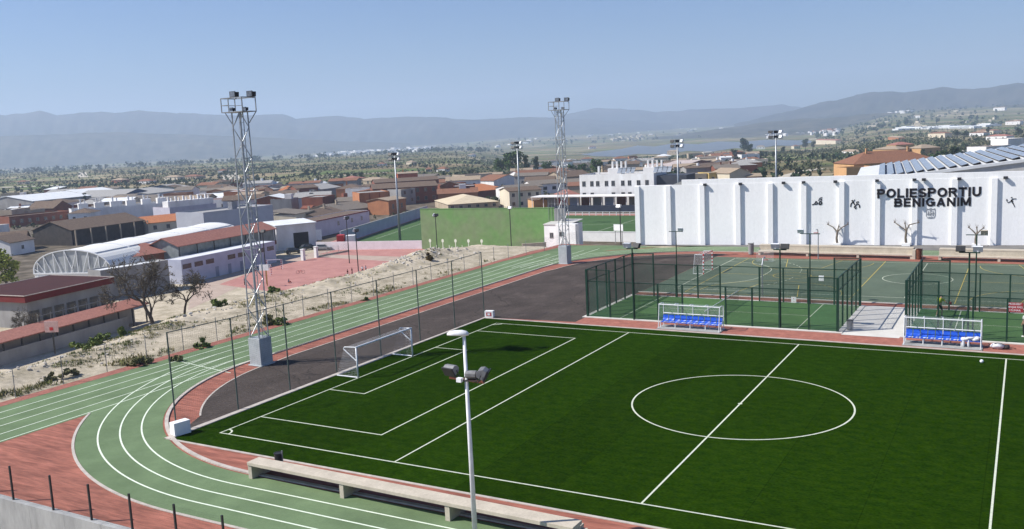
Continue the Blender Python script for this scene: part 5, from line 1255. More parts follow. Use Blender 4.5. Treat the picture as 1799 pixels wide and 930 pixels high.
fpts = [at(x, 379, LZ) for x in np.linspace(940, 1190, 22)]
t = thing('rail_fence', 'white rail fence along the far edge of the football field', 'fence', fpts[0], 0)
b = MB()
for p in fpts: b.beam((p[0], p[1], LZ), (p[0], p[1], LZ+1.15), .14)
for zz in (.55, 1.12):
    for p, q in zip(fpts[:-1], fpts[1:]): b.beam((p[0], p[1], LZ+zz), (q[0], q[1], LZ+zz), .10)
b.build('rails', WSTEEL, t, world=True)
# white three-storey apartment house
ap_, L, H = house('apartment_house', 'white three-storey apartment house with a row of rooftop chimneys', (1020, 369), (1150, 368), 311, 14, 'flat', 'white', RFG, .6, LZ, None, 'building')
for r_, zf_ in enumerate((.40, .72)):
    for c, x in enumerate((.06, .17, .25, .37, .46, .59, .68, .80, .91)):
        if r_ == 0 and c in (2, 3): continue
        window(ap_, L*x, H*zf_, 1.05, 1.45 if r_ else 1.2)
b = MB(); b.box(L+.002, L+9.5, 3, 14, 0, H-.4); b.build('dark_wing', pmat('slate cladding', (.055, .06, .075), (.04, .045, .06), scale=.6, rough=.7), ap_)
for x0, n_ in ((.32, 4), (.80, 4)):
    b = MB(); b.box(L*x0, L*x0+4.5, 5, 9, H, H+2.2); b.build('roof_room', WW, ap_)
    for k in range(n_): b = MB(); xx = L*x0+1.0+k*1.5; b.box(xx, xx+.55, 6, 6.6, H+2.2, H+4.4); b.build('chimney', WW, ap_)
    for k in range(4):
        xx = L*x0+4.0+k*1.5; b = MB(); b.extr([(xx, 2.5, H+.7), (xx, 4.0, H+2.0), (xx, 4.06, H+1.95), (xx, 2.56, H+.65)], (1.2, 0, 0)); b.tube((xx, 4.2, H+2.1), (xx+1.2, 4.2, H+2.1), .3, .3, 10); b.build('solar_heater', SOLF, ap_)
b = MB(); b.box(L*.18, L*.18+.6, 5, 5.6, H, H+3.0); b.build('chimney', WW, ap_)

# landmark houses: (name, label, left base px, right base px, eave row, depth, kind, wall, roof, ridge, windows, chimneys, roof rooms)
HL = [
 ('apartment_block', 'brick red apartment block with stepped upper storeys in the town centre', (657, 362), (770, 355), 333, 16, 'gable', 'red brick', 'brown', 1.6, (2, 8, 1.0, 1.3), 0, 0),
 ('apartment_block', 'upper red brick storeys with a terrace above the apartment block', (660, 344), (772, 337), 322, 13, 'gable', 'red brick', 'brown', 1.4, (1, 7, 1.1, 1.2), 0, 0),
 ('roof_house', 'bright orange red top storey crowning the apartment block', (700, 329), (735, 327), 306, 8, 'gable', pmat('orange red render', (.45, .12, .05), (.36, .09, .04), scale=.5), 'tan', .8, (1, 2, 1.2, 1.4), 1, 0),
 ('brick_block', 'bare orange brick block with tall blank panels beside the white pole', (634, 376), (686, 372), 341, 12, 'flat', 'orange brick', RFG, .3, None, 0, 0),
 ('brick_house', 'low orange brick house with two dark windows right of the blank brick block', (684, 378), (714, 373), 353, 9, 'gable', 'orange brick', 'tan', .8, (1, 2, 1.0, 1.4), 0, 0),
 ('grey_house', 'grey end house with a wide window beside the red apartment block', (706, 361), (731, 358), 334, 8, 'flat', 'grey', 'tan', .2, (2, 2, 1.0, 1.2), 0, 0),
 ('tile_house', 'broad low house with a weathered brown tile roof near the long wall', (600, 384), (660, 376), 371, 18, 'gable', 'tan', 'weathered', 2.0, None, 1, 0),
 ('tile_house', 'dark brown tile roof house with two chimneys behind the lilac house', (555, 396), (607, 386), 381, 12, 'gable', 'tan', 'brown', 1.6, None, 2, 0),
 ('cream_house', 'cream house with a lean grey roof above the lilac house', (522, 400), (553, 393), 377, 10, 'shed', 'cream', 'weathered', 1.0, (1, 2, .8, 1.0), 0, 0),
 ('brick_row', 'red brick row house with white sheds on its roof', (590, 366), (632, 362), 352, 10, 'flat', 'red brick', 'fibre cement', .3, (1, 3, .9, 1.0), 0, 1),
 ('blue_wall_house', 'tall house with a large blank grey lilac side wall behind the rose gallery', (362, 428), (483, 410), 377, 12, 'flat', pmat('blank shaded wall', (.40, .41, .45), (.34, .35, .39), scale=.3, rough=.9), 'fibre cement', .5, None, 0, 2),  # shade of the side wall is put into its grey lilac colour
 ('orange_roof_house', 'cream house under a wide orange tile roof behind the barrel vault', (262, 412), (352, 402), 393, 11, 'gable', 'cream', 'orange', 1.8, (1, 4, 1.0, 1.1), 0, 0),
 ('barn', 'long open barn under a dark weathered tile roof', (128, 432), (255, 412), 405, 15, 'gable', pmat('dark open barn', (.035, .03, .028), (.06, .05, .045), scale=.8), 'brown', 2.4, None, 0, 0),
 ('cream_hut', 'tiny cream hut with two windows at the left end of the open barn', (102, 420), (127, 415), 408, 6, 'flat', 'cream', 'fibre cement', .15, (1, 2, .8, 1.0), 0, 0),
 ('terrace_row', 'long white terrace row with turret rooms on its flat roof', (128, 392), (302, 378), 372, 12, 'flat', 'white', 'fibre cement', .7, None, 0, 0),
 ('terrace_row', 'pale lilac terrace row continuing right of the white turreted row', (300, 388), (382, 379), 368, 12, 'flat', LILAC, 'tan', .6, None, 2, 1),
 ('warehouse', 'wide warehouse with a sunlit white roof at the left', (60, 372), (162, 361), 354, 34, 'gable', 'grey', RFW, 2.6, None, 0, 0),
 ('warehouse', 'grey sided warehouse with a white roof next to the dark cypress', (150, 356), (212, 350), 341, 30, 'gable', 'grey', RFW, 2.2, None, 0, 0),
 ('warehouse', 'blue sided factory shed with a pale roof', (214, 356), (270, 349), 345, 30, 'gablex', pmat('blue cladding', (.035, .075, .16), (.03, .06, .13), scale=.4), RFG, 3.0, None, 0, 0),
 ('warehouse', 'long low pale factory with a blue gable', (262, 352), (320, 345), 341, 40, 'gable', LILAC, RFG, 2.2, None, 0, 0),
 ('warehouse', 'small blue factory at the right end of the factory row', (318, 341), (338, 339), 330, 30, 'gable', pmat('blue cladding', (.03, .07, .15), (.03, .06, .13), scale=.4), RFG, 2.0, None, 0, 0),
 ('warehouse', 'low white roofed shed at the far left edge', (-20, 375), (46, 368), 360, 30, 'gable', 'grey', RFW, 1.8, None, 0, 0),
 ('red_house', 'red brown gabled house in front of the white warehouse', (96, 384), (128, 380), 366, 14, 'gablex', 'red brick', 'brown', 2.6, None, 0, 0),
 ('white_house', 'plain white blank house at the left picture edge', (-12, 426), (19, 421), 399, 8, 'flat', 'white', 'tan', .2, None, 0, 0),
 ('white_house', 'small white house with a brown lean roof at the left edge', (20, 450), (62, 442), 427, 9, 'gable', 'white', 'brown', 1.6, (1, 1, .8, .8), 0, 0),
 ('brown_house', 'brown tile roof with a bright ridge at the left edge', (-30, 446), (46, 440), 428, 10, 'gable', 'red brick', 'brown', 2.2, None, 0, 0),
 ('brick_terraces', 'dark brick terraces below the white warehouse', (18, 400), (128, 388), 383, 10, 'flat', 'red brick', 'brown', .4, (1, 8, 1.0, 1.1), 0, 0),
 ('navy_shed', 'navy roofed shed in front of the white factory yard', (42, 378), (70, 375), 369, 12, 'gable', 'cream', pmat('navy roof sheet', (.02, .04, .10), (.015, .03, .08), scale=.5), 1.5, None, 0, 0),
 ('orange_house', 'orange tile villa with palms in front', (488, 352), (523, 350), 337, 14, 'hip', WO, 'orange', 2.2, (1, 3, 1.0, 1.2), 0, 0),
 ('brick_house', 'dark red brick house right of the palm villa', (523, 354), (560, 351), 332, 12, 'gable', 'red brick', 'brown', 1.2, None, 0, 0),
 ('pale_shed', 'pale vaulted shed behind the palms', (552, 352), (600, 345), 335, 18, 'gable', 'grey', RFG, 2.0, None, 0, 0),
 ('grey_block', 'long low grey warehouse roof left of the palm villa', (436, 352), (492, 346), 338, 25, 'gable', 'grey', 'fibre cement', 1.2, None, 0, 0),
 ('cream_hall', 'cream flat-topped hall just behind the green pelota wall', (788, 372), (876, 366), 360, 26, 'hip', 'tan', pmat('cream roof', (.56, .47, .33), (.48, .40, .28), scale=.6, rough=.9), 2.2, (1, 6, 1.0, .8), 0, 0),
 ('red_brick_house', 'red brick house under a flat roof right of the red apartments', (776, 346), (820, 342), 325, 12, 'flat', 'red brick', 'brown', .3, (1, 3, .9, 1.0), 0, 0),
 ('orange_roof_house', 'wide orange tile hipped roof behind the pelota wall', (820, 350), (893, 343), 338, 16, 'hip', 'red brick', 'orange', 2.4, None, 0, 0),
 ('brick_block', 'tan brick block with a row of round windows', (818, 328), (866, 325), 309, 14, 'flat', WT, 'brown', .4, (1, 5, .9, 1.0), 0, 0),
 ('white_row', 'small white houses with lean roofs behind the red brick house', (796, 324), (820, 323), 317, 8, 'flat', 'white', 'tan', .4, (1, 3, .7, .8), 0, 0),
 ('terracotta_house', 'brown gabled house with a white end wall behind the tan brick block', (868, 330), (918, 326), 318, 15, 'gablex', 'white', 'terracotta', 2.4, None, 0, 0),
 ('white_house', 'white two-level house with a grey roof left of the middle tower', (897, 352), (955, 347), 332, 12, 'gable', 'white', 'weathered', 1.0, (1, 4, 1.0, .9), 0, 0),
 ('white_house', 'cream white house with a brown eave in front of the middle tower', (896, 368), (952, 364), 337, 12, 'gable', 'cream', 'brown', 1.0, (2, 4, .9, 1.0), 0, 0),
 ('white_house', 'white house with three wide dark windows behind the middle tower', (934, 342), (982, 339), 325, 14, 'gable', 'white', 'weathered', 1.3, (1, 3, 1.6, 1.2), 0, 0),
 ('tile_house', 'brown tile roofed house just left of the grandstand', (938, 372), (985, 369), 352, 9, 'hip', 'ochre', 'brown', 1.0, None, 0, 0),
 ('rose_house', 'rose tile roof between the tower and the white apartment house', (993, 362), (1020, 360), 344, 10, 'hip', WO, 'rose', 1.6, None, 0, 0),
 ('long_roof', 'very long brown tile roof below the row of trees', (918, 324), (1005, 318), 310, 18, 'gable', 'white', 'terracotta', 2.6, None, 0, 0),
 ('long_roof', 'long dark brown roof left of the white apartment house', (990, 332), (1040, 328), 312, 16, 'gable', 'tan', 'brown', 2.4, None, 1, 0),
 ('school_roof', 'long low shed with small red gables behind the white apartment house', (1142, 304), (1210, 301), 295, 16, 'gable', 'tan', pmat('pale pink roof', (.47, .40, .37), (.38, .32, .3), scale=.5), 1.8, None, 0, 0),
 ('school_roof', 'pale roofed shed with red gable ends right of the flood mast', (1200, 303), (1262, 298), 292, 18, 'gablex', 'red brick', pmat('pale pink roof', (.47, .40, .37), (.38, .32, .3), scale=.5), 2.6, None, 0, 0),
 ('shed', 'long dark shed roof under the orange earth bank', (1238, 306), (1316, 300), 293, 15, 'gable', 'tan', 'brown', 1.4, (1, 6, .9, .8), 0, 0),
 ('grey_house', 'grey house with an open dark porch above the hall wall', (1194, 330), (1242, 328), 308, 10, 'flat', 'tan', 'fibre cement', .3, (1, 2, 1.5, 1.5), 0, 0),
 ('yellow_house', 'ochre yellow house with a dark doorway above the hall wall', (1246, 328), (1274, 326), 305, 9, 'flat', pmat('yellow render', (.52, .38, .14), (.42, .30, .12), scale=.5), 'fibre cement', .3, (1, 2, 1.3, 1.6), 0, 0),
 ('cream_house', 'cream gabled house with a tan roof above the hall wall', (1282, 328), (1318, 325), 305, 12, 'gablex', 'cream', 'tan', 1.8, None, 0, 0),
 ('brown_house', 'dark brown porch house right of the cream gable', (1312, 326), (1338, 325), 311, 10, 'gable', 'red brick', 'tan', 1.0, None, 0, 0),
 ('ochre_villa', 'large ochre villa with a wide brown hipped roof and two white chimneys', (1500, 330), (1648, 322), 289, 17, 'hip', 'ochre', 'terracotta', 4.0, (1, 7, 1.3, 1.5), 2, 0),
 ('ochre_villa', 'lower ochre terrace wing of the brown roofed villa', (1487, 334), (1538, 331), 299, 8, 'flat', 'ochre', 'tan', .8, (1, 4, .8, 1.2), 0, 0),
 ('cream_villa', 'cream villa with a low tan roof, left of its group on the slope', (1533, 279), (1578, 277), 263, 14, 'hip', 'ochre', 'tan', 1.8, (1, 4, 1.2, 1.2), 0, 0),
 ('cream_villa', 'tall cream villa with a stepped tile roof in the middle of its group', (1574, 272), (1606, 270), 255, 12, 'hip', 'ochre', 'rose', 1.8, (1, 3, 1.1, 1.4), 0, 0),
 ('cream_villa', 'cream villa with a wide tan roof at the right of its group', (1618, 275), (1652, 273), 261, 13, 'hip', 'ochre', 'tan', 2.2, (1, 3, 1.2, 1.2), 0, 0),
 ('white_villa', 'white flat villa behind the solar collectors', (1732, 292), (1776, 288), 259, 10, 'flat', 'white', 'tan', .3, (1, 3, .9, 1.0), 0, 0),
 ('white_villa', 'tall white stair tower of the villa behind the solar collectors', (1770, 288), (1798, 286), 245, 10, 'flat', 'white', 'tan', .3, None, 0, 0),
 ('white_house', 'small white cubic house with roof tanks left of the white villa', (1676, 296), (1728, 292), 274, 9, 'flat', 'white', 'fibre cement', .3, None, 0, 2),
]
for h in HL:
    name, label, pl, pr, yt, dp, kind, wl, rf, rg, wn, ch, tk = h
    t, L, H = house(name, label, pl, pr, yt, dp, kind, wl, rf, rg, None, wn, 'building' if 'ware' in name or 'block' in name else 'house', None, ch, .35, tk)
    if name == 'terrace_row' and 'turret' in label:
        for k in range(6):
            x = L*(.08+k*.16); b = MB(); b.box(x, x+3.4, 3.5, 7.5, H, H+2.6); b.build('turret_room', WW, t)
            b = MB(); b.box(x+.6, x+1.2, 4.5, 5.1, H+2.6, H+4.3); b.box(x+2.2, x+2.6, 5, 5.4, H+2.6, H+3.8); b.build('chimney', WW, t)
    if name == 'barn':
        for k in range(6): b = MB(); b.beam((L*k/5, -1.5, 0), (L*k/5, -1.5, H), .3); b.build('post', WT, t)
    if name == 'brick_block' and 'blank' in label:
        for k in range(4): b = MB(); b.box(L*k/3-.15, L*k/3+.15, -.12, -.001, 0, H); b.build('pillar', WR, t)
# hillside villas, one by one
HV = [(1433, 1468, 254, 246, 'cream'), (1478, 1500, 271, 266, 'white'), (1560, 1578, 246, 241, 'orange brick'), (1630, 1660, 243, 235, 'cream'), (1703, 1728, 240, 234, 'white'), (1716, 1745, 236, 230, 'cream'), (1732, 1768, 247, 240, 'white'), (1766, 1792, 220, 214, 'white'), (1329, 1344, 263, 258, 'white'), (1268, 1282, 277, 270, 'white'), (1395, 1406, 262, 257, 'cream'), (1745, 1765, 195, 190, 'white'), (1600, 1616, 208, 204, 'white'),
      (30, 44, 324, 320, 'cream'), (196, 215, 322, 317, 'red brick'), (240, 262, 324, 319, 'white'), (288, 312, 317, 312, 'cream'), (320, 345, 315, 311, 'tan'), (395, 402, 305, 300, 'white'), (470, 482, 331, 322, 'white'), (676, 680, 292, 288, 'white'), (724, 732, 291, 285, 'cream'), (782, 790, 302, 297, 'white'), (830, 836, 276, 272, 'white'), (1035, 1047, 262, 258, 'white'), (1172, 1190, 272, 266, 'tan'), (596, 622, 322, 315, 'tan'), (626, 668, 326, 318, 'tan'), (640, 690, 335, 327, 'tan'), (748, 760, 303, 299, 'cream')]
where = ['above the cream villas', 'on the green slope', 'below the far greenhouses', 'beside dark pines', 'among orchards', 'on the upper slope', 'behind the white villa', 'high on the hillside', 'by the dark pine', 'on the orange earth bank', 'in the terraced field', 'under the right mountain', 'near the long white sheds',
 'in the left fields', 'with a pink roof in the left fields', 'in the green fields', 'beside pale sheds', 'behind the factories', 'by the smoking track', 'beside the blue shed', 'above the town fields', 'left of the flood mast top', 'on the grey field strip', 'near the valley town', 'left of the reservoir', 'behind the red gabled sheds', 'by the dark pines', 'with tan roof above the brick row', 'with long tan roof over the town', 'above the red apartments']
for (xa, xb, yb_, yt, wl), wh in zip(HV, where):
    house('hillside_house', f'small {wl} house {wh}', (xa, yb_), (xb, yb_-.6), yt, 9 if xb-xa < 25 else 12, 'hip', wl, random.choice(['terracotta', 'tan', 'rose', 'tan']), 1.6, None, (1, 3, 1.2, 1.2), 'house', 'scattered country houses', 0)
# the ordinary houses between them
rr = random.Random(21); feats = ['a chimney', 'two chimneys', 'a roof water tank', 'a white roof room', 'an aerial mast', 'a lean-to', 'a skylight', 'a dark doorway', 'a low yard wall', 'one window', 'two windows', 'three windows']
used = set(); made = 0
REG = [(150, 'left of the barrel vault'), (360, 'behind the barrel vault'), (480, 'left of the tower'), (560, 'above the lilac house'), (640, 'near the palm villa'), (700, 'near the brick block'), (780, 'below the red apartments'), (900, 'behind the pelota wall'), (1010, 'left of the middle tower'), (1140, 'near the white apartments'), (1350, 'above the hall wall'), (1800, 'beside the ochre villa')]
tries = 0
while made < 150 and tries < 16000:
    tries += 1
    px_ = rr.uniform(-20, 1345); py_ = rr.uniform(318-.0477*px_+18, 402-.0477*px_*1.05)
    if 590 < px_ < 745 and py_ > 372: continue
    if px_ > 735 and py_ > 362-.0477*(px_-735): continue
    if px_ > 1140 and py_ > 318: continue
    if px_ < 420 and py_ < 352-.06*px_: continue
    if 400 < px_ < 900 and py_ < 340-.05*(px_-400): continue
    p = onground(px_, py_, 150)
    L = rr.uniform(8, 17); dp = rr.uniform(8, 13); D = math.hypot(p[0]-CAM[0], p[1]-CAM[1])
    if D < 195: continue
    if any((p[0]-f[0])**2+(p[1]-f[1])**2 < (f[2]*.72+max(L, dp)*.52)**2 for f in FOOT): continue
    view = math.atan2(p[1]-CAM[1], p[0]-CAM[0]); rz = R(rr.choice([26, 26, 30, -62, 20, 34]))+R(rr.uniform(-4, 4))
    roofn = rr.choice(['brown', 'brown', 'weathered', 'weathered', 'tan', 'terracotta', 'fibre cement', 'white sheet', 'tan']); wl = rr.choice(['white', 'tan', 'cream', 'grey', 'red brick', 'white', 'orange brick', 'white', 'cream'])
    kind = rr.choice(['gable', 'gable', 'gable', 'shed', 'flat', 'hip']); H = rr.uniform(3.0, 5.8)
    reg = next(w for x, w in REG if px_ < x)
    fs = feats[:]; rr.shuffle(fs); size = 'low' if H < 4.2 else 'tall'
    for f in fs:
        label = f'{size} {wl} house with {"a flat" if kind == "flat" else "a "+kind} {roofn} roof and {f}, {reg}'
        if len(label.split()) > 16: label = f'{size} {wl} house, {kind} {roofn} roof and {f}, {reg}'
        if label not in used and len(label.split()) <= 16: break
    else: continue
    used.add(label)
    t = thing('town_house', label, 'house', p, rz, 'houses of the town'); rg = rr.uniform(.8, 1.8) if kind != 'flat' else .35
    c, s = math.cos(rz), math.sin(rz); t.location = (p[0]-c*L/2, p[1]-s*L/2, p[2])
    W_ = WALLS[wl]; gablehouse(t, L, dp, H, ROOFS[roofn], W_, rg, .35, kind)
    if 'chimney' in f:
        for k in range(2 if 'two' in f else 1): b = MB(); x = L*(.3+.4*k); b.box(x, x+.6, dp*.45, dp*.45+.6, H, H+rg+1.2); b.box(x-.08, x+.68, dp*.45-.08, dp*.45+.68, H+rg+1.2, H+rg+1.32); b.build('chimney', W_, t)
    elif f == 'a roof water tank': b = MB(); b.tube((L*.6, dp*.5, H), (L*.6, dp*.5, H+rg+1.3), .7, .7, 12); b.build('water_tank', WSTEEL, t)
    elif f == 'a white roof room': b = MB(); b.box(L*.55, L*.55+2.6, dp*.4, dp*.4+2.6, H, H+rg+1.6); b.build('roof_room', WW, t)
    elif f == 'an aerial mast':
        b = MB(); b.beam((L*.5, dp*.5, H), (L*.5, dp*.5, H+rg+3), .08)
        for k in range(4): b.beam((L*.5-.5, dp*.5, H+rg+1.9+k*.3), (L*.5+.5, dp*.5, H+rg+1.9+k*.3), .04)
        b.build('aerial', GALVD, t)
    elif f == 'a lean-to': b = MB(); b.extr([(.5, -.002, 0), (.5, -3, 0), (.5, -3, 2.0), (.5, -.002, 2.8)], (L*.5, 0, 0)); b.build('lean_to', W_, t)
    elif f == 'a skylight': b = MB(); b.box(L*.4, L*.4+1.2, dp*.3, dp*.3+1.4, H+rg*.4, H+rg*.75+.35); b.build('skylight', PANE, t)
    elif f == 'a dark doorway': b = MB(); b.box(L*.4, L*.4+2.2, -.04, -.001, 0, 2.4); b.build('doorway', PANE, t)
    elif f == 'a low yard wall':
        b = MB(); b.box(0, L, -3.2, -3.0, -.5, 1.7); b.build('yard_wall', W_, t)
    if 'window' in f:
        n_ = {'one': 1, 'two': 2, 'three': 3}[f.split()[0]]
        for k in range(n_): window(t, L*(k+.5)/n_, H*.42, .9, 1.1)
    FOOT.append((p[0]-s*dp/2, p[1]+c*dp/2, max(L, dp)*.55)); made += 1
print('fill houses', made, tries)

# ------------------------------------------------------------------ masts of the football field, lamp poles of the red court
def mast(px_, py_, ytop, label, z=LZ, r0=.35, heads=6):
    p = at(px_, py_, z); h = rise(p, ytop); t = thing('floodlight_mast', label, 'lamp post', p, 0, 'tall floodlight masts round the football field')
    b = MB(); b.tube((0, 0, 0), (0, 0, h), r0, r0*.42, 12); b.build('pole', GALV, t, smooth=True)
    b = MB(); b.beam((-1.6, 0, h-.1), (1.6, 0, h-.1), .14); b.beam((-1.6, 0, h-1.3), (1.6, 0, h-1.3), .12)
    for x in (-1.6, 1.6): b.beam((x, 0, h-1.3), (x, 0, h-.1), .08)
    b.build('head_frame', GALVD, t)
    for k in range(heads):
        b = MB(); x = -1.3+(k % 3)*1.3; zz = h+.1 if k < 3 else h-1.15; flood_head(b, x, 0, zz+.35, 1.7, [PI*1.5, PI*.6, PI*1.3][k % 3]); b.build('floodlight', [BLACK, BLACK, WSTEEL][(k*2+1) % 3], t)
    return t
mast(703, 424, 274, 'tall steel floodlight mast standing left of the green pelota wall')
mast(915, 398, 254, 'tall steel floodlight mast behind the right part of the pelota wall')
mast(1193, 396, 251, 'tall steel floodlight mast above the left part of the hall wall')
mast(1364, 392, 235, 'tall steel floodlight mast above the middle of the hall wall')
def slim(px_, py_, ytop, label, mat=BLACK, z=LZ, heads=((-.3, PI*1.2, WSTEEL), (.3, PI*1.7, BLACK)), arm=.9, s=1.6): return court_lamp(px_, py_, ytop, label, heads, armlen=arm, group='dark lamp poles on the lower terrace', mat=mat, z=z, s=s)
slim(614, 463, 386, 'black lamp pole left of the group of players')
slim(630, 481, 408, 'black lamp pole standing beside the players on the red court')
slim(769, 452, 381, 'black lamp pole with a white lamp at the left of the pelota wall')
slim(899, 446, 368, 'black lamp pole in front of the middle of the pelota wall', heads=((.2, PI*1.4, WSTEEL),), arm=.5)
slim(469, 500, 410, 'black lamp pole with an ochre foot behind the near tower', heads=((.2, PI*1.5, BLACK),), arm=.5)
slim(1091, 430, 366, 'black lamp pole beside the white wall of the football field', heads=((-.2, PI*1.4, WSTEEL),), arm=.5, z=-5)
slim(935, 437, 382, 'thin pale lamp pole at the right part of the pelota wall', GALV, heads=((.2, PI*1.4, WSTEEL),), arm=.4, s=1.0)
# white scoreboard
t = thing('scoreboard', 'blank white board on posts beside the lamp pole at the football field', 'sign', at(1088, 428, -6), R(-8))
b = MB(); b.box(-1.1, .9, -.05, .05, 2.4, 3.6); b.build('board', WSTEEL, t); b = MB(); b.beam((-.8, 0, 0), (-.8, 0, 2.4), .1); b.beam((.7, 0, 0), (.7, 0, 2.4), .1); b.build('legs', GALVD, t)
def smallgoal(px_, py_, rz, label):
    p = at(px_, py_, LZ); t = thing('handball_goal', label, 'goal', p, rz, 'handball goals on the red court')
    for s in (-1.5, 1.5):
        a, b = MB(), MB(); striped(a, b, (0, s, 0), (0, s, 2.05), .12, 9); o = a.build('post', WSTEEL, t); b.build('stripes', REDSTEEL, o)
        b = MB(); b.path([(0, s, 2.0), (-1, s, 1.9), (-1.2, s, 0), (0, s, 0)], .04, 5); b.build('net_frame', WSTEEL, t)
    b = MB(); b.beam((0, -1.5, 2.05), (0, 1.5, 2.05), .12); b.build('crossbar', WSTEEL, t)
smallgoal(482, 474, R(-60), 'striped handball goal by the lilac changing rooms'); smallgoal(464, 484, R(120), 'striped handball goal seen through the near tower')
t = thing('basketball_board', 'white basketball board seen through the near tower', 'basketball hoop', at(470, 503, LZ), R(20))
b = MB(); b.box(-.9, .9, -.9, -.8, 3.0, 4.1); b.build('board', WSTEEL, t); b = MB(); b.path([(0, 0, 0), (0, 0, 3.2), (0, -.8, 3.6)], .09, 8); b.build('pole', pmat('ochre paint', (.45, .26, .06), (.36, .2, .05), scale=2), t)
t = thing('basketball_board', 'small pinkish backboard standing at the rubble edge on the left', 'basketball hoop', at(96, 622, -6.0), R(25))
b = MB(); b.box(-.75, .75, -.05, .05, 2.4, 3.6); b.build('board', pmat('faded pink board', (.55, .36, .33), (.45, .28, .26), scale=3), t); b = MB(); b.box(-.2, .2, -.07, -.051, 2.6, 2.95); b.build('mark', REDSTEEL, t); b = MB(); b.beam((0, .1, 0), (0, .1, 2.4), .12); b.build('pole', BLACK, t)
b = MB(); p = at(1115, 432, -1.5)
# ------------------------------------------------------------------ vegetation
def leafmat(name, c1, c2):
    m = pmat(name, c1, c2, scale=.9, rough=.75, detail=3, spec=.2, contrast=(.3, .7)); return m
LF_G = leafmat('fresh leaves', (.065, .115, .022), (.035, .070, .014)); LF_D = leafmat('dark leaves', (.030, .056, .020), (.018, .036, .013)); LF_O = leafmat('olive leaves', (.085, .095, .042), (.052, .062, .028)); LF_Y = leafmat('yellow green leaves', (.24, .26, .04), (.12, .16, .026))
LF_P = leafmat('pale budding leaves', (.15, .17, .075), (.10, .12, .055))
def crown_mesh(name, seed, rx, rz, n, leaf, clumps=14, shape='round'):
    """leaf-sized faces scattered through clumps: uneven outline with gaps"""
    r = random.Random(seed); b = MB(); cl = []
    for k in range(clumps):
        if shape == 'cone': u = r.random(); zz = -1+2*u; rad = (1-u)*.85+.08
        elif shape == 'column': zz = -1+2*r.random(); rad = .75*math.sqrt(max(.05, 1-zz*zz*.9))
        else:
            zz = r.uniform(-.75, .85); rad = math.sqrt(max(.05, 1-zz*zz))*.72
        a = r.uniform(0, 2*PI); q = r.uniform(.35, 1)
        cl.append((rx*rad*q*math.cos(a), rx*rad*q*math.sin(a), rz*zz*.8, r.uniform(.28, .48)*min(rx, rz)))
    for k in range(n):
        c = r.choice(cl); v = Vector((r.gauss(0, 1), r.gauss(0, 1), r.gauss(0, 1))); v.normalize(); v *= c[3]*(r.random()**.45)*1.15
        p = Vector(c[:3])+Vector((v.x, v.y, v.z*.85)); d1 = Vector((r.gauss(0, 1), r.gauss(0, 1), r.gauss(0, .7))).normalized(); d2 = d1.cross(Vector((r.gauss(0, 1), r.gauss(0, 1), r.gauss(0, 1)))).normalized()
        s = leaf*r.uniform(.6, 1.3); a1 = d1*s; a2 = d2*s*.6
        b.quad(tuple(p-a1), tuple(p-a2), tuple(p+a1), tuple(p+a2))
    return b
TR = {}
def tree_proto(kind):
    if kind in TR: return TR[kind].copy()
    return None
KINDS = {'round': (LF_G, 3.0, 3.0, 900, .34, 16, 'round'), 'roundb': (LF_G, 3.4, 2.6, 900, .36, 13, 'round'), 'dark': (LF_D, 2.8, 3.4, 1000, .34, 16, 'round'), 'pine': (LF_D, 3.4, 2.0, 900, .34, 12, 'round'), 'cypress': (LF_D, .95, 4.2, 800, .26, 18, 'column'), 'olive': (LF_O, 2.2, 1.8, 700, .28, 11, 'round'), 'poplar': (LF_G, 1.9, 4.5, 1100, .34, 20, 'column'), 'bud': (LF_P, 2.8, 2.8, 420, .22, 14, 'round'), 'yellow': (LF_Y, 2.2, 4.0, 1500, .28, 22, 'column')}
PROT = {}
def make_tree(kind, px_, ybase, ytop, label, group=None, p=None, h=None, wide=1.0, cat='tree'):
    if p is None: p = onground(px_, ybase, 140)
    if h is None: h = rise(p, ytop)
    mt, rx, rz, n, leaf, cl, shp = KINDS[kind]
    H0_ = {'cypress': 8.8, 'poplar': 10.6, 'yellow': 9.0}.get(kind, rz*2+1.6)
    s = h/H0_
    if kind not in PROT:
        t = thing('tree', label, cat, p, random.uniform(0, 6), group)
        zc = H0_-rz
        b = MB(); b.tube((0, 0, -.3), (.1, .05, zc*.6), .24, .17, 8); b.tube((.1, .05, zc*.6), (0, 0, zc+rz*.4), .17, .05, 7)
        for k in range(4): a = k*1.7; b.tube((.08, .04, zc*.55+k*.25), (rx*.55*math.cos(a), rx*.55*math.sin(a), zc+rz*.1*k), .08, .03, 5)
        b.build('trunk', BARKD, t)
        cb = crown_mesh('crown', hash(kind) % 997 if False else sum(map(ord, kind)), rx, rz, n, leaf, cl, shp); cb.v = [(x, y, z+zc) for x, y, z in cb.v]; cb.build('crown', mt, t)
        PROT[kind] = t
    else:
        t = dup(PROT[kind], p, random.uniform(0, 6), label); 
        if group: t['group'] = group
        elif 'group' in t: del t['group']
    t.scale = (s*wide, s*wide, s); return t
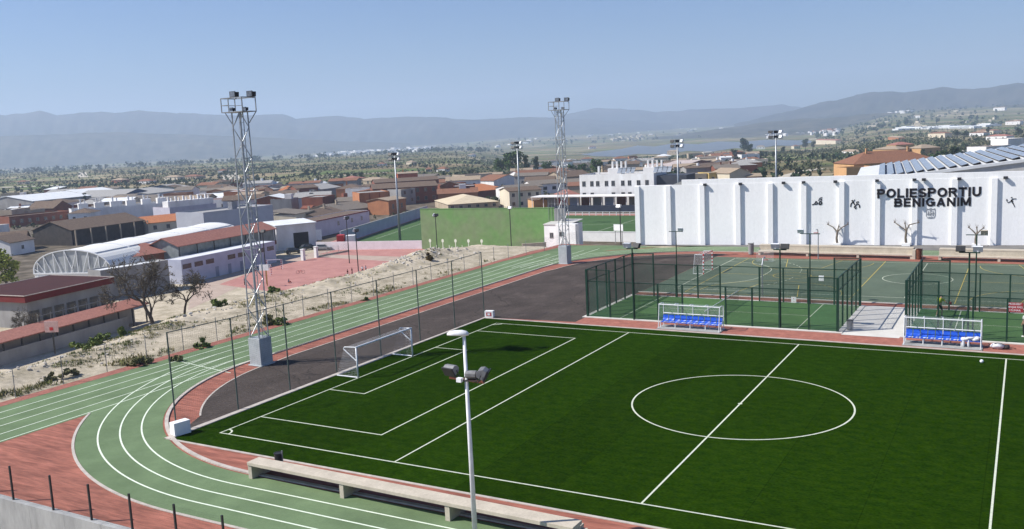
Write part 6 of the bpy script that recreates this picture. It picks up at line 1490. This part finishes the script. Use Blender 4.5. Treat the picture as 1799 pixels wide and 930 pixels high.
TL = [('yellow', 14, 512, 436, 'yellow green leafy tree at the left picture edge', 1.2), ('roundb', 902, 312, 264, 'biggest leafy green tree behind the right end of the pelota wall', 1.0), ('round', 880, 312, 276, 'leafy green tree at the left of the big group behind the pelota wall', 1.0), ('poplar', 925, 311, 268, 'tall green tree at the right of the big group', 1.0), ('bud', 912, 314, 282, 'pale budding tree in front of the big leafy trees', 1.0),
 ('dark', 942, 308, 273, 'dark tree right of the big green group', .7), ('round', 962, 311, 282, 'green tree left of the middle tower mast', 1.0), ('round', 1003, 311, 287, 'green tree just right of the middle tower mast', 1.0), ('roundb', 1023, 310, 287, 'second green tree right of the middle tower mast', 1.0), ('round', 1048, 310, 277, 'taller yellow green tree over the white apartment house', 1.0), ('dark', 1072, 306, 281, 'dark tree over the apartment house chimneys', 1.0), ('olive', 1090, 303, 286, 'olive coloured tree behind the rooftop chimneys', 1.3), ('round', 1112, 300, 283, 'green tree behind the right group of chimneys', 1.2),
 ('cypress', 151, 364, 337, 'dark cypress between the white warehouses', 1.3), ('dark', 1307, 272, 241, 'tall dark tree above the orange earth bank', .95), ('dark', 1318, 273, 252, 'shorter dark tree beside the tall one on the bank', 1.0), ('dark', 1415, 264, 243, 'dark tree near the lake shore on the right', 1.1), ('olive', 1428, 265, 248, 'small dark tree beside the lake shore tree', 1.0), ('dark', 1338, 278, 265, 'dark bush tree left of the flood mast', 1.3), ('dark', 1358, 278, 266, 'dark bush tree at the flood mast', 1.3), ('dark', 1376, 270, 257, 'dark round tree right of the flood mast', 1.2),
 ('dark', 1676, 294, 256, 'big dark tree left of the white villa', 1.5), ('roundb', 1652, 292, 264, 'olive green tree left of the big dark tree', 1.2), ('dark', 1702, 290, 262, 'dark tree beside the white villa', 1.1), ('pine', 1682, 243, 227, 'dark umbrella pine on the right slope', 1.0), ('pine', 1694, 243, 229, 'second dark umbrella pine on the right slope', 1.0), ('dark', 1736, 238, 222, 'tall dark tree on the right slope', .8), ('olive', 1620, 275, 262, 'olive tree between the cream villas', 1.2),
 ('dark', 1644, 239, 230, 'dark tree behind the pale hillside house', 1.4), ('dark', 1790, 240, 224, 'dark tree at the right picture edge', 1.4), ('dark', 540, 312, 296, 'dark round tree in the fields right of the near tower', 1.2), ('dark', 553, 311, 299, 'dark tree beside the round tree in the fields', 1.1), ('bud', 585, 362, 338, 'pale budding tree beside the pale vaulted shed', 1.4), ('bud', 562, 364, 346, 'low budding tree near the palm villa', 1.5),
 ('dark', 600, 318, 305, 'left dark pine of the clump above the brick row', 1.2), ('dark', 612, 318, 303, 'second dark pine of the clump above the brick row', 1.2), ('dark', 624, 317, 303, 'third dark pine of the clump above the brick row', 1.2), ('dark', 635, 317, 302, 'right dark pine of the clump above the brick row', 1.2), ('olive', 828, 310, 297, 'round olive tree in the field above the tan brick block', 1.3), ('olive', 1290, 276, 262, 'olive tree on the bank right of the white house', 1.6)]
for k, px_, yb_, yt, lab, w in TL: make_tree(k, px_, yb_, yt, lab, None, wide=w)
# palms in front of the orange villa
def palm(px_, yb_, yt, label):
    p = onground(px_, yb_, 150); h = rise(p, yt); t = thing('palm_tree', label, 'tree', p, 0); r = random.Random(int(px_))
    b = MB(); b.tube((0, 0, 0), (.1, 0, h*.62), .35, .28, 9); b.build('trunk', BARKD, t)
    b = MB()
    for k in range(34):
        a = k*2.4; el = r.uniform(-.3, 1.2); L = h*.42; pr = Vector((.1, 0, h*.62)); 
        for j in range(4):
            d = Vector((math.cos(a)*math.cos(el-j*.38), math.sin(a)*math.cos(el-j*.38), math.sin(el-j*.38)))*L/4; q = pr+d; n = Vector((-math.sin(a), math.cos(a), 0))*(.28 if j < 3 else .1)*h*.12
            b.quad(tuple(pr-n), tuple(pr+n), tuple(q+n*.7), tuple(q-n*.7)); pr = q
    b.build('crown', LF_D, t)
palm(490, 358, 338, 'left palm in front of the orange tile villa'); palm(508, 358, 335, 'right palm in front of the orange tile villa')
# bare trees
BARET = pmat('grey brown twigs', (.115, .095, .07), (.07, .058, .044), scale=2, rough=.95)
def bare_tree(p, h, seed, label, spread=1.0, lean=0.0, twig=1.0):
    r = random.Random(seed); t = thing('bare_tree', label, 'tree', p, 0); T = MB(); K = MB(); Bd = MB()
    def grow(o, d, L, rad, lev):
        n = 3; pts = [o]; q = o
        for k in range(n):
            d = (d+Vector((r.gauss(0, .13), r.gauss(0, .13), r.gauss(0, .08)+.02))).normalized(); q = q+d*L/n; pts.append(q)
        for k in range(n):
            (T if lev < 2 else K).tube(pts[k], pts[k+1], rad*(1-.3*k/n), rad*(1-.3*(k+1)/n), 7 if lev < 2 else (4 if lev < 4 else 3), cap=False)
        if lev >= 6: return
        m = [3, 3, 3, 3, 4, 4][lev]
        for k in range(m):
            a = r.uniform(0, 2*PI); sp = r.uniform(.45, .95)*spread; u = d.cross(Vector((math.cos(a), math.sin(a), .3))).normalized()
            nd_ = (d*1.0+u*sp+Vector((0, 0, .12 if lev < 3 else .02))).normalized(); st = pts[-1] if k < 2 else pts[r.choice([1, 2, 3])]
            grow(st, nd_, L*r.uniform(.66, .86), max(rad*.60, .013), lev+1)
    grow(Vector((0, 0, -.2)), Vector((lean, 0, 1)).normalized(), h*.26, h*.026, 0)
    T.build('trunk', BARKD, t); K.build('branches', BARET, t)
    for k in range(0, len(K.v), 7):
        if r.random() < .75*twig: v = Vector(K.v[k]); s = h*.010; a = Vector((r.gauss(0, 1), r.gauss(0, 1), r.gauss(0, 1))).normalized()*s; c = a.cross(Vector((0, .3, 1))).normalized()*s; Bd.quad(tuple(v-a), tuple(v-c), tuple(v+a), tuple(v+c))
    Bd.build('buds', leafmat('brown buds', (.17, .145, .10), (.12, .10, .07)), t); return t
pb = at(268, 566, -9.3); bare_tree(pb, rise(pb, 428), 5, 'tall bare tree with a forked dark trunk in front of the brick pavilion', 1.0)
pb = at(324, 553, -9.3); bare_tree(pb, rise(pb, 462)*1.0, 12, 'wide leaning bare tree right of the forked one', 1.25, .35)
pb = at(28, 608, -9.6); bare_tree(pb, rise(pb, 530), 8, 'small thin bare tree by the covered walkway at the left', 1.1, .1, .4)
# weeds and grass on the rubble bank
zg = lambda x, y: float(terr(x, y)+near_extra(x, y))
def tuft(b, x, y, z, h, r, n=6):
    for k in range(n):
        a = r.uniform(0, 2*PI); l = h*r.uniform(.5, 1.1); w = l*.16; o = (x+r.gauss(0, .10), y+r.gauss(0, .10)); c, s = math.cos(a), math.sin(a); t = l*r.uniform(.2, .8)
        b.tri((o[0]-s*w, o[1]+c*w, z-.03), (o[0]+s*w, o[1]-c*w, z-.03), (o[0]+c*t, o[1]+s*t, z+l))
def patchmask(x, y, s, thr): return float(vnoise(x*.55, y*.33, s)) > thr
r = random.Random(9); G1, G2, G3 = MB(), MB(), MB()
for k in range(26000):
    y = r.uniform(-8, 64); xl = -25-4.8*float(sstep(5, 26, y)); x = r.uniform(xl-3.5, -19.0)
    e = x-xl; dens = .9 if -3 < e < 3.2 else .18
    if x > -20.3: dens = .75
    if r.random() > dens*(1.0 if y < 44 else .18): continue
    if x > -20.3:
        if not patchmask(x*.6, y*1.5, 4, .02): continue
        tuft(G2 if r.random() < .7 else G1, x, y, zg(x, y), r.uniform(.08, .34), r)
    elif patchmask(x, y, 1, .12): tuft(G1 if r.random() < .55 else G2, x, y, zg(x, y), r.uniform(.06, .24), r)
    elif patchmask(x, y, 7, .30): tuft(G2, x, y, zg(x, y), r.uniform(.06, .22), r)
stuff('grass', G1, leafmat('weed green', (.11, .15, .030), (.07, .10, .022)), 'green weeds growing in patches over the pale rubble bank', 'weeds')
stuff('grass', G2, leafmat('dry grass', (.28, .235, .10), (.19, .18, .06)), 'dry yellowish grass tufts along the dirt track and wire fence', 'dry grass')
ST = MB()
for k in range(900):
    y = r.uniform(-6, 70); xl = -25-4.8*float(sstep(5, 26, y)); x = xl+r.gauss(0.3, 1.6)
    if x > -19: continue
    s = r.uniform(.03, .11)*(2 if r.random() < .06 else 1); ST.blob((x, y, zg(x, y)+s*.2), s*r.uniform(.8, 1.5), s*r.uniform(.8, 1.5), s*.8, 5, 3, .3, k)
for k in range(160):
    y = r.uniform(54, 69); x = -29.5+r.gauss(0, 2); s = r.uniform(.05, .2); ST.blob((x, y, zg(x, y)+s*.2), s*r.uniform(.8, 1.5), s*1.1, s*.8, 6, 4, .3, k)
stuff('rubble', ST, pmat('pale stone', (.56, .53, .48), (.36, .33, .29), scale=2, rough=.95), 'pale stones and rubble strewn along the edge of the bank', 'stones')
SHR = {'fresh leaves': leafmat('bank shrub leaves', (.15, .19, .05), (.09, .12, .032)), 'olive leaves': leafmat('bank olive leaves', (.20, .19, .085), (.13, .13, .055))}
def bush(px_, py_, sx, sz, mt, label, z=None):
    p = at(px_, py_, 0.0) if z is None else at(px_, py_, z); p = (p[0], p[1], zg(p[0], p[1])-.1)
    b = crown_mesh('shrub', int(px_*7+py_), sx, sz, 520, .15, 10); b.v = [(x, y, zz+sz*.75) for x, y, zz in b.v]
    t = thing('shrub', label, 'shrub', p); b.build('foliage', SHR.get(mt.name, mt), t); s = MB(); s.tube((0, 0, 0), (0, 0, sz), .05, .03, 5); s.build('stem', BARKD, t)
bush(354, 611, .95, .55, LF_G, 'round green shrub beside the track, left of the near tower')
bush(247, 642, 1.2, .45, LF_O, 'low olive shrub at the red edge of the track')
bush(495, 571, 1.1, .5, LF_G, 'green shrub behind the near tower legs'); bush(474, 570, .9, .6, LF_O, 'olive shrub left of the green one behind the tower legs')
bush(217, 592, .45, .5, LF_G, 'small green bush on top of the rubble bank'); bush(310, 634, .9, .4, LF_O, 'flat olive shrub on the dirt beside the first track line')
bush(641, 528, .5, .3, LF_G, 'small green shrub at the track edge below the pink court'); bush(112, 664, 1.6, .35, LF_O, 'low spreading olive shrub at the left dirt track')
bush(20, 638, 1.6, .5, LF_G, 'green shrub on the bank at the left edge'); bush(150, 612, 1.4, .7, LF_G, 'green shrub on the slope below the covered walkway'); bush(180, 598, 1.3, .7, LF_G, 'second green shrub on the slope by the walkway end')
bush(385, 541, 1.3, .6, LF_G, 'green shrub on the bank right of the bare trees'); bush(480, 517, .9, .5, LF_G, 'green shrub on the bank edge behind the near tower'); bush(755, 462, .5, .7, leafmat('russet leaves', (.12, .085, .03), (.09, .06, .02)), 'small russet bush on the mound by the red court')
# orchards, hedges and scrub of the valley: too many to count
def scatter(name, label, mt, n, test, hmin, hmax, seed, cat='orchard'):
    r = random.Random(seed); b = MB(); k = 0; tries = 0
    while k < n and tries < n*12:
        tries += 1
        q = test(r)
        if q is None: continue
        x, y, s = q; z = float(terr(x, y)); h = r.uniform(hmin, hmax)*s
        if z < -30.6: continue
        w = h*.42
        for c in range(13):
            v = Vector((r.gauss(0, 1), r.gauss(0, 1), r.gauss(0, 1))).normalized()*(r.random()**.4)
            P_ = Vector((x+v.x*w, y+v.y*w, z+h*.52+v.z*h*.42)); d1 = Vector((r.gauss(0, 1), r.gauss(0, 1), r.gauss(0, .8))).normalized(); d2 = d1.cross(Vector((r.gauss(0, 1), r.gauss(0, 1), r.gauss(0, 1)))).normalized(); q1 = d1*h*.24; q2 = d2*h*.19
            b.quad(tuple(P_-q1), tuple(P_-q2), tuple(P_+q1), tuple(P_+q2))
        k += 1
    return stuff(name, b, mt, label, cat)
def polar(r, d0, d1, r0, r1):
    D = math.exp(r.uniform(math.log(d0), math.log(d1))); a = YAW+R(r.uniform(r0, r1)); return CAM[0]+D*math.cos(a), CAM[1]+D*math.sin(a), D
def orch(d0, d1, r0, r1, row=9.0, thr=-.1, sd=2):
    def f(r):
        x, y, D = polar(r, d0, d1, r0, r1)
        c = (math.floor(x/95), math.floor(y/62)); hsh = math.sin(c[0]*12.9898+c[1]*78.233+sd)*43758.5453; hsh -= math.floor(hsh)
        if hsh < .66: return None
        if float(vnoise(x/180, y/150, sd)) < thr-.2: return None
        y = round(y/row)*row+r.gauss(0, .5)
        return x, y, (1 if D < 1500 else 1.5)
    return f
scatter('orchard', 'rows of dark green orchard trees in the left and middle fields', LF_D, 520, orch(560, 2100, -12, 33), 2.2, 4.2, 3)
scatter('orchard', 'olive green orchard rows across the valley fields', LF_O, 420, orch(540, 2400, -14, 33, 11, -.3, 5), 2.0, 3.8, 4)
scatter('orchard', 'green orchard rows on the right hand slopes', LF_O, 420, orch(330, 2300, -33, -10, 9, -.4, 7), 2.0, 4.0, 6)
scatter('orchard', 'dark trees and hedges dotted over the right hand slopes', LF_D, 420, orch(330, 3600, -33, -8, 14, -.2, 8), 2.0, 5.5, 8)
scatter('woodland', 'scattered dark woods of the far valley floor', LF_D, 900, orch(2200, 5200, -33, 33, 30, -.1, 11), 5, 10, 10, 'woods')
def hedges(name, label, mt, n, d0, d1, r0, r1, hmin, hmax, seed, cat, step=4.5, Lr=(50, 230)):
    r = random.Random(seed); b = MB()
    for k in range(n):
        x, y, D = polar(r, d0, d1, r0, r1)
        if float(vnoise(x/240, y/200, seed)) < -.15: continue
        a = .35+r.choice([0, 0, 0, PI/2])+r.gauss(0, .06)+(YAW-PI/2)*.6; L = r.uniform(*Lr)*(1 if D < 1500 else 1.7); hh = r.uniform(hmin, hmax); gap = r.random()*.35; u = 0.0
        while u < L:
            u += step*r.uniform(.6, 1.5)*(1 if D < 1500 else 1.6)
            if r.random() < gap: continue
            xx, yy = x+u*math.cos(a)+r.gauss(0, .7), y+u*math.sin(a)+r.gauss(0, .7); z = float(terr(xx, yy))
            if z < -30.6: continue
            h = hh*r.uniform(.55, 1.25); w = h*.45
            for c in range(8):
                v = Vector((r.gauss(0, 1), r.gauss(0, 1), r.gauss(0, 1))).normalized()*(r.random()**.4)
                P_ = Vector((xx+v.x*w, yy+v.y*w, z+h*.5+v.z*h*.42)); d1_ = Vector((r.gauss(0, 1), r.gauss(0, 1), r.gauss(0, .8))).normalized(); d2_ = d1_.cross(Vector((r.gauss(0, 1), r.gauss(0, 1), r.gauss(0, 1)))).normalized(); q1 = d1_*h*.28; q2 = d2_*h*.22
                b.quad(tuple(P_-q1), tuple(P_-q2), tuple(P_+q1), tuple(P_+q2))
    return stuff(name, b, mt, label, cat)
hedges('hedgerow', 'long dark hedges and tree lines between the valley fields', LF_D, 240, 560, 3300, -24, 33, 1.8, 4.0, 31, 'hedges')
hedges('hedgerow', 'olive green planted rows striping the valley fields', LF_O, 420, 540, 2600, -24, 33, 1.2, 2.8, 32, 'planted rows')
hedges('hedgerow', 'planted rows and hedges on the right hand slopes', LF_O, 260, 330, 2600, -33, -17, 1.4, 3.4, 33, 'hedges')
scatter('undergrowth', 'dark scrub filling the gaps between the town gardens', LF_O, 700, lambda r: (lambda q: (q[0], q[1], 1) if float(vnoise(q[0]/20, q[1]/20, 3)) > .25 and all((q[0]-f[0])**2+(q[1]-f[1])**2 > (f[2]*.9)**2 for f in FOOT) else None)(polar(r, 300, 540, -8, 31)), .8, 2.0, 12, 'scrub')
# far towns and greenhouses, each a mass of tiny white blocks
def fartown(name, label, pix, n, seed, w0_, w1_, h0_, h1_, mats, cat='town'):
    r = random.Random(seed); b = MB()
    for k in range(n):
        u = r.random(); j = min(int(u*(len(pix)-1)), len(pix)-2); f = u*(len(pix)-1)-j
        px_ = pix[j][0]+(pix[j+1][0]-pix[j][0])*f; py_ = pix[j][1]+(pix[j+1][1]-pix[j][1])*f+r.gauss(0, pix[j][2])
        p = onground(px_, py_, 700); w = r.uniform(w0_, w1_); h = r.uniform(h0_, h1_); a = r.uniform(0, PI)
        c, s = math.cos(a), math.sin(a); q = [(p[0]+c*i-s*j_, p[1]+s*i+c*j_) for i, j_ in ((-w, -w*.5), (w, -w*.5), (w, w*.5), (-w, w*.5))]
        b.prism(q, p[2]-2, p[2]+h)
    stuff(name, b, mats, label, cat)
fartown('far_town', 'white village massed beyond the lake on the right', [(1345, 238, 2.0), (1400, 235, 2.6), (1475, 233, 2.4)], 80, 1, 5, 10, 5, 10, WW)
fartown('far_town', 'terracotta roofed part of the village beyond the lake', [(1370, 234, 2), (1420, 231, 2.0), (1470, 231, 2)], 60, 2, 5, 9, 6, 10, WB)
fartown('far_town', 'white industrial estate in the hazy middle of the valley', [(560, 275, 2), (620, 268, 2), (700, 264, 2), (760, 262, 1.6)], 80, 3, 10, 34, 4, 8, WW)
fartown('far_town', 'pale hamlet on a low rise above the lake', [(1075, 247, 1.6), (1110, 243, 2.2), (1128, 240, 2)], 45, 4, 5, 12, 4, 9, WC)
fartown('greenhouses', 'long white greenhouses on the right slope', [(1590, 227, 1), (1660, 226, 1.4), (1740, 221, 1.2)], 34, 5, 10, 26, 3, 4.5, RFW, 'greenhouses')
fartown('far_town', 'thin white town strip at the foot of the right mountain', [(1435, 206, 1), (1520, 201, 1), (1600, 197, 1)], 70, 6, 8, 22, 4, 8, WW)
fartown('far_town', 'faint white villages below the left mountains', [(200, 282, 3), (300, 276, 3), (420, 268, 4), (520, 262, 3)], 60, 7, 8, 20, 4, 9, WW)
fartown('far_town', 'faint white houses scattered along the far middle valley', [(870, 258, 3), (960, 244, 3), (1180, 232, 4), (1300, 226, 4)], 36, 8, 6, 16, 4, 8, WW)
fartown('far_town', 'scattered white farmhouses over the right hand valley', [(1350, 226, 8), (1500, 222, 8), (1650, 212, 8), (1790, 205, 8)], 26, 9, 6, 12, 4, 7, WC)
# smoke rising from the fields
SM = bpy.data.materials.new('smoke plume'); SM.use_nodes = True; t = SM.node_tree; t.nodes.clear()
pv = nd(t, 'ShaderNodeVolumePrincipled'); pv.inputs['Color'].default_value = (.9, .9, .92, 1); pv.inputs['Density'].default_value = .008
mo = nd(t, 'ShaderNodeOutputMaterial'); t.links.new(pv.outputs[0], mo.inputs['Volume'])
for px_, yb_, k, lab in ((402, 302, 1.0, 'pale smoke plume drifting from the fields beside the near tower'), (127, 281, 1.6, 'thin smoke plume rising far off below the left mountains')):
    p = onground(px_, yb_, 300); D = math.hypot(p[0]-CAM[0], p[1]-CAM[1]); u = D/1592; b = MB(); r = random.Random(int(px_))
    if k == 1.0:
        for j in range(9): b.blob((p[0]+RT[0]*(-j*4.5*u+r.gauss(0, 1)*u), p[1]+RT[1]*(-j*4.5*u), p[2]+(3+j*1.3+r.gauss(0, 1.2))*u), (3+j*.7)*u, (3+j*.5)*u, (2+j*.35)*u, 8, 6, .2, j)
    else:
        for j in range(9): b.blob((p[0]-RT[0]*j*.9*u, p[1]-RT[1]*j*.9*u, p[2]+(1+j*3.0)*u), (1+j*.25)*u, (1+j*.25)*u, 2.4*u, 7, 5, .2, j)
    stuff('smoke', b, SM, lab, 'smoke', True)

# ------------------------------------------------------------------ people
SKIN = pmat('skin', (.45, .27, .19), (.40, .235, .165), scale=4, rough=.6); HAIR = pmat('dark hair', (.02, .015, .012), (.03, .022, .018), scale=8, rough=.7)
def skinned(name, V, E, Rr, mat, parent, sub=2):
    me = bpy.data.meshes.new(name); me.from_pydata([tuple(v) for v in V], E, []); me.update(); o = bpy.data.objects.new(name, me); COL.objects.link(o); o.parent = parent
    md = o.modifiers.new('skin', 'SKIN'); md.use_smooth_shade = True
    lay = me.skin_vertices[0].data
    for k, rad in enumerate(Rr): lay[k].radius = rad if isinstance(rad, tuple) else (rad, rad)
    lay[0].use_root = True
    o.modifiers.new('sub', 'SUBSURF').levels = 1; o.modifiers['sub'].render_levels = sub; me.materials.append(mat); return o
def person(loc, rotz, h, J, shirt, trunk, label, group=None, longleg=False, hat=None):
    """J: joints in a 1.75 m body standing towards +x; missing ones take the resting pose"""
    t = thing('person', label, 'person', loc, rotz, group); s = h/1.75
    P = dict(pel=(0, 0, .93), waist=(0, 0, 1.08), chest=(.01, 0, 1.30), neck=(.01, 0, 1.47), head=(.03, 0, 1.60), top=(.03, 0, 1.70),
             ls=(0, .19, 1.41), le=(-.02, .25, 1.13), lw=(.06, .26, .90), lh=(.08, .26, .81), rs=(0, -.19, 1.41), re=(-.02, -.25, 1.13), rw=(.06, -.26, .90), rh=(.08, -.26, .81),
             lp=(0, .10, .90), lk=(.02, .11, .49), la=(-.01, .12, .08), lt=(.14, .13, .03), rp=(0, -.10, .90), rk=(.02, -.11, .49), ra=(-.01, -.12, .08), rt=(.14, -.13, .03))
    P.update(J); P = {k: Vector(v)*s for k, v in P.items()}
    ks = ['pel', 'waist', 'chest', 'neck', 'head', 'top', 'ls', 'le', 'lw', 'lh', 'rs', 're', 'rw', 'rh', 'lp', 'lk', 'la', 'lt', 'rp', 'rk', 'ra', 'rt']; ix = {k: i for i, k in enumerate(ks)}
    rad = dict(pel=(.15, .11), waist=(.135, .10), chest=(.16, .11), neck=.055, head=(.085, .10), top=(.07, .08), ls=.06, le=.043, lw=.032, lh=.035, rs=.06, re=.043, rw=.032, rh=.035, lp=.088, lk=.058, la=.04, lt=.035, rp=.088, rk=.058, ra=.04, rt=.035)
    Ed = [('pel', 'waist'), ('waist', 'chest'), ('chest', 'neck'), ('neck', 'head'), ('head', 'top'), ('chest', 'ls'), ('ls', 'le'), ('le', 'lw'), ('lw', 'lh'), ('chest', 'rs'), ('rs', 're'), ('re', 'rw'), ('rw', 'rh'), ('pel', 'lp'), ('lp', 'lk'), ('lk', 'la'), ('la', 'lt'), ('pel', 'rp'), ('rp', 'rk'), ('rk', 'ra'), ('ra', 'rt')]
    sc = lambda v: tuple(x*s for x in v) if isinstance(v, tuple) else v*s
    skinned('body', [P[k] for k in ks], [(ix[a], ix[b_]) for a, b_ in Ed], [sc(rad[k]) for k in ks], SKIN, t)
    mixp = lambda a, b_, u: P[a]*(1-u)+P[b_]*u
    V = [P['waist']+Vector((0, 0, -.12*s)), P['waist'], P['chest'], P['chest']+Vector((0, 0, .12*s)), P['ls'], mixp('ls', 'le', .75), P['rs'], mixp('rs', 're', .75)]
    skinned('shirt', V, [(0, 1), (1, 2), (2, 3), (2, 4), (4, 5), (2, 6), (6, 7)], [sc((.165, .13)), sc((.155, .12)), sc((.18, .13)), sc((.10, .08)), .078*s, .066*s, .078*s, .066*s], shirt, t)
    q = .99 if longleg else .85
    V = [P['pel'], P['pel']+Vector((0, 0, .08*s)), P['lp'], mixp('lp', 'lk', q), P['rp'], mixp('rp', 'rk', q)]; Ex = [(0, 1), (0, 2), (2, 3), (0, 4), (4, 5)]; Rx = [sc((.165, .125)), sc((.16, .12)), .108*s, .085*s, .108*s, .085*s]
    if longleg: V += [mixp('lk', 'la', .95), mixp('rk', 'ra', .95)]; Ex += [(3, 6), (5, 7)]; Rx += [.06*s, .06*s]
    skinned('trousers', V, Ex, Rx, trunk, t)
    d = (P['head']-P['neck']).normalized(); b = MB(); c = P['head']+d*.035*s-Vector((.018*s, 0, 0)); b.blob(tuple(c), .10*s, .092*s, .095*s, 12, 8); b.build('hair', hat or HAIR, t, smooth=True)
    f = MB(); c = P['head']
    for y in (-.033, .033): f.blob((c.x+.092*s, c.y+y*s, c.z+.0*s), .008*s, .012*s, .008*s, 8, 5)
    f.blob((c.x+.078*s, c.y, c.z-.055*s), .012*s, .028*s, .007*s, 8, 5); f.build('face', HAIR, t)
    n_ = MB(); n_.blob((c.x+.095*s, c.y, c.z-.022*s), .016*s, .012*s, .02*s, 8, 6); n_.build('nose', SKIN, t, smooth=True)
    for side in ('l', 'r'):
        b = MB(); a_, tt = P[side+'a'], P[side+'t']; dd = (tt-a_); dd.z = 0
        if dd.length > .01: dd.normalize(); b.blob(tuple(a_+dd*.06*s+Vector((0, 0, -.035*s))), .13*s, .055*s, .05*s, 10, 6); b.build('shoe', WSTEEL, t, smooth=True)
        hnd = P[side+'h']; wr = P[side+'w']; dv = (hnd-wr).normalized(); sd = dv.cross(Vector((1, 0, .2))).normalized()
        for k in range(4): fb = MB(); o_ = hnd+sd*(k-1.5)*.018*s; fb.tube(tuple(o_), tuple(o_+dv*(.075-.008*abs(k-1.5))*s), .009*s, .007*s, 6); fb.build('finger', SKIN, t)
        fb = MB(); fb.tube(tuple(wr+dv*.03*s), tuple(wr+dv*.06*s+Vector((.04*s, 0, 0))), .011*s, .008*s, 6); fb.build('thumb', SKIN, t)
    return t
cl = lambda n, c: pmat(n, c, tuple(x*.75 for x in c), scale=6, rough=.9)
YEL = cl('yellow sports shirt', (.55, .60, .04)); BLKC = cl('black cloth', (.015, .015, .017)); WHC = cl('white shirt cloth', (.72, .72, .74)); REDC = cl('red cloth', (.42, .05, .04)); BLUC = cl('blue grey cloth', (.14, .17, .27)); MAR = cl('maroon cloth', (.10, .02, .025))
p = at(1650, 557, .05)
pl = person(p, R(-118+180), 1.76, dict(chest=(.10, 0, 1.27), neck=(.19, 0, 1.41), head=(.27, .03, 1.51), top=(.30, .04, 1.60), ls=(.12, .19, 1.37), rs=(.12, -.19, 1.37), le=(.28, .26, 1.15), lw=(.45, .20, 1.06), lh=(.53, .17, 1.05), re=(.18, -.38, 1.16), rw=(.36, -.42, 1.00), rh=(.44, -.42, .97), waist=(.03, 0, 1.08), lk=(.10, .17, .48), la=(-.03, .20, .08), lt=(.12, .23, .03), rk=(.10, -.17, .48), ra=(-.03, -.20, .08), rt=(.12, -.23, .03)), YEL, BLKC, 'person in a yellow shirt and black shorts crouching forward to play padel')
rk = thing('padel_racket', 'small padel racket held by the player in the yellow shirt', 'racket', pl.location, pl.rotation_euler[2])
b = MB(); b.tube((.44, -.42, .97), (.60, -.44, .98), .017, .017, 8); b.build('handle', BLACK, rk); b = MB(); b.extr([(.74+.14*math.cos(a), -.455+.004, .985+.12*math.sin(a)) for a in np.linspace(0, 2*PI, 17)[:-1]], (0, .035, 0)); b.build('head', REDC, rk)
p = at(1800, 585, .05); person((37.35, 35.6, .05), R(150), 1.78, dict(rw=(.10, -.30, .93), rk=(.06, -.12, .48)), WHC, BLKC, 'person in a white shirt and black trousers at the right picture edge', None, True)
KIDS = [((611, 487), 20, 1.5, MAR, BLKC, 'person in dark maroon clothes at the left of the players', True), ((619, 484), 200, 1.5, MAR, MAR, 'slim person in dark clothes beside the maroon one', True), ((637, 481), 120, 1.55, WHC, BLKC, 'person in a white shirt and black shorts beside the lamp pole', False), ((643, 480), 80, 1.5, WHC, BLKC, 'rightmost person in white with dark shorts near the lamp pole', False), ((430, 502), 40, 1.5, BLUC, BLKC, 'person in blue grey standing seen through the near tower', True)]
for (px_, py_), rz, hh, s1, s2, lab, ll in KIDS:
    person(at(px_, py_, LZ+.02), R(rz), hh, dict(le=(.10, .30, 1.15), lw=(.22, .24, 1.0), lh=(.29, .22, .98)), s1, s2, lab, None, ll)
p = at(507, 498, LZ+.02)
person(p, R(30), 1.55, dict(pel=(0, 0, .16), waist=(-.02, 0, .32), chest=(.03, 0, .55), neck=(.07, 0, .71), head=(.11, 0, .83), top=(.12, 0, .93), ls=(.03, .18, .66), rs=(.03, -.18, .66), le=(.16, .24, .45), lw=(.34, .20, .40), lh=(.40, .18, .40), re=(.16, -.24, .45), rw=(.34, -.2, .4), rh=(.4, -.18, .4), lp=(.04, .10, .15), rp=(.04, -.1, .15), lk=(.38, .14, .42), la=(.55, .14, .08), lt=(.68, .15, .04), rk=(.42, -.14, .30), ra=(.70, -.15, .08), rt=(.82, -.16, .08)), BLUC, REDC, 'person in a blue top and red trousers sitting on the red court', None, True)
# bicycle lying on the court
p = at(528, 481, LZ+.02); t = thing('bicycle', 'red bicycle lying down on the red court', 'bicycle', (p[0], p[1], p[2]), R(35))
b = MB(); b.path([(-.5, 0, .35), (0, .02, .30), (.15, .05, .62), (-.35, .02, .60), (-.5, 0, .35)], .03, 6); b.path([(.15, .05, .62), (.55, .0, .33)], .03, 6); b.path([(.1, -.25, .72), (.14, .3, .76)], .025, 6); b.build('frame', REDC, t)
for x in (-.5, .55):
    b = MB()
    for k in range(18): a, c = 2*PI*k/18, 2*PI*(k+1)/18; b.tube((x+.33*math.cos(a), .05*math.sin(a), .34+.33*math.sin(a)), (x+.33*math.cos(c), .05*math.sin(c), .34+.33*math.sin(c)), .025, .025, 5)
    b.build('wheel', BLACK, t)
